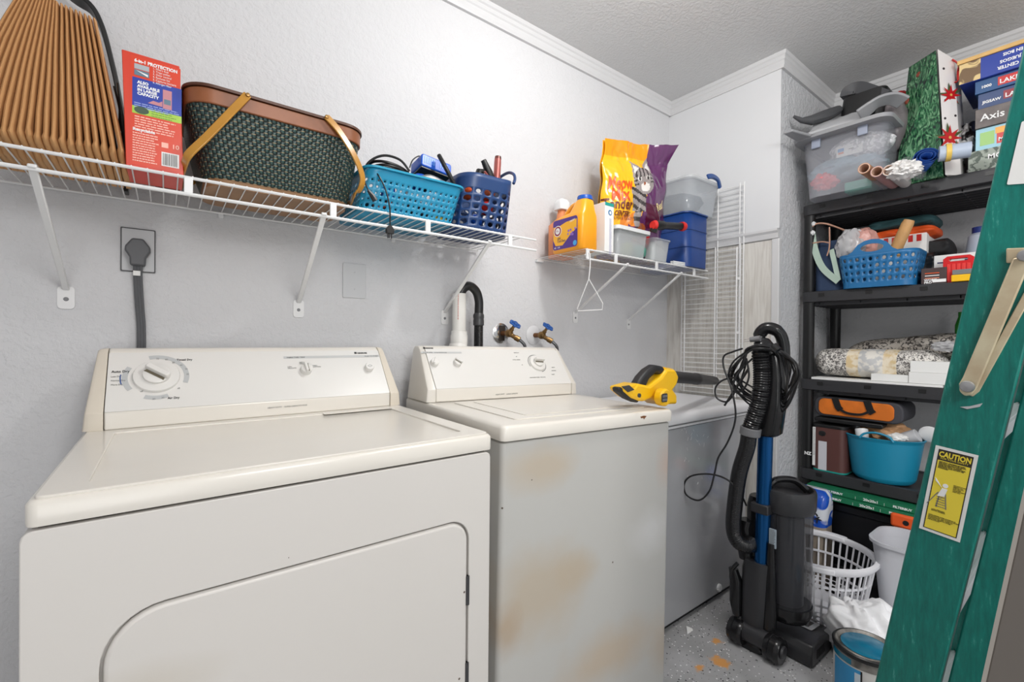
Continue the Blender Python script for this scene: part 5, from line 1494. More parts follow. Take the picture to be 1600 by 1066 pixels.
# ================================================================ black plastic rack in the niche
RX0, RX1, RY0, RY1 = 2.425, 2.83, -.05, .905
ZR = [.10, .512, .938, 1.352, 1.765]
rk = thing('shelving_rack', 'tall black plastic five shelf storage rack standing in the niche', 'shelving', ((RX0+RX1)/2, (RY0+RY1)/2, 0))
for i, z in enumerate(ZR):
    cx_, cy_ = (RX0+RX1)/2, (RY0+RY1)/2
    hx_, hy_ = (RX1-RX0)/2, (RY1-RY0)/2
    b = B()
    b.rings([rr3(cx_, cy_, hx_-.012, hy_-.012, .025, z-.05, 5), rr3(cx_, cy_, hx_-.002, hy_-.002, .035, z-.048, 5), rr3(cx_, cy_, hx_, hy_, .036, z-.002, 5), rr3(cx_, cy_, hx_-.003, hy_-.003, .034, z, 5), rr3(cx_, cy_, hx_-.015, hy_-.015, .03, z, 5), rr3(cx_, cy_, hx_-.018, hy_-.018, .03, z-.006, 5)], True, True)
    sh = b.build('shelf', RACKM, rk, ang=40)
    # grid of ribs underneath and drain slots along the front lip
    b = B()
    for k in range(9): b.box(RX0+.03+k*.043, RX0+.034+k*.043, RY0+.03, RY1-.03, z-.066, z-.049)
    for k in range(6): b.box(RX0+.03, RX1-.03, RY0+.08+k*.16, RY0+.084+k*.16, z-.062, z-.049)
    b.build('under_ribs', RACKM, sh, smooth=False)
    for k in range(5):
        y = RY1-.09-k*.18
        B().box(RX0-.0008, RX0+.004, y-.012, y+.012, z-.026, z-.010).build('slot', BLACK, sh, smooth=False)
for x in (RX0+.028, RX1-.028):
    for y in (RY0+.03, RY1-.03):
        z0 = 0
        for i, z in enumerate(ZR):
            if z-.05 > z0+.02:
                B().lathe([(.0215, z0), (.0235, z0+.012), (.0235, z-.06), (.0255, z-.05)], Matrix.Translation((x, y, 0)), 20).build('post', BLACK, rk)
            z0 = z
# white writing scratched on the front post
q = P(1262, 710, X=RX0+.005)
text('NZ', frame((RX0+.003, q.y+.012, q.z), (0, -1, 0), (0, 0, 1)), 0, 0, .020, INKW, rk, off=.004, bold=.001)

def rbox(name, label, cat, px0, px1, z0, h, x0, d, m, bev=.0015, **k):
    """box on the rack: photo columns of its left and right front edges"""
    ya, yb = P(px0, 500, X=x0).y, P(px1, 500, X=x0).y
    t = thing(name, label, cat, (x0+d/2, (ya+yb)/2, z0), **k)
    B().box(x0, x0+d, yb, ya, z0, z0+h).build('carton', m, t, bevel=bev, smooth=False)
    return t, frame((x0, ya, z0), (0, -1, 0), (0, 0, 1)), ya-yb
E5 = .0008
Z5 = ZR[4]+E5
# ---- top shelf: translucent tote
tt, R = bin_('lidded_tote', 'large see-through tote with grey lid at the left end of the top shelf', 2.30, 2.74, .548, .868, Z5, P(1262, 222, X=2.30).z, clear('smoky_clear_plastic', (196, 198, 206), .30, .12), taper=.022, rad=.05, rim=.004)
zt5 = P(1262, 222, X=2.30).z
GRL = mat('grey_lid_plastic', (150, 151, 154), .42)
b = B()
b.rings([rr3(2.50, .708, .245, .178, .05, zt5-.002, 6), rr3(2.50, .708, .248, .181, .05, zt5+.012, 6), rr3(2.50, .708, .24, .172, .05, zt5+.016, 6), rr3(2.50, .708, .2, .14, .04, zt5+.026, 6)])
b.build('lid', GRL, tt, ang=50)
b = B()
b.rings([[Vector(p) for p in q] for q in ([(2.26, .80, zt5), (2.26, .865, zt5+.0), (2.265, .865, zt5+.014), (2.265, .80, zt5+.014)], [(2.14, .835, zt5+.004), (2.14, .872, zt5+.004), (2.142, .872, zt5+.016), (2.142, .835, zt5+.016)])])
b.build('lid_flap', GRL, tt, bevel=.004)
for y in (.80, .63):
    B().box(2.292, 2.302, y-.017, y+.017, zt5-.04, zt5+.006).build('latch', mat('blue_grey_latch', (150, 158, 176), .4), tt, bevel=.002)
def rblob(px, py, x, rad, m, name, label, cat, seed=1, amp=.25, sub=4, **k):
    q = P(px, py, X=x); b = B(); b.blob((q.x, q.y, q.z), rad, seed, amp, sub=sub, **k)
    return item(name, label, cat, b, m)
def noise_mat(name, c1, c2, sc, rough=.6, c3=None):
    m = mat(name, c1, rough)
    nt = m.node_tree; p = nt.nodes['Principled BSDF']; L = nt.links.new
    tc = nt.nodes.new('ShaderNodeTexCoord'); n = nt.nodes.new('ShaderNodeTexNoise'); n.inputs['Scale'].default_value = sc; n.inputs['Detail'].default_value = 2; n.inputs['Distortion'].default_value = 1.2
    L(tc.outputs['Object'], n.inputs['Vector'])
    cr = nt.nodes.new('ShaderNodeValToRGB'); L(n.outputs[0], cr.inputs[0])
    cr.color_ramp.elements[0].position = .45; cr.color_ramp.elements[0].color = lin(c1)
    cr.color_ramp.elements[1].position = .52; cr.color_ramp.elements[1].color = lin(c2)
    if c3:
        e = cr.color_ramp.elements.new(.64); e.color = lin(c3)
    L(cr.outputs[0], p.inputs['Base Color'])
    return m
rblob(1345, 232, 2.40, (.075, .115, .058), noise_mat('sparkly_white_filler', (238, 238, 240), (196, 196, 198), 60), 'bagged_filler', 'white speckled bag of filling inside the see-through tote', 'bag', 3, .12)
rblob(1322, 264, 2.42, (.095, .14, .05), mat('blue_grey_tissue', (150, 176, 190), .7, var=.2, vs_=20), 'tissue_bundle', 'pale blue grey bundle inside the see-through tote', 'bundle', 5, .2)
rblob(1288, 284, 2.36, (.035, .045, .035), mat('coral_bow', (226, 90, 90), .5), 'gift_bow', 'coral red bow low in the see-through tote', 'bow', 6, .45)
b = B(); q = P(1340, 286, X=2.37); b.box(2.375, 2.47, q.y-.05, q.y+.05, Z5+.006, Z5+.05); item('mint_box', 'mint green box low in the see-through tote', 'box', b, mat('mint_green', (110, 196, 176), .5), bevel=.004)
b = B(); q = P(1320, 235, X=2.315); b.box(2.328, 2.331, q.y-.06, q.y+.035, q.z-.02, q.z+.025); b2 = item('printed_card', 'white printed card showing through the front of the tote', 'card', b, PAPERW)
fr = frame((2.3278, q.y+.035, q.z-.02), (0, -1, 0), (0, 0, 1))
decal(fr, .005, .028, .022, .036, mat('card_blue', (96, 146, 200), .5), b2, 'printed_patch'); decal(fr, .007, .027, .012, .02, mat('card_coral', (226, 140, 110), .5), b2, 'printed_patch'); decal(fr, .045, .075, .024, .027, INKG, b2, 'printed_text')
# grey cloths and black padded strap on the lid
b = B(); c = P(1300, 190, X=2.36)
def cloth(pts3, thick, nu, nv, seed, amp, name, label, cat, m, fold=6, parent=None):
    """crumpled sheet spanned by four corners"""
    a_, b_, c_, d_ = [Vector(p) for p in pts3]
    n = (b_-a_).cross(d_-a_).normalized()
    bb = B(); g = []
    for j in range(nv+1):
        row = []
        for i in range(nu+1):
            u, v = i/nu, j/nv
            p = a_.lerp(b_, u).lerp(d_.lerp(c_, u), v)
            k = noise.noise(Vector((u*fold, v*fold, seed)))+.5*abs(noise.noise(Vector((u*fold*2, v*fold*2, seed+5))))
            row.append(bb.v(p+n*amp*k+Vector((noise.noise(Vector((u*4, v*4, seed+9))), noise.noise(Vector((v*4, u*4, seed+2))), 0))*amp*.6))
        g.append(row)
    for j in range(nv):
        for i in range(nu): bb.f([g[j][i], g[j][i+1], g[j+1][i+1], g[j+1][i]])
    if parent: return bb.build(name, m, parent, solid=thick, ang=180)
    return bb.build(name, m, None, solid=thick, ang=180, label=label, cat=cat)
GCL = mat('light_grey_canvas', (176, 177, 180), .75, bump=.2, bs=200)
def q3(px, py, x): return P(px, py, X=x)
cloth([q3(1256, 212, 2.24), q3(1345, 188, 2.3), q3(1395, 150, 2.6), q3(1300, 176, 2.6)], .010, 24, 18, 2, .012, 'canvas_sheet', 'light grey cloth draped over the tote lid', 'cloth', GCL, 3)
b = B(); b.tube([q3(1240, 182, 2.3), q3(1252, 188, 2.31), q3(1268, 188, 2.33), q3(1290, 181, 2.38), q3(1310, 172, 2.45)], [.006, .012, .022, .026, .02], 10); item('folded_umbrella', 'folded dark grey umbrella pointing left from the tote lid', 'umbrella', b, mat('dark_grey_canvas', (70, 71, 74), .7))
b = B(); b.tube(bez([q3(1325, 152, 2.5), q3(1328, 143, 2.5), q3(1345, 138, 2.5), q3(1368, 145, 2.48), q3(1388, 153, 2.46)], 6), 0, flat=(.05, .05, (1, 0, .2))); item('padded_case', 'rounded dark grey padded case on top of the tote', 'case', b, mat('dark_grey_padding', (76, 77, 80), .5), bevel=.018)
b = B(); b.rings([rr3(q3(1350, 160, 2.5).x, q3(1350, 160, 2.5).y, .07, .09, .03, zt5+.028, 5), rr3(2.5, q3(1355, 158, 2.5).y, .06, .08, .03, q3(1350, 152, 2.5).z, 5)]); item('black_pouch', 'black pouch under the padded case on the tote', 'pouch', b, BLACK, ang=50)
b = B(); b.tube(bez([q3(1342, 181, 2.29), q3(1360, 168, 2.30), q3(1375, 158, 2.32), q3(1395, 154, 2.35), q3(1412, 160, 2.38)], 6), 0, flat=(.06, .012, (.5, 0, 1))); item('grey_strap', 'wide grey strap bending over the right end of the tote', 'strap', b, GRL, bevel=.004)
b = B(); q = q3(1408, 150, 2.6); b.blob((q.x, q.y+.0, q.z), (.03, .025, .02), 4, .3, sub=3); item('red_ribbon', 'red ribbon peeking out left of the gift bag', 'ribbon', b, RED)
# grey bulging bag right of the tote
rblob(1398, 200, 2.50, (.09, .055, .11), mat('taupe_vinyl', (120, 114, 116), .4), 'vinyl_bag', 'bulging taupe bag between the tote and the gift bag', 'bag', 8, .12)

# gift bags
def leafy():
    m = mat('pine_branch_paper', (40, 84, 60), .22, coat=.4)
    nt = m.node_tree; p = nt.nodes['Principled BSDF']; L = nt.links.new
    tc = nt.nodes.new('ShaderNodeTexCoord'); mp = nt.nodes.new('ShaderNodeMapping'); mp.inputs['Scale'].default_value = (16, 34, 13); mp.inputs['Rotation'].default_value = (.7, 0, 0)
    n = nt.nodes.new('ShaderNodeTexNoise'); n.inputs['Scale'].default_value = 1.6; n.inputs['Detail'].default_value = 3; n.inputs['Distortion'].default_value = 2.5
    L(tc.outputs['Object'], mp.inputs[0]); L(mp.outputs[0], n.inputs['Vector'])
    cr = nt.nodes.new('ShaderNodeValToRGB'); L(n.outputs[0], cr.inputs[0])
    cr.color_ramp.elements[0].position = .35; cr.color_ramp.elements[0].color = lin((16, 40, 36))
    cr.color_ramp.elements[1].position = .7; cr.color_ramp.elements[1].color = lin((130, 176, 136))
    e = cr.color_ramp.elements.new(.5); e.color = lin((44, 104, 66))
    L(cr.outputs[0], p.inputs['Base Color']); return m
gb_ = thing('gift_bag', 'shiny green pine patterned gift bag beside the see-through tote', 'gift bag', (2.5, .47, Z5))
a_, b_, c_, d_ = q3(1398, 285, 2.42), q3(1474, 262, 2.40), q3(1462, 78, 2.43), q3(1420, 105, 2.52)
a_.z = Z5; b_.z = Z5
a_.y, a_.x = .555, 2.44
back = Vector((.12, 0, .0))
B().rings([[a_, b_, b_+back, a_+back], [d_, c_, c_+back, d_+back]]).build('bag_body', leafy(), gb_, smooth=False, bevel=.002)
frg = frame(a_, b_-a_, (d_+c_)/2-(a_+b_)/2)
for s_, (u, v) in enumerate(((.45, .88), (.12, .7), (.6, .5), (.25, .45), (.55, .2), (.3, .12))):
    W_ = (b_-a_).lerp(c_-d_, v).length; pt = a_.lerp(b_, u).lerp(d_.lerp(c_, u), v)
    B().lathe([(.014, 0), (.010, .004), (.0001, .006)], frame(pt, b_-a_, (0, 0, 1)), 9).build('printed_pine_cone', mat('pine_cone_brown', (130, 62, 44), .4), gb_, smooth=False)
g2 = thing('gift_bag', 'white gift bag with red poinsettias and black lower half, next to the green one', 'gift bag', (2.5, .38, Z5))
a2, b2, c2, d2 = q3(1474, 262, 2.395), q3(1500, 250, 2.48), q3(1490, 84, 2.50), q3(1463, 78, 2.425)
a2.z = b2.z = Z5
back2 = Vector((.12, .0, 0))
a2 = b_ + Vector((-.004, -.006, 0)); d2 = c_ + Vector((-.004, -.006, 0))
WB = mat('white_gloss_paper', (224, 220, 218), .25, coat=.3)
b2 = Vector((2.45, .355, Z5)); c2 = q3(1491, 92, 2.47)
B().rings([[a2, b2, b2+back2, a2+back2], [d2, c2, c2+back2, d2+back2]]).build('bag_body', WB, g2, smooth=False, bevel=.002)
PR = mat('poinsettia_red', (186, 26, 30), .3); PG = mat('poinsettia_leaf', (70, 84, 44), .35)
def star(b, F_, r, n, k=.42, off=0, jit=0):
    pts = []
    for i in range(n*2):
        rr_ = r if i % 2 == 0 else r*k
        a = PI*i/n+off
        pts.append((rr_*math.cos(a), rr_*math.sin(a)))
    b.prism(pts, F_, .0006)
F2g = frame(a2, b2-a2, (d2+c2)/2-(a2+b2)/2); n2 = F2g.to_3x3().col[2]
def on2(u, v): return a2.lerp(b2, u).lerp(d2.lerp(c2, u), v)
for u, v, r in ((.62, .66, .042), (.40, .30, .050), (.85, .22, .03)):
    F_ = frame(on2(u, v)+n2*.0008, b2-a2, (0, 0, 1)); b = B(); star(b, F_, r*1.2, 5, .3, .5); b.build('printed_leaves', PG, g2, smooth=False)
    F_ = frame(on2(u, v)+n2*.002, b2-a2, (0, 0, 1)); b = B(); star(b, F_, r, 8, .38); b.build('printed_flower', PR, g2, smooth=False)
    B().prism(circ(0, 0, r*.12, 8), frame(on2(u, v)+n2*.0032, b2-a2, (0, 0, 1)), .0006).build('printed_flower_centre', mat('gold_print', (214, 170, 90), .4), g2, smooth=False)
for u, v in ((.3, .86), (.28, .60), (.2, .45), (.85, .5)):
    B().prism(circ(0, 0, .005, 8), frame(on2(u, v)+n2*.0008, b2-a2, (0, 0, 1)), .0004).build('printed_dot', CATD, g2, smooth=False)
B().tube(bez([on2(.8, .97)+n2*.004, on2(1.02, .93)+n2*.012, on2(1.0, .8)+n2*.010, on2(.85, .78)+n2*.004], 5), 0, flat=(.012, .002, (0, 0, 1))).build('ribbon_handle', RED, g2)
g3 = thing('wrapping_sleeve', 'black and white crumpled wrapping behind the poinsettia gift bag', 'wrapping', (2.55, .35, Z5))
B().blob((2.545, .362, Z5+.11), (.04, .035, .12), 5, .2, flat0=Z5).build('wrap', noise_mat('black_white_foil', (34, 30, 32), (190, 190, 190), 14, .25, (60, 20, 24)), g3)
b = B(); q = q3(1508, 190, 2.60); b.blob((2.66, .335, Z5+.20), (.05, .05, .07), 9, .2); item('navy_garment', 'dark navy cloth bundle behind the stacked games', 'cloth', b, mat('navy_cloth', (24, 28, 54), .8))
# wrapping paper rolls pointing at the viewer over the shelf edge
WRAPM = mat('kraft_tube', (176, 130, 100), .6)
for i, (px, py, m_, l_) in enumerate(((1350, 263, WRAPM, 'open cardboard tube, leftmost of the rolls over the shelf edge'), (1370, 268, mat('mauve_paper', (170, 130, 130), .5), 'mauve wrapping roll, middle one of the rolls over the shelf edge'), (1389, 266, mat('silver_paper', (190, 186, 184), .3), 'silver wrapping roll beside the crumpled clear film'))):
    c = q3(px, py, 2.20); ax = Vector((1, .06-.03*i, .0)).normalized(); e = c + ax*.20 
    F_ = frame(c, ax.cross(Vector((0, 0, 1))), (0, 0, 1)); F_ = frame(c, (0, -1, 0), (0, 0, 1))
    t = thing('paper_roll', l_, 'roll', c, group='rolls over the front of the top shelf')
    R_ = .021
    b = B(); b.lathe([(R_-.003, -.10), (R_-.003, 0), (R_, 0), (R_, -.42)], F_, 24, caps=False); b.build('roll', m_, t, ang=50)
    b = B(); b.lathe([(R_-.0045, -.09), (R_-.0045, .0005), (R_-.0022, .0005), (R_-.002, -.09)], F_, 24, caps=False); b.build('core', mat('pale_core', (214, 180, 160), .6), t, ang=50)
b = B(); c = q3(1412, 266, 2.24); b.blob((c.x, c.y, c.z), (.06, .05, .032), 12, .4, ridge=.4); item('plastic_film', 'crumpled clear film with white paper beside the wrapping rolls', 'film', b, mat('white_crinkle_film', (232, 230, 228), .25))
t = thing('paper_roll', 'clear plastic sleeve roll above the crumpled film', 'roll', q3(1412, 254, 2.24), group='rolls over the front of the top shelf')
b = B(); c = q3(1416, 255, 2.235); b.lathe([(.024, 0), (.024, -.2)], frame(c, (0, -1, 0), (0, 0, 1)), 24, caps=False); b.build('roll', CLR, t)
# blue roll
br_ = thing('mat_roll', 'blue edged rolled sheet lying in front of the gift bags', 'roll', q3(1450, 245, 2.33))
c = q3(1449, 243, 2.30); e = q3(1508, 240, 2.36)
dirn = (e-c).normalized(); F_ = frame(c, dirn.cross(Vector((0, 0, 1))), (0, 0, 1))
pts = []
for k in range(60):
    a = k*.30; r_ = .013+.0007*k*.55
    pts.append((r_*math.cos(a)*1.2, r_*math.sin(a)*.9))
b = B(); b.rings([[F_ @ Vector((x*(1 if s_ == 0 else 1), y, s_)) for x, y in pts] for s_ in (0, -.17)], False, False, closed=False)
F_ = frame(c, (.35, -.93, 0), (0, 0, 1))
b = B(); b.rings([[F_ @ Vector((x, y, z_)) for x, y in pts] for z_ in (0, -.20)], False, False, closed=False)
b.build('rolled_sheet', mat('royal_blue_sheet', (34, 76, 150), .35), br_, solid=.001)
B().tube([c+Vector((.01, -.03, -.002)), c+Vector((.035, -.112, -.004))], .028, 18).build('outer_wrap', mat('pale_blue_sheet', (176, 188, 206), .3), br_)
B().tube([c+Vector((.016, -.048, -.002)), c+Vector((.020, -.062, -.002))], .0322, 18).build('yellow_band', mat('yellow_label', (226, 190, 90), .4), br_)
# ---- board games stack
def game(px0, px1, z0, h, x0, d, m, label, title=None, tcol=INKW, size=.02, extras=(), tx=.02, ty=.3, up=1, name='board_game', rough=None):
    t, fr, w = rbox(name, label, 'board game', px0, px1, z0, h, x0, d, m, .001)
    if title: text(title, fr, tx, h*ty, size, tcol, t, bold=.0006)
    for e_ in extras:
        x0_, x1_, y0_, y1_, m_ = e_; decal(fr, x0_, x1_, h*y0_, h*y1_, m_, t, off=.0003)
    return t, fr, w
Y2 = 1640
z = Z5
XG = 2.46
def gtext(z, h, px0, x0, items, par):
    f_ = frame((x0, P(px0, 500, X=x0).y, z), (0, -1, 0), (0, 0, 1))
    for s_, tx, ty, sz, m_ in items: text(s_, f_, tx, h*ty, sz, m_, par, off=.0014, bold=.0005)
hs = (.084, .082, .072, .056, .048, .078)
t, _, _ = game(1509, Y2, z, hs[0], XG, .30, noise_mat('stone_grey_print', (90, 100, 92), (160, 168, 158), 40), 'mossy grey board game at the bottom of the stack')
gtext(z, hs[0], 1509, XG, [('MONSTER', .052, .52, .026, INKW)], t)
z += hs[0]+.001
t, fr, w = game(1520, Y2, z, hs[1], XG+.01, .27, mat('game_sky_blue', (150, 200, 216), .4), 'light blue boxed game with a red title panel', None, extras=((.012, .05, .2, .8, mat('game_green', (150, 196, 110), .4)), (.052, .2, .62, .9, mat('game_orange', (240, 170, 70), .4)), (.056, .2, .16, .62, mat('game_red', (206, 54, 50), .4))))
gtext(z, hs[1], 1520, XG+.01, [('MOUSE TRAP', .060, .25, .020, INKW)], t)
z += hs[1]+.001
t, _, _ = game(1519, Y2, z, hs[2], XG, .28, mat('game_grey_brown', (112, 104, 102), .5, var=.3, vs_=25), 'grey brown war game box with a bold serif title')
gtext(z, hs[2], 1519, XG, [('Axis & Allies', .014, .34, .036, INKW)], t)
z += hs[2]+.001
t, _, _ = game(1523, Y2, z, hs[3], XG+.004, .27, mat('game_slate_blue', (56, 76, 120), .45), 'lower of the two blue jigsaw boxes, slate coloured', None, extras=((.066, .2, .25, .8, mat('game_red2', (150, 50, 60), .4)),))
gtext(z, hs[3], 1523, XG+.004, [('LAKELAND', .070, .34, .022, INKW), ('JIGSAW', .012, .3, .014, INKW)], t)
z += hs[3]+.001
t, _, _ = game(1518, Y2, z, hs[4], XG-.004, .28, mat('game_steel_blue', (40, 84, 134), .45), 'upper of the two blue jigsaw boxes, brighter steel blue', None, extras=((.060, .2, .2, .85, mat('game_red', (206, 54, 50), .4)),))
gtext(z, hs[4], 1518, XG-.004, [('LAKELAND', .064, .32, .022, INKW), ('1000', .016, .34, .014, INKW)], t)
z += hs[4]+.001
wx = XG-.02
t, fr, w = rbox('wooden_game_set', 'flat game center box with a pale wooden lid on top of the stack', 'board game', 1493, Y2, z, hs[5], wx, .30, mat('game_royal_blue', (36, 62, 156), .4))
decal(fr, 0.0, .058, .001, hs[5]-.001, noise_mat('tan_photo_print', (222, 196, 140), (120, 96, 70), 18), t, 'printed_picture')
FU = fr @ Matrix.Translation((0, hs[5], 0)) @ Matrix.Rotation(PI, 4, 'Z') @ Matrix.Translation((-.25, 0, 0))
text('JEUX EN BOIS', FU, .052, .010, .015, INKW, t, bold=.0005, sx=.9); text('JUEGOS', FU, .09, .034, .015, INKW, t, bold=.0005); text('GAME CENTER', FU, .052, .055, .016, INKW, t, bold=.0005, sx=.9)
B().box(wx-.006, wx+.30, fr.translation.y-w, fr.translation.y+.006, z+hs[5]+.0005, z+hs[5]+.016).build('wooden_lid', mat('pale_pine', (222, 180, 112), .45, var=.1, vs_=12), t, bevel=.002, smooth=False)

# ---- second shelf
Z4 = ZR[3]+E5
tg = thing('tote_bag', 'navy tote bag with green striped straps at the left end of the second shelf', 'bag', (2.55, .82, Z4))
b = B(); b.rrect([(2.56, .80, .11, .055, .03, Z4), (2.56, .80, .105, .058, .03, Z4+.12), (2.56, .805, .09, .045, .02, Z4+.235)], seg=5); b.build('bag_body', mat('navy_canvas', (40, 58, 88), .8, bump=.2, bs=150), tg, ang=60)
STR = mat('striped_webbing', (176, 196, 182), .6)
B().tube(bez([q3(1268, 352, 2.46), q3(1272, 385, 2.44), q3(1285, 418, 2.435), q3(1310, 440, 2.43)], 6), 0, flat=(.028, .003, (1, 0, .2))).build('strap', STR, tg)
B().tube(bez([q3(1299, 390, 2.45), q3(1305, 415, 2.435), q3(1310, 438, 2.43)], 6), 0, flat=(.02, .003, (1, 0, .2))).build('strap', STR, tg)
b = B(); b.tube(bez([q3(1268, 356, 2.44), q3(1275, 350, 2.44), q3(1292, 350, 2.45), q3(1320, 360, 2.5)], 5), .004, 7); b.tube(bez([q3(1296, 355, 2.44), q3(1296, 385, 2.44), q3(1292, 400, 2.44)], 5), .003, 7); b.tube(bez([q3(1270, 380, 2.44), q3(1285, 378, 2.44), q3(1297, 380, 2.44)], 5), .003, 7)
b.build('leather_piping', mat('tan_leather', (184, 140, 118), .5), tg)
b = B(); b.blob(q3(1271, 350, 2.44), (.008, .01, .01), 4, .5, sub=3); b.blob(q3(1269, 364, 2.44), (.008, .01, .012), 6, .5, sub=3); b.build('string_ties', PWHITE, tg)
# clear bags in the basket
CFB = mat('crinkled_clear_bag', (206, 206, 208), .2, alpha=.7)
rblob(1330, 385, 2.47, (.05, .06, .075), CFB, 'clear_bag', 'crinkled clear bag rising from the left of the blue rack basket', 'bag', 13, .25, ridge=.3)
rblob(1350, 380, 2.50, (.05, .05, .065), mat('pinkish_clear_bag', (214, 160, 150), .3), 'clear_bag', 'pinkish clear bag behind the handle of the blue rack basket', 'bag', 15, .2)
# blue basket with loop handle
BBL = mat('denim_blue_plastic', (30, 106, 160), .38)
sb_ = thing('holed_basket', 'denim blue holed basket with oval grip on the second rack shelf', 'basket', (2.50, .60, Z4))
yA, yB = P(1309, 440, X=2.41).y, P(1434, 440, X=2.41).y
zA = P(1370, 395, X=2.41).z
cyb_, hyb = (yA+yB)/2, (yA-yB)/2
def sb_surf(u, v):
    pts = rr3(2.49, cyb_, .085+.012*v, hyb-.012+.012*v, .045, 0, seg=6)
    n = len(pts); Ls = [0]
    for i in range(n): Ls.append(Ls[-1]+(pts[(i+1) % n]-pts[i]).length)
    d = (u % 1)*Ls[-1]
    for i in range(n):
        if d <= Ls[i+1]:
            p = pts[i].lerp(pts[(i+1) % n], (d-Ls[i])/(Ls[i+1]-Ls[i])); break
    return Vector((p.x, p.y, Z4+.02+(zA-Z4-.03)*v))
b = B(); NU2 = 36
b.perf(sb_surf, NU2, 4, lambda i, j: .55 if (i+j) % 2 == 0 else .3, closed=True)
N = NU2*4
ringm = lambda z_, v: [Vector((sb_surf(i/N, v).x, sb_surf(i/N, v).y, z_)) for i in range(N)]
b.rings([ringm(Z4+.001, 0), ringm(Z4+.02, 0)], True, False)
def htop(p):
    d = (p.y-cyb_)/.085
    return .055*max(0, 1-d*d)**.8 if abs(p.x-2.49) > .06 and abs(d) < 1 else 0
r0 = ringm(zA-.010, 1); r1 = [p+Vector((0, 0, .012)) for p in r0]
b.rings([r0, r1], False, False)
bmesh.ops.remove_doubles(b.bm, verts=b.bm.verts[:], dist=.00005)
b.build('body', BBL, sb_, solid=.003, ang=50)
for x_ in (2.3945, 2.585):
    F_ = frame((x_, cyb_+.010, zA), (0, -1, 0), (0, 0, 1))
    o_ = [(-.095, -.004), (-.07, .012), (-.05, .040), (-.025, .054), (.0, .058), (.025, .054), (.05, .040), (.07, .012), (.095, -.004)]
    i_ = [(.040*math.cos(2*PI*k/20), .022+.017*math.sin(2*PI*k/20)) for k in range(20)]
    b = B(); b.plate(o_, [i_], F_, .004); b.build('grip', BBL, sb_, bevel=.001)
# rolling pin
rp_ = thing('rolling_pin', 'pale wooden rolling pin sticking up from the blue rack basket', 'rolling pin', (2.5, .55, Z4+.05))
B().tube([q3(1398, 400, 2.47), q3(1402, 385, 2.47), q3(1418, 350, 2.45), q3(1421, 344, 2.45)], [.021, .022, .021, .018], 18).build('roller', mat('pale_beech', (204, 156, 100), .45, var=.12, vs_=25), rp_, ang=50)
# folded textiles behind
cl = [('red_white_carton', 'white carton with red stripes under the orange cloth', 2.58, 1395, 1450, 368, 395, None)]
t, fr, w = rbox('striped_carton', 'white carton with red stripes behind the blue rack basket', 'box', 1362, 1446, Z4, P(1420, 366, X=2.55).z-Z4, 2.56, .2, PAPERW)
hz = P(1420, 366, X=2.56).z-Z4
for k in range(5): decal(fr, .04+.028*k, .056+.028*k, hz-.035, hz-.006, RED, t, 'printed_stripe')
def bundle(secs, name, label, m, seed, wr=.006, cat='bedding'):
    """long soft roll along Y: secs = (y, xc, zc, rx, rz)"""
    b = B(); rings = []
    S = 40
    for i, (y, xc, zc, rx, rz) in enumerate(secs):
        rr_ = []
        for k in range(S):
            a = 2*PI*k/S
            d = 1+wr/rx*(noise.noise(Vector((math.cos(a)*2, math.sin(a)*2, y*18+seed)))*1.5+abs(noise.noise(Vector((math.cos(a)*4, math.sin(a)*4, y*30+seed)))))
            z = zc+rz*math.copysign(abs(math.sin(a))**.75, math.sin(a))*d
            rr_.append(Vector((xc+rx*math.copysign(abs(math.cos(a))**.75, math.cos(a))*d, y, z)))
        rings.append(rr_)
    b.rings(rings); return b.build(name, m, None, ang=180, label=label, cat=cat, sub=1)
def folded(name, label, px0, px1, py0, py1, x0, m, seed):
    a_, c_ = P(px0, (py0+py1)/2, X=x0), P(px1, (py0+py1)/2, X=x0)
    zhi, zlo = P((px0+px1)/2, py0, X=x0).z, P((px0+px1)/2, py1, X=x0).z
    sec = []
    for i in range(15):
        f = i/14; e = min(1, (f+.03)*7)**.5 * min(1, (1-f+.03)*7)**.5
        sec.append((a_.y+(c_.y-a_.y)*f, x0+.09, (zlo+zhi)/2, .09*(.9+.1*e), (zhi-zlo)/2*e))
    return bundle(sec, name, label, m, seed, .012, 'cloth')
folded('folded_cloth', 'bright orange folded cloth on the striped carton', 1358, 1462, 354, 372, 2.56, ORANGE, 4)
folded('folded_cloth', 'dark teal folded cloth topmost on the second rack shelf', 1352, 1462, 338, 358, 2.58, mat('dark_teal_cloth', (38, 74, 78), .8), 6)
folded('folded_cloth', 'black bundled cloth right of the orange cloth', 1442, 1484, 372, 402, 2.60, mat('black_cloth', (30, 30, 32), .8), 9)
folded('black_bag', 'black bag filling the gap right of the blue rack basket', 1430, 1462, 395, 442, 2.52, BLACK, 3)
# small boxed tools
t, fr, w = rbox('pepper_box', 'dark printed carton with orange lines beside the blue rack basket', 'box', 1438, 1478, Z4, .062, 2.435, .12, mat('dark_brown_print', (66, 50, 50), .5))
for k, m_ in enumerate((ORANGE, INKW, mat('card_coral', (226, 140, 110), .5))): decal(fr, .012, .055, .040-.010*k, .043-.010*k, m_, t, 'printed_line')
text('WORK\nPRO', fr, .010, .010, .012, INKW, t, bold=.0004, space=.8)
decal(fr, .035, .075, .004, .016, INKW, t, 'printed_label')
t, fr, w = rbox('white_box', 'long white box behind the red tool case', 'box', 1458, 1560, Z4, P(1480, 398, X=2.50).z-Z4, 2.50, .12, PAPERW)
decal(fr, .01, .03, .085, .09, mat('navy_ink', (40, 44, 90), .5), t, 'printed_text')
decal(fr, .09, .16, .07, .095, mat('navy_ink', (40, 44, 90), .5), t, 'printed_panel')
rc = thing('tool_case', 'red plastic tool case standing on the second rack shelf', 'case', (2.46, .38, Z4))
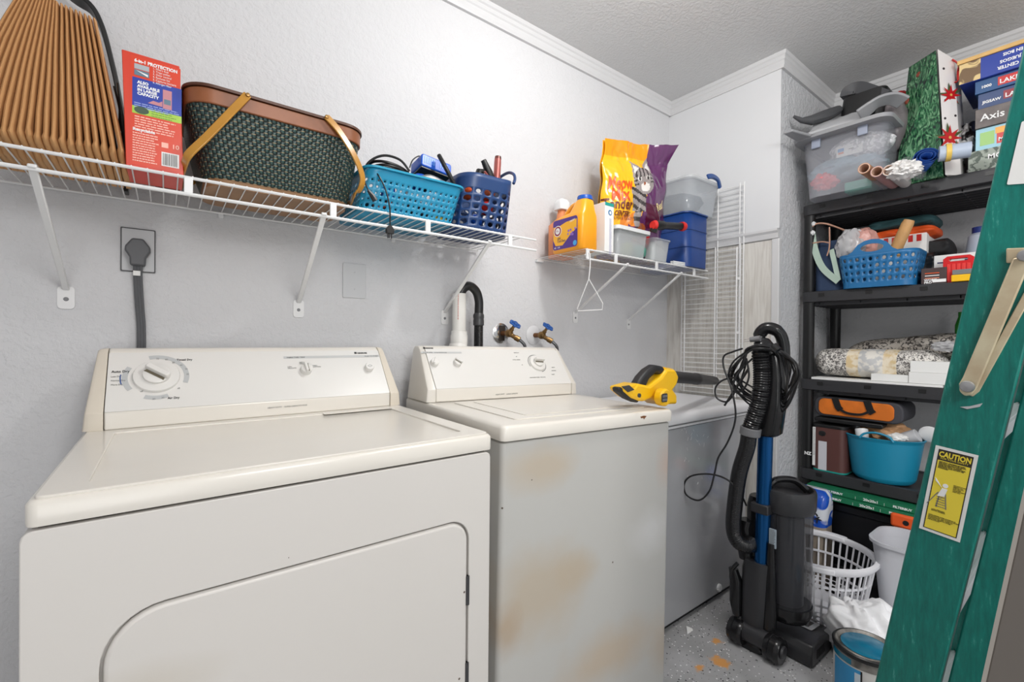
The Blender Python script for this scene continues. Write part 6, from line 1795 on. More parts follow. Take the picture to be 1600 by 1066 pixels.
F_ = frame((2.445, P(1472, 500, X=2.445).y, Z4), (0, -1, 0), (0, 0, 1)); hh_ = P(1490, 400, X=2.445).z-Z4; ww = .088
b = B(); b.plate([(0, 0), (ww, 0), (ww, hh_*.9), (ww-.012, hh_), (.012, hh_), (0, hh_*.9)], [rr2(.018, ww-.018, hh_*.8, hh_*.9, .004, 3)], F_ @ Matrix.Translation((0, 0, -.028)), .028)
b.build('case_body', mat('glossy_red_plastic', (206, 30, 34), .25), rc, bevel=.0012)
b = B()
for k in range(5): b.prism([(.012+.014*k, .006), (.022+.014*k, .006), (.022+.014*k, hh_*.7), (.012+.014*k, hh_*.7)], F_, .0025)
b.build('molded_ribs', mat('bright_red_plastic', (226, 60, 56), .25), rc, bevel=.001)
t, fr, w = rbox('organizer_case', 'yellow based case with grey clear lid beside the red case', 'case', 1485, 1535, Z4, .026, 2.418, .10, mat('tool_yellow', (244, 190, 22), .32), .003)
B().box(2.422, 2.516, fr.translation.y-w+.002, fr.translation.y-.002, Z4+.0265, Z4+.046).build('clear_lid', mat('smoky_grey_plastic', (120, 124, 126), .2), t, bevel=.002)
gj = thing('small_green_case', 'green case edge behind the yellow organizer', 'case', (2.50, .31, Z4))
B().box(2.46, 2.49, P(1530, 500, X=2.46).y, P(1510, 500, X=2.46).y, Z4, P(1510, 405, X=2.46).z).build('case_body', mat('bottle_green', (26, 110, 60), .4), gj, bevel=.003)
wj = thing('plastic_jug', 'translucent jug with a blue lid at the right of the second rack shelf', 'jug', (2.68, .37, Z4))
q = q3(1536, 390, 2.68)
B().lathe([(.05, Z4), (.055, Z4+.01), (.055, q.z-.03), (.045, P(1536, 368, X=2.68).z), (.030, P(1536, 363, X=2.68).z)], Matrix.Translation((2.68, q.y, 0)), 28).build('body', mat('milky_jug', (176, 184, 200), .3), wj)
B().lathe([(.034, P(1536, 366, X=2.68).z), (.034, P(1536, 355, X=2.68).z), (.0001, P(1536, 355, X=2.68).z+.002)], Matrix.Translation((2.68, q.y, 0)), 24).build('lid', mat('cap_navy', (30, 52, 120), .4), wj)

# ---- third shelf
Z3 = ZR[2]+E5
DAM = noise_mat('black_white_damask', (50, 46, 44), (160, 154, 146), 70, .5)
def quilt():
    m = mat('patterned_quilt_fabric', (220, 214, 204), .85)
    nt = m.node_tree; p = nt.nodes['Principled BSDF']; L = nt.links.new
    tc = nt.nodes.new('ShaderNodeTexCoord'); sp = nt.nodes.new('ShaderNodeSeparateXYZ'); L(tc.outputs['Object'], sp.inputs[0])
    n = nt.nodes.new('ShaderNodeTexNoise'); n.inputs['Scale'].default_value = 85; n.inputs['Detail'].default_value = 1.5; n.inputs['Distortion'].default_value = 1.6; L(tc.outputs['Object'], n.inputs['Vector'])
    cr = nt.nodes.new('ShaderNodeValToRGB'); L(n.outputs[0], cr.inputs[0])
    cr.color_ramp.elements[0].position = .46; cr.color_ramp.elements[0].color = lin((104, 100, 98)); cr.color_ramp.elements[1].position = .52; cr.color_ramp.elements[1].color = lin((222, 218, 212))
    n2_ = nt.nodes.new('ShaderNodeTexNoise'); n2_.inputs['Scale'].default_value = 40; n2_.inputs['Detail'].default_value = 2; L(tc.outputs['Object'], n2_.inputs['Vector'])
    c2_ = nt.nodes.new('ShaderNodeValToRGB'); L(n2_.outputs[0], c2_.inputs[0])
    c2_.color_ramp.elements[0].position = .42; c2_.color_ramp.elements[0].color = lin((214, 190, 146)); c2_.color_ramp.elements[1].position = .56; c2_.color_ramp.elements[1].color = lin((232, 220, 198))
    c3_ = nt.nodes.new('ShaderNodeValToRGB'); L(n2_.outputs[0], c3_.inputs[0])
    c3_.color_ramp.elements[0].position = .45; c3_.color_ramp.elements[0].color = lin((196, 196, 196)); c3_.color_ramp.elements[1].position = .55; c3_.color_ramp.elements[1].color = lin((228, 224, 216))
    # bands along the bundle
    r = nt.nodes.new('ShaderNodeValToRGB'); r.color_ramp.interpolation = 'CONSTANT'
    mr = nt.nodes.new('ShaderNodeMapRange'); mr.inputs[1].default_value = .87; mr.inputs[2].default_value = .38
    L(sp.outputs[1], mr.inputs[0]); L(mr.outputs[0], r.inputs[0])
    els = r.color_ramp.elements; els[0].position = 0; els[0].color = (0, 0, 0, 1); els[1].position = .29; els[1].color = (.5, .5, .5, 1)
    for pos, c in ((.38, 1), (.56, .5), (.66, 0)):
        e = els.new(pos); e.color = (c, c, c, 1)
    g1_ = nt.nodes.new('ShaderNodeMath'); g1_.operation = 'GREATER_THAN'; g1_.inputs[1].default_value = .1; L(r.outputs[0], g1_.inputs[0])
    g2_ = nt.nodes.new('ShaderNodeMath'); g2_.operation = 'GREATER_THAN'; g2_.inputs[1].default_value = .7; L(r.outputs[0], g2_.inputs[0])
    m1 = nt.nodes.new('ShaderNodeMix'); m1.data_type = 'RGBA'; L(g1_.outputs[0], m1.inputs[0]); L(cr.outputs[0], m1.inputs[6]); L(c2_.outputs[0], m1.inputs[7])
    m2 = nt.nodes.new('ShaderNodeMix'); m2.data_type = 'RGBA'; L(g2_.outputs[0], m2.inputs[0]); L(m1.outputs[2], m2.inputs[6]); L(c3_.outputs[0], m2.inputs[7])
    L(m2.outputs[2], p.inputs['Base Color'])
    return m
ya_, yb_ = P(1270, 560, X=2.5).y, .42
N = 26; sec = []
for i in range(N+1):
    f = i/N; y = ya_ - (ya_-.40)*f
    e = min(1, (f+.02)*9)**.5 * min(1, (1-f+.02)*8)**.5
    sec.append((y, 2.565, Z3+.014+.067, .10*e, .063*e))
bundle(sec, 'rolled_quilt', 'rolled cream, tan and black patterned quilt on the third shelf', quilt(), 3)
N = 18; sec = []
for i in range(N+1):
    f = i/N; y = .80-(.80-.36)*f; e = min(1, (f+.02)*6)**.5*min(1, (1-f+.02)*9)**.5
    sec.append((y, 2.73, Z3+.115+.055*f, .10*e, .058*e))
bundle(sec, 'plastic_wrapped_bedding', 'black and white damask bedding in clear wrap behind the quilt', DAM, 9)
wbm = thing('white_board', 'flat white board under the quilt on the third shelf', 'board', (2.5, .6, Z3))
B().box(2.428, 2.66, P(1475, 500, X=2.43).y, P(1269, 500, X=2.43).y, Z3, Z3+.010).build('board', PAPERW, wbm, bevel=.001, smooth=False)
ZW = Z3+.011
t, fr, w = rbox('small_white_box', 'small low white box in front of the quilt', 'box', 1362, 1421, ZW, .030, 2.438, .055, PAPERW)
t, fr, w = rbox('white_box', 'lower white box at the right of the third shelf', 'box', 1421, 1500, ZW, .045, 2.432, .12, PAPERW)
t, fr, w = rbox('white_box', 'upper white box stacked at the right of the third shelf', 'box', 1423, 1500, ZW+.0455, .045, 2.438, .11, PAPERW)
rblob(1478, 542, 2.50, (.04, .045, .02), CFB, 'film_wrap', 'crinkled clear wrap on the white boxes', 'film', 21, .4, ridge=.4)
b = B(); b.lathe([(.02, Z3), (.02, P(1500, 508, X=2.66).z), (.010, P(1500, 495, X=2.66).z), (.010, P(1500, 487, X=2.66).z)], Matrix.Translation((2.70, P(1502, 500, X=2.70).y, 0)), 20); item('green_bottle', 'green bottle behind the ladder on the third shelf', 'bottle', b, mat('green_glass', (40, 120, 40), .2))

# ---- fourth shelf
Z2 = ZR[1]+E5
bc = thing('brown_canister', 'brown labelled cardboard canister at the left of the fourth shelf', 'canister', (2.52, .80, Z2))
yA_, yB_ = P(1268, 700, X=2.44).y, P(1322, 700, X=2.44).y
zc_ = P(1290, 668, X=2.44).z
B().rrect([(2.51, (yA_+yB_)/2, .075, (yA_-yB_)/2, .03, Z2), (2.51, (yA_+yB_)/2, .075, (yA_-yB_)/2, .03, zc_)], seg=6).build('carton', mat('maroon_brown_carton', (92, 58, 54), .4), bc, ang=50)
fr = frame((2.435, yA_, Z2), (0, -1, 0), (0, 0, 1)); hc = zc_-Z2
decal(fr, .030, .064, .006, hc*.68, mat('pale_grey_label', (206, 206, 212), .6), bc)
decal(fr, .006, .018, .02, hc*.98, PAPERW, bc); stripes(fr, .008, .017, hc*.95, 20, .0065, .002, INKG, bc, 3, off=.0008)
B().rrect([(2.51, (yA_+yB_)/2, .0755, (yA_-yB_)/2+.0005, .03, Z2), (2.51, (yA_+yB_)/2, .0755, (yA_-yB_)/2+.0005, .03, Z2+.007)], seg=6).build('base_band', mat('teal_print', (30, 150, 140), .5), bc, ang=50)
B().rrect([(2.51, (yA_+yB_)/2, .077, (yA_-yB_)/2+.003, .03, zc_-.002), (2.51, (yA_+yB_)/2, .077, (yA_-yB_)/2+.003, .03, zc_+.012)], seg=6).build('lid', BLACK, bc, ang=50, bevel=.002)
B().blob(fr @ Vector((.045, hc*.86, .002)), (.003, .014, .012), 3, .3, sub=3).build('printed_emblem', BLACK, bc)
# orange and grey soft case
oc_ = thing('soft_case', 'orange soft case with black straps under the third shelf', 'bag', (2.56, .70, Z2+.2))
a_, c_ = P(1272, 640, X=2.46), P(1412, 640, X=2.46)
zlo, zhi = P(1340, 655, X=2.45).z, P(1340, 627, X=2.45).z
cyy, hyy = (a_.y+c_.y)/2, (a_.y-c_.y)/2
F_ = frame((2.46, cyy, (zlo+zhi)/2), (0, -1, 0), (0, 0, 1))
hh_ = (zhi-zlo)/2
B().prism(rr2(-hyy, hyy, -hh_-.006, hh_+.006, hh_*.9, 6), F_ @ Matrix.Translation((0, 0, -.20)), .20).build('case_body', mat('dark_grey_fabric', (66, 66, 72), .7), oc_, bevel=.006)
B().prism(rr2(-hyy+.02, hyy-.03, -hh_+.004, hh_-.002, hh_*.6, 6), F_, .006).build('orange_panel', mat('orange_fabric', (228, 120, 30), .65, var=.2, vs_=15), oc_, bevel=.003)
for x_ in (-.065, .055): B().tube([F_ @ Vector((x_-.014, hh_+.006, .009)), F_ @ Vector((x_, 0.004, .011)), F_ @ Vector((x_+.01, -.008, .010))], 0, flat=(.026, .004, (1, 0, 0))).build('strap', BLACK, oc_)
B().tube(bez([F_ @ Vector((-.06, -.002, .012)), F_ @ Vector((-.03, -.018, .014)), F_ @ Vector((.02, -.018, .014)), F_ @ Vector((.05, -.002, .012))], 5), 0, flat=(.010, .004, (1, 0, 0))).build('carry_handle', BLACK, oc_)
b = B(); b.prism(rr2(-hyy+.005, hyy*.6, -hh_-.032, -hh_-.012, .008, 4), F_ @ Matrix.Translation((0, 0, -.16)), .17); item('black_strap_bundle', 'flat black bundle under the orange soft case', 'strap', b, BLACK, bevel=.004)
# fill below soft case: it rests on the canister and a brown paper bundle
b = B(); b.blob((2.60, .70, Z2+.10), (.085, .06, .098), 31, .12, flat0=Z2); item('paper_bundle', 'brown paper bundle behind the turquoise tub', 'paper', b, KRAFT)
# turquoise tub
tu = thing('flexible_tub', 'turquoise ribbed round tub full of odds and ends on the fourth shelf', 'tub', (2.50, .60, Z2))
TQ = mat('tub_turquoise', (20, 134, 168), .38)
rt = P(1380, 700, X=2.42)
yc_t = (P(1319, 690, X=2.50).y+P(1446, 700, X=2.50).y)/2
rtop = (P(1319, 690, X=2.50).y-P(1446, 700, X=2.50).y)/2*.98
ztt = P(1380, 688, X=2.40).z
XT = 2.535
pr = []
zz = Z2-.0
k = 0
pr.append((rtop*.70, Z2+.001)); pr.append((rtop*.78, Z2+.012))
N = 26
for i in range(N):
    f = i/N; z_ = Z2+.02+(ztt-Z2-.03)*f; r_ = rtop*(.80+.17*f)
    pr.append((r_, z_)); pr.append((r_+.0016, z_+.003))
pr += [(rtop, ztt-.006), (rtop+.004, ztt), (rtop-.002, ztt+.002), (rtop-.006, ztt-.004), (rtop*.78, Z2+.03), (.0001, Z2+.02)]
B().lathe(pr, Matrix.Translation((XT-.02, yc_t, 0)), 48, caps=False, sx=.88).build('tub_body', TQ, tu, ang=45)
for s_ in (-1, 1):
    xx = XT-.02+s_*rtop*.88
    B().tube(bez([(xx-.004*s_, yc_t+.055, ztt-.004), (xx-.008*s_, yc_t+.04, ztt+.016), (xx-.010*s_, yc_t-.0, ztt+.026), (xx-.008*s_, yc_t-.045, ztt+.016), (xx-.004*s_, yc_t-.06, ztt-.004)], 5), .0045, 8).build('handle', TQ, tu)
rblob(1382, 673, 2.56, (.075, .085, .045), mat('tan_paper', (206, 160, 118), .7, bump=.4, bs=40), 'paper_wad', 'crumpled tan paper heaped in the turquoise tub', 'paper', 17, .25, ridge=.3)
b = B(); c = q3(1346, 674, 2.46); b.lathe([(.013, -.06), (.022, -.055), (.024, 0), (.018, 0), (.017, -.03)], Matrix.Translation(c+Vector((0, 0, .008))) @ Matrix.Rotation(.35, 4, 'Y') @ Matrix.Rotation(-.2, 4, 'X'), 24); item('white_pipe_fitting', 'white pipe fitting at the left of the turquoise tub', 'fitting', b, PWHITE)
rblob(1402, 684, 2.45, (.03, .035, .018), PAPERW, 'white_packet', 'white packet at the front rim of the turquoise tub', 'packet', 19, .2)
b = B(); c = q3(1425, 682, 2.50); b.tube([c+Vector((0, .03, -.02)), c+Vector((0, -.02, .008))], .028, 16); item('small_jar', 'grey banded jar at the right of the turquoise tub', 'jar', b, LGREY, bevel=.003)
b = B(); c = q3(1453, 679, 2.52); b.lathe([(.0001, .006), (.03, .004), (.036, 0), (.034, -.002), (.0001, .002)], frame(c, (0, -1, 0), (-.3, 0, 1)), 28); item('white_dish', 'round white dish leaning right of the turquoise tub', 'dish', b, PWHITE)

# ---- below the rack's fourth shelf
GRN = mat('filter_green', (22, 112, 76), .5)
def filt(z0, x0, label, idx, off):
    t = thing('air_filter', label, 'air filter', (x0+.2, .6, z0))
    B().box(x0, x0+.36, .30, P(1264, 500, X=x0).y, z0, z0+.021).build('frame', GRN, t, bevel=.0008, smooth=False)
    fr = frame((x0, P(1264, 500, X=x0).y, z0), (0, -1, 0), (0, 0, 1))
    text('20x20x1', fr, .20+off, .005, .015, INKW, t, bold=.0004); text('FILTERBUY', fr, .075+off*.4, .0055, .0125, INKW, t, bold=.0005); text('|', fr, .175+off*.7, .005, .013, INKW, t)
    text('FILTERBUY', fr, .30+off, .0055, .0125, INKW, t, bold=.0005); text('|', fr, .27+off, .005, .013, INKW, t)
    b = B(); b.prism(circ(.055, .0105, .005, 5), fr @ Matrix.Translation((0, 0, .0004)), .0003); b.prism([(.012, .006), (.02, .015), (.028, .006)], fr @ Matrix.Translation((0, 0, .0004)), .0003); b.build('printed_emblem', INKW, t, smooth=False)
filt(.4335, 2.375, 'green edged air filter, upper one of the two under the fourth shelf', 0, .015)
filt(.4105, 2.355, 'green edged air filter, lower one of the two under the fourth shelf', 1, 0)
bt1 = thing('black_tote', 'big black lidded tote on the lowest shelf, under the green filters', 'tote', (2.60, .62, .1))
DBK = mat('satin_black_tote', (24, 25, 29), .35)
B().rrect([(2.60, .59, .165, .245, .03, .1008), (2.60, .59, .18, .262, .03, .36)], seg=5).build('bin_body', DBK, bt1, ang=50)
b = B(); b.rings([rr3(2.60, .59, .186, .268, .035, .352, 5), rr3(2.60, .59, .19, .272, .035, .358, 5), rr3(2.60, .59, .19, .272, .035, .384, 5), rr3(2.60, .59, .17, .255, .03, .396, 5), rr3(2.60, .59, .15, .235, .03, .396, 5), rr3(2.60, .59, .145, .23, .03, .409, 5)]); b.build('lid', DBK, bt1, ang=40, bevel=.002)
# thin electronic box on the floor in front
eb = thing('electronics_box', 'low black electronic box on the floor behind the laundry basket', 'electronics', (2.30, .55, 0))
B().box(2.30, 2.41, .44, .73, .001, .075).build('housing', mat('black_metal_case', (36, 36, 38), .4), eb, bevel=.003)
fr = frame((2.30, .73, 0), (0, -1, 0), (0, 0, 1))
decal(fr, .01, .28, .060, .062, MGREY, eb, 'trim_line'); text('STEREO', fr, .24, .03, .012, MGREY, eb)
# blue and white bag standing in front of the tote
bb2 = thing('printed_sack', 'tall beige sack with blue and white printed top beside the vacuum', 'sack', (2.33, .80, 0))
ytop, ybot = P(1275, 775, X=2.30), P(1275, 925, X=2.30)
b = B(); b.rrect([(2.335, .80, .05, .055, .03, .001), (2.335, .80, .06, .062, .035, .12), (2.335, .80, .055, .058, .03, .30)], seg=5, cap1=False); b.build('sack_body', mat('beige_sack', (150, 138, 124), .7, bump=.3, bs=30), bb2, ang=60)
zq1 = P(1275, 770, X=2.30).z
b = B(); b.rrect([(2.335, .80, .0555, .0585, .03, .30), (2.335, .795, .058, .058, .035, .38), (2.335, .79, .05, .05, .02, .43), (2.34, .80, .02, .045, .01, zq1+.01)], seg=5); b.build('sack_top', noise_mat('blue_white_film', (30, 84, 190), (224, 228, 236), 9, .25), bb2, ang=60)
text('LOCK', frame((2.278, .825, .42), (0, -1, 0), (0, 0, 1)), 0, -.03, .034, INKK, bb2, off=.003, rot=-.9, bold=.001)

# ================================================================ floor by the rack
# white laundry basket
lk = thing('laundry_basket', 'round white slatted laundry basket on the floor between vacuum and rack', 'laundry basket', (2.13, .66, 0))
c0 = P(1290, 955, Z=.0); c0 = Vector((2.10, .71, 0))
LB = mat('basket_white_plastic', (232, 232, 236), .38)
zrim = .285; r0_, r1_ = .142, .188
cr_ = c0 + Vector((0, 0, 0))
def lring(f): return r0_ + (r1_-r0_)*f
b = B()
T_ = Matrix.Translation(cr_)
b.lathe([(.0001, .002), (r0_, .002), (r0_+.006, .004), (r0_+.010, .045), (r0_+.006, .045), (r0_, .008), (.0001, .007)], T_, 48, caps=False)
b.build('base', LB, lk, ang=40)
b = B()
b.lathe([(r1_-.004, zrim-.022), (r1_+.004, zrim-.024), (r1_+.014, zrim-.010), (r1_+.013, zrim), (r1_, zrim+.004), (r1_-.006, zrim-.004), (r1_-.004, zrim-.022)], T_, 56, caps=False)
b.build('rim', LB, lk, ang=50)
b = B()
for z_ in (.125, .205):
    f = (z_-.04)/(zrim-.04); r_ = lring(f)+.006*(1-f)
    b.lathe([(r_-.003, z_-.004), (r_+.002, z_-.004), (r_+.002, z_+.004), (r_-.003, z_+.004), (r_-.003, z_-.004)], T_, 56, caps=False)
b.build('hoops', LB, lk, ang=40)
NS = 44
for k in range(NS):
    a = 2*PI*k/NS
    p0_ = cr_ + Vector(((r0_+.008)*math.cos(a), (r0_+.008)*math.sin(a), .042)); p1_ = cr_ + Vector((r1_*math.cos(a), r1_*math.sin(a), zrim-.02))
    B().tube([p0_, p1_], 0, flat=(.0065, .003, (math.cos(a), math.sin(a), 0))).build('slat', LB, lk, smooth=False)
# perforated lower band
def bsurf(u, v):
    a = 2*PI*u; z_ = .046+.055*v; r_ = r0_+.0085+(r1_-r0_)*.2*v
    return cr_ + Vector((r_*math.cos(a), r_*math.sin(a), z_))
b = B(); b.perf(bsurf, 40, 3, lambda i, j: .72, closed=True); b.build('perforated_band', LB, lk, solid=.002, ang=50)
for a in (PI*1.06, PI*.06+.0):
    b = B(); pts = [cr_+Vector(((r1_+.004)*math.cos(a+t_), (r1_+.004)*math.sin(a+t_), zrim-.008)) for t_ in [-.42+.84*i/10 for i in range(11)]]
    b.tube(pts, 0, flat=(.034, .022, (0, 0, 1))); b.build('grip', LB, lk, bevel=.005)

# white bin and orange tool behind it
wbn = thing('waste_bin', 'white oval waste bin standing right of the laundry basket', 'bin', (2.30, .42, 0))
q1_, q2_ = P(1364, 842, X=2.25), None
zt_b = P(1385, 843, X=2.16).z
yL = P(1364, 850, X=2.18).y
b = B(); WBX, WBY = 2.22, yL-.120
sec_ = [(WBX, WBY, .070, .066, .05, .001), (WBX, WBY, .073, .070, .05, .01), (WBX, WBY, .115, .120, .07, zt_b-.014), (WBX, WBY, .123, .128, .075, zt_b-.012), (WBX, WBY, .124, .129, .076, zt_b), (WBX, WBY, .115, .120, .07, zt_b), (WBX, WBY, .086, .086, .05, .02)]
b.rrect(sec_, seg=7); b.build('bin_body', mat('soft_white_bin', (204, 205, 211), .4), wbn, ang=45)
b = B(); q = P(1410, 822, X=2.32); b.box(2.345, 2.40, q.y-.07, q.y+.045, q.z-.02, q.z+.035)
ot = thing('orange_tool', 'orange tool housing lying on a wooden block behind the white bin', 'tool', (2.33, q.y, q.z))
b.build('housing', ORANGE, ot, bevel=.010, bseg=3)
B().box(2.343, 2.40, q.y-.07, q.y+.035, q.z-.038, q.z-.021).build('wooden_block', mat('pale_brown_wood', (150, 112, 76), .5), ot, bevel=.002)
B().cyl((2.3435, q.y-.005, q.z+.006), (2.351, q.y-.005, q.z+.006), .010, seg=14).build('knob', BLACK, ot)
b = B(); b.box(2.346, 2.415, q.y-.09, q.y+.03, .0765, q.z-.039); item('black_crate', 'small black crate under the orange tool', 'crate', b, DBK, bevel=.004)

# crumpled white cloth
wcl = thing('crumpled_cloth', 'crumpled white cloth heap between the laundry basket and paint can', 'cloth', (1.93, .52, 0))
WCL = mat('white_cotton', (236, 236, 238), .85)
b = B(); b.blob((1.93, .505, .10), (.09, .115, .118), 23, .34, fr=1.8, sub=5, flat0=.001, ridge=.55); b.build('cloth_heap', WCL, wcl, ang=180)

# paint can
pcn = thing('paint_can', 'white and blue paint can with a glossy teal lid, nearest thing on the floor', 'paint can', (1.70, .455, 0))
PX, PY, PH, PR_ = 1.71, .442, .188, .082
T_ = Matrix.Translation((PX, PY, 0))
CANM = mat('dirty_silver_can', (150, 146, 140), .35, .5, var=.6, vs_=30)
B().lathe([(PR_-.002, .001), (PR_, .004), (PR_, PH-.03), (PR_-.001, PH-.028)], T_, 48).build('can_body', mat('can_off_white', (214, 212, 208), .4, var=.12, vs_=12), pcn, ang=40)
B().lathe([(PR_+.0006, PH-.036), (PR_+.0006, PH-.014)], T_, 48, caps=False).build('dirty_band', CANM, pcn)
B().lathe([(PR_, PH-.014), (PR_+.004, PH-.008), (PR_+.004, PH-.001), (PR_, PH+.002), (PR_-.004, PH)], T_, 48, caps=False).build('rolled_rim', BLACK, pcn, ang=50)
B().lathe([(PR_-.003, PH+.001), (PR_-.006, PH+.003), (PR_-.010, PH-.001), (PR_-.014, PH-.005), (PR_-.017, PH-.002)], T_, 48, caps=False).build('lid_ring', CANM, pcn, ang=30)
LT = mat('teal_paint_film', (14, 112, 146), .2, coat=.4, col2=(30, 130, 160), vs_=9)
B().lathe([(PR_-.018, PH-.0012), (PR_-.020, PH-.0004), (.0001, PH+.0004)], T_, 40).build('lid', LT, pcn)
def cpatch(a0, a1, z0, z1, m, name, r=PR_+.0008, n=12):
    B().rings([[Vector((PX+r*math.cos(math.radians(a0+(a1-a0)*i/n)), PY+r*math.sin(math.radians(a0+(a1-a0)*i/n)), z)) for i in range(n+1)] for z in (z0, z1)], False, False, closed=False).build(name, m, pcn)
cpatch(128, 186, .01, PH-.040, mat('label_sky_blue', (56, 150, 205), .45), 'printed_label')
cpatch(186, 189, .01, PH-.040, INKK, 'printed_line', PR_+.0012)
cpatch(176, 186, .05, PH-.05, mat('pale_label', (200, 214, 224), .5), 'printed_label', PR_+.0012)
cpatch(120, 170, PH-.034, PH-.018, MC['teal_paint_film'], 'paint_drip', PR_+.0012)
ea = math.radians(232)
B().lathe([(.016, 0), (.015, .005), (.0001, .006)], frame((PX+PR_*math.cos(ea), PY+PR_*math.sin(ea), PH-.055), (-math.sin(ea), math.cos(ea), 0), (0, 0, 1)), 20).build('handle_ear', BLACK, pcn)
B().tube(bez([(PX+(PR_+.005)*math.cos(ea), PY+(PR_+.005)*math.sin(ea), PH-.055), (PX+.094*math.cos(ea-.5), PY+.094*math.sin(ea-.5), .06), (PX+.096*math.cos(ea-1.3), PY+.096*math.sin(ea-1.3), .045)], 5), .002, 6).build('wire_handle', MGREY, pcn)
# torn white scrap under the freezer edge
b = B(); q = P(1073, 983, Z=.005); b.prism([(-.022, -.006), (.016, -.012), (.022, .004), (.004, .020), (-.008, .008)], Matrix.Translation((q.x, q.y-.012, .001)) @ Matrix.Rotation(.6, 4, 'X'), .001)
item('paper_scrap', 'torn white scrap on the floor under the freezer edge', 'scrap', b, PAPERW, smooth=False)

# ================================================================ green stepladder, folded, leaning at the right
def ladder_green():
    m = mat('green_fiberglass', (16, 134, 116), .42)
    nt = m.node_tree; p = nt.nodes['Principled BSDF']; L = nt.links.new
    tc = nt.nodes.new('ShaderNodeTexCoord'); mp = nt.nodes.new('ShaderNodeMapping'); mp.inputs['Scale'].default_value = (60, 160, 26)
    n = nt.nodes.new('ShaderNodeTexNoise'); n.inputs['Scale'].default_value = 1; n.inputs['Detail'].default_value = 5
    n.inputs['Roughness'].default_value = .7
    L(tc.outputs['Object'], mp.inputs[0]); L(mp.outputs[0], n.inputs['Vector'])
    cr = nt.nodes.new('ShaderNodeValToRGB'); L(n.outputs[0], cr.inputs[0])
    cr.color_ramp.elements[0].position = .3; cr.color_ramp.elements[0].color = lin((0, 98, 90))
    cr.color_ramp.elements[1].position = .80; cr.color_ramp.elements[1].color = lin((104, 182, 170))
    e = cr.color_ramp.elements.new(.62); e.color = lin((6, 124, 112))
    L(cr.outputs[0], p.inputs['Base Color'])
    return m
GL = ladder_green()
ld = thing('stepladder', 'folded green fiberglass stepladder leaning close at the right edge', 'ladder', (.95, .28, 0))
XL = .94
pb, ptp = P(1367, 1066, X=XL), P(1597, 82, X=XL)
ldir = (ptp-pb).normalized()                       # along the rail
side = Vector((1, 0, 0)).cross(ldir).normalized()   # across the rail, toward the rear section
if side.y > 0: side = -side
foot = pb - ldir*(pb.z/ldir.z)
LEN = 1.86
def rail(x0, d0, w, name, depth=.035, web=.005, flip=1, z0=0, length=LEN):
    """channel section rail: web faces -X, flanges go to +X*flip"""
    o = foot + side*d0; o.x = x0
    sec_ = [(0, 0), (w, 0), (w, depth), (w-.006, depth), (w-.006, web), (.006, web), (.006, depth), (0, depth)]
    rings = [[o + ldir*t_ + side*a + Vector((c*flip, 0, 0)) for a, c in sec_] for t_ in (z0, length)]
    return B().rings(rings).build(name, GL, ld, bevel=.0025, ang=30)
RW = (P(1469, 1066, X=XL)-pb).dot(side)
rail(XL, 0, RW, 'front_rail')
rail(XL+.44, 0, RW, 'front_rail', flip=-1)
rail(XL+.008, RW+.007, .060, 'rear_rail', depth=.028)
rail(XL+.43, RW+.007, .060, 'rear_rail', depth=.028, flip=-1)
ALU = mat('brushed_aluminium', (196, 198, 200), .35, .7)
def along(py, d, x=XL):
    """distance along the rail of the point seen at a photo row on offset d"""
    best = None
    for i in range(400):
        t_ = i*LEN/400; q_ = foot+side*d+ldir*t_; q_.x = x
        v = q_-Vector((0, 0, H)); y_ = 533-FOC*(v @ UP if False else v.dot(UP))/v.dot(FW)
        if best is None or abs(y_-py) < best[0]: best = (abs(y_-py), t_)
    return best[1]
t1_ = along(700, RW+.01); sp_ = .28
for k in range(-3, 3):
    t_ = t1_ + k*sp_ - .02
    if t_ < .08 or t_ > LEN-.15: continue
    o = foot + ldir*t_ + side*.004
    b = B(); hz_ = Vector((0, 0, 1)); y_ = Vector((0, -1, 0))
    rings = [[Vector((x, o.y, o.z)) + y_*a + hz_*c for a, c in ((.0, .012), (.0, .03), (.070, .03), (.070, .012))] for x in (XL+.006, XL+.434)]
    st_ = b.rings(rings).build('step', ALU, ld, smooth=False, bevel=.0012)
    b = B()
    for g_ in range(5): b.box(XL+.007, XL+.433, o.y-.066+g_*.0145, o.y-.062+g_*.0145, o.z+.030, o.z+.032)
    b.build('tread_ridges', ALU, st_, smooth=False)
B().rings([[foot+ldir*LEN+side*a+Vector((XL-.01 - foot.x + x, 0, 0)) + ldir*c for a, c in ((-.02, -.02), (.19, -.02), (.19, .03), (-.02, .03))] for x in (0, .47)]).build('top_cap', mat('ladder_cap_orange', (214, 96, 30), .5), ld, bevel=.006)
for d_, w_ in ((0, RW), (RW+.007, .060)):
    for x in (XL-.004, XL+.405):
        o = foot + side*(d_-.004); B().box(x, x+.042, o.y-w_-.006, o.y+.002, .0005, .05).build('foot', BLACK, ld, bevel=.004)
# spreader bar: two strips and the hinge plate, golden passivated steel
GOLD = mat('golden_passivated_steel', (212, 202, 172), .42, .3, col2=(196, 178, 148), vs_=22)
xg = XL-.006
def G(px, py, x=xg): return P(px, py, X=x)
def strip(pts, name, th, x, m=GOLD, par=ld, bev=.002):
    q_ = [G(a, c, x) for a, c in pts]
    F_ = frame((x, 0, 0), (0, -1, 0), (0, 0, 1))
    return B().prism([(-v.y, v.z) for v in q_], F_ @ Matrix.Translation((0, 0, -th)), th).build(name, m, par, bevel=bev, smooth=True, ang=30)
sa = strip([(1582, 404), (1610, 398), (1610, 420), (1602, 430), (1527, 606), (1518, 618), (1507, 619), (1499, 612), (1498, 600), (1504, 590)], 'spreader_bar', .004, xg-.002)
sb2 = strip([(1620, 420), (1634, 424), (1530, 612), (1520, 620), (1512, 617)], 'spreader_bar', .004, xg+.003, bev=.001)
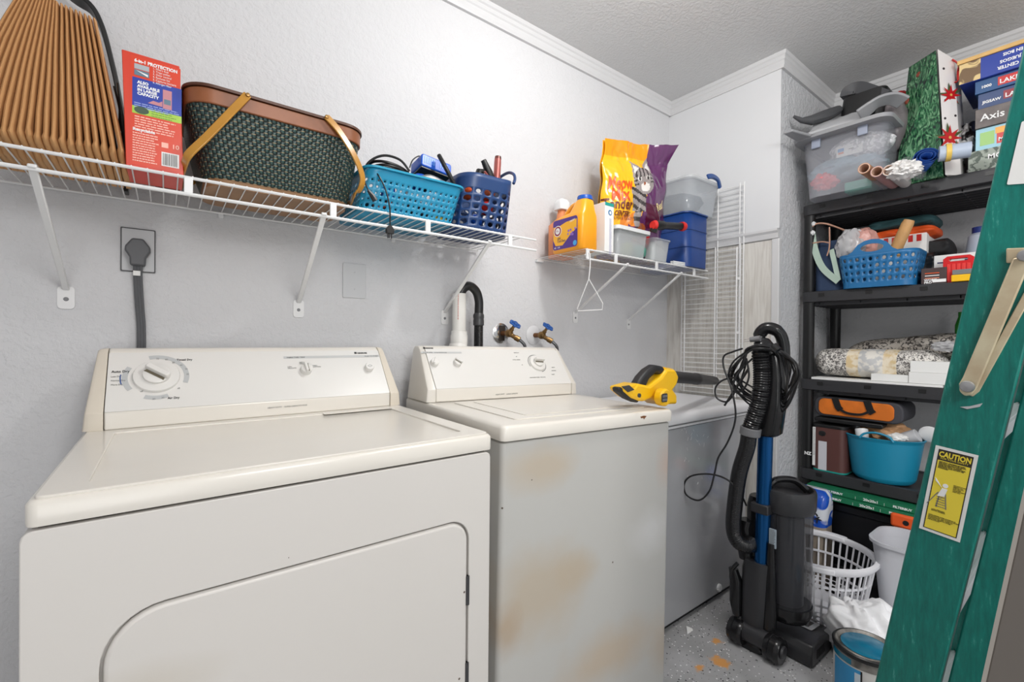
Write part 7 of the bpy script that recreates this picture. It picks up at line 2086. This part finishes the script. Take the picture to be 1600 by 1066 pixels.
strip([(1572, 388), (1625, 386), (1625, 412), (1572, 411)], 'hinge_plate', .003, xg+.001)
for (px, py), r_ in (((1512, 604), .0085), ((1602, 400), .008)):
    q_ = G(px, py); B().lathe([(r_, 0), (r_*.85, .004), (.0001, .006)], frame((xg-.004, q_.y, q_.z), (0, -1, 0), (0, 0, 1)), 18).build('rivet', mat('zinc', (170, 170, 172), .35, .6), ld)
# caution sticker
xs = XL-.0005
c1, c2, c3, c4 = G(1468, 697, xs), G(1532, 712, xs), G(1500, 848, xs), G(1436, 825, xs)
fr = frame(c4, c3-c4, c1-c4)
W_ = (c3-c4).length; H_ = (c1-c4).length
decal(fr, 0, W_, 0, H_, PAPERW, ld, 'caution_label')
YC = mat('caution_yellow', (236, 214, 66), .5)
m_ = .0055
decal(fr, m_-.0012, W_-m_+.0012, m_-.0012, H_-m_+.0012, INKK, ld, off=.0006)
decal(fr, m_, W_-m_, m_, H_*.845, YC, ld, off=.0009)
decal(fr, m_, W_-m_, H_*.845, H_-m_, mat('brown_black_ink', (52, 46, 38), .5), ld, off=.0009)
text('CAUTION', fr, W_/2, H_*.888, .0112, YC, ld, bold=.0004, align='CENTER', off=.0014, sx=.70)
text('FOR YOUR SAFETY', fr, W_/2, H_*.862, .0036, YC, ld, align='CENTER', off=.0014)
text('KEEP BODY CENTERED BETWEEN\nSIDE RAILS. DO NOT OVER REACH.\nWEAR SLIP RESISTANT SHOES.\nNEVER USE METAL LADDERS NEAR\nELECTRICAL LINES. DO NOT USE\nIF DAMAGED.', fr, m_+.002, H_*.825, .0019, INKK, ld, off=.0013, bold=.00005)
text('DO NOT STAND\nABOVE THIS\nSTEP OR YOU\nMAY LOSE\nYOUR BALANCE\nAND FALL', fr, W_*.60, H_*.60, .0019, INKK, ld, off=.0013)
text('LOCK SPREADERS\nBEFORE CLIMBING', fr, m_+.004, H_*.27, .0019, INKK, ld, off=.0013)
text('FACE LADDER WHEN CLIMBING UP\nOR DOWN. DO NOT PLACE ON BOXES\nOR SCAFFOLDS. KEEP CLOSE TO\nTHE WORK. REFER TO OTHER\nINSTRUCTIONS.', fr, m_+.002, H_*.20, .0019, INKK, ld, off=.0013)
# little drawing of a climber on a ladder
F2 = fr @ Matrix.Translation((0, 0, .0013)) @ Matrix.Translation((W_*.10, H_*.30, 0)) @ Matrix.Diagonal((.62, .62, 1, 1)) @ Matrix.Translation((-W_*.2, -H_*.30, 0))
b = B()
lx_, ly_ = W_*.22, H_*.33
for i in range(6): b.prism([(lx_+.012, ly_+.006*i), (lx_+.030-.001*i, ly_+.006*i), (lx_+.030-.001*i, ly_+.006*i+.0014), (lx_+.012, ly_+.006*i+.0014)], F2, .0002)
b.prism([(lx_+.013, ly_-.002), (lx_+.015, ly_-.002), (lx_+.017, ly_+.036), (lx_+.015, ly_+.036)], F2, .0002)
b.prism([(lx_+.031, ly_-.002), (lx_+.033, ly_-.002), (lx_+.027, ly_+.036), (lx_+.025, ly_+.036)], F2, .0002)
b.prism([(lx_-.004, ly_), (lx_-.002, ly_), (lx_+.014, ly_+.036), (lx_+.012, ly_+.036)], F2, .0002)
b.prism([(W_*.70, H_*.64), (W_*.56, H_*.60), (W_*.57, H_*.595), (W_*.71, H_*.634)], F2, .0002)
b.prism([(W_*.70, H_*.52), (W_*.54, H_*.46), (W_*.55, H_*.455), (W_*.71, H_*.513)], F2, .0002)
b.build('printed_drawing', INKG, ld, smooth=False)
b = B()
b.prism([(lx_+.012, ly_+.026), (lx_+.025, ly_+.028), (lx_+.028, ly_+.048), (lx_+.018, ly_+.048)], F2, .0003)
b.prism(circ(lx_+.023, ly_+.055, .0052, 12), F2, .0003)
b.prism([(lx_+.018, ly_+.048), (lx_+.006, ly_+.066), (lx_+.002, ly_+.070), (lx_+.004, ly_+.062)], F2, .0003)
b.build('printed_figure', INKW, ld, smooth=False)
# upper white label with black head band
c4, c3, c1 = G(1573, 289, xs), G(1660, 285, xs), G(1592, 196, xs)
u1 = G(1586, 166, xs)
fr = frame(c4, ldir.cross(Vector((-1, 0, 0))) if False else side*(1), ldir)
t0_ = (c4-foot).dot(ldir); d0_ = (c4-foot).dot(side)
fr = frame(foot + Vector((xs-foot.x, 0, 0)), side, ldir)
ta, tb_ = t0_, t0_ + .085
decal(fr, d0_, RW-.004, ta, tb_, PAPERW, ld, rad=.002)
decal(fr, d0_+.003, RW-.004, tb_-.002, tb_+.026, mat('brown_black_ink', (52, 46, 38), .5), ld)
B().prism([(d0_+.014+.010*math.cos(2*PI*i/20), tb_+.010+.006*math.sin(2*PI*i/20)) for i in range(20)], fr @ Matrix.Translation((0, 0, .0008)), .0003).build('printed_emblem', mat('pale_yellow_ink', (222, 220, 130), .5), ld, smooth=False)
stripes(fr, d0_+.022, RW-.008, ta+.048, 8, .0055, .0022, INKG, ld, 8)
decal(fr, d0_-.004+.012, RW-.004, tb_+.040, tb_+.15, PAPERW, ld, rad=.002)
stripes(fr, d0_+.018, RW-.008, tb_+.075, 5, .006, .0022, INKG, ld, 12)
B().prism([(0, 0), (.010, .004), (.022, .012), (.020, .006), (.008, -.001)], frame(G(1500, 636, xs), side, ldir), .0006).build('scratch_mark', LGREY, ld, smooth=False)

# grey board leaning beyond the ladder at the lower right
gbm = thing('leaning_board', 'dark grey board leaning at the lower right corner beside the ladder', 'board', (.62, .0, 0))
XB_ = .62
e0, e1 = P(1538, 1066, X=XB_), P(1606, 760, X=XB_)
dd = (e1-e0).normalized(); f0 = e0-dd*(e0.z/dd.z)
f1 = f0+dd*1.12
B().rings([[Vector((x, p.y+o_, p.z)) for p, o_ in ((f0, 0), (f1, 0), (f1, -.35), (f0, -.35))] for x in (XB_, XB_+.02)]).build('board', mat('warm_grey_laminate', (112, 106, 100), .5), gbm, bevel=.002, smooth=False)
b = B(); b.rings([[f+Vector((0, o_, 0))+Vector((x_-f.x, 0, 0)) for x_, o_ in ((XB_-.001, .002), (XB_+.021, .002), (XB_+.021, -.001), (XB_-.001, -.001))] for f in (f0, f1)]); b.build('edge_band', mat('pale_edge', (170, 164, 156), .5), gbm, smooth=False)
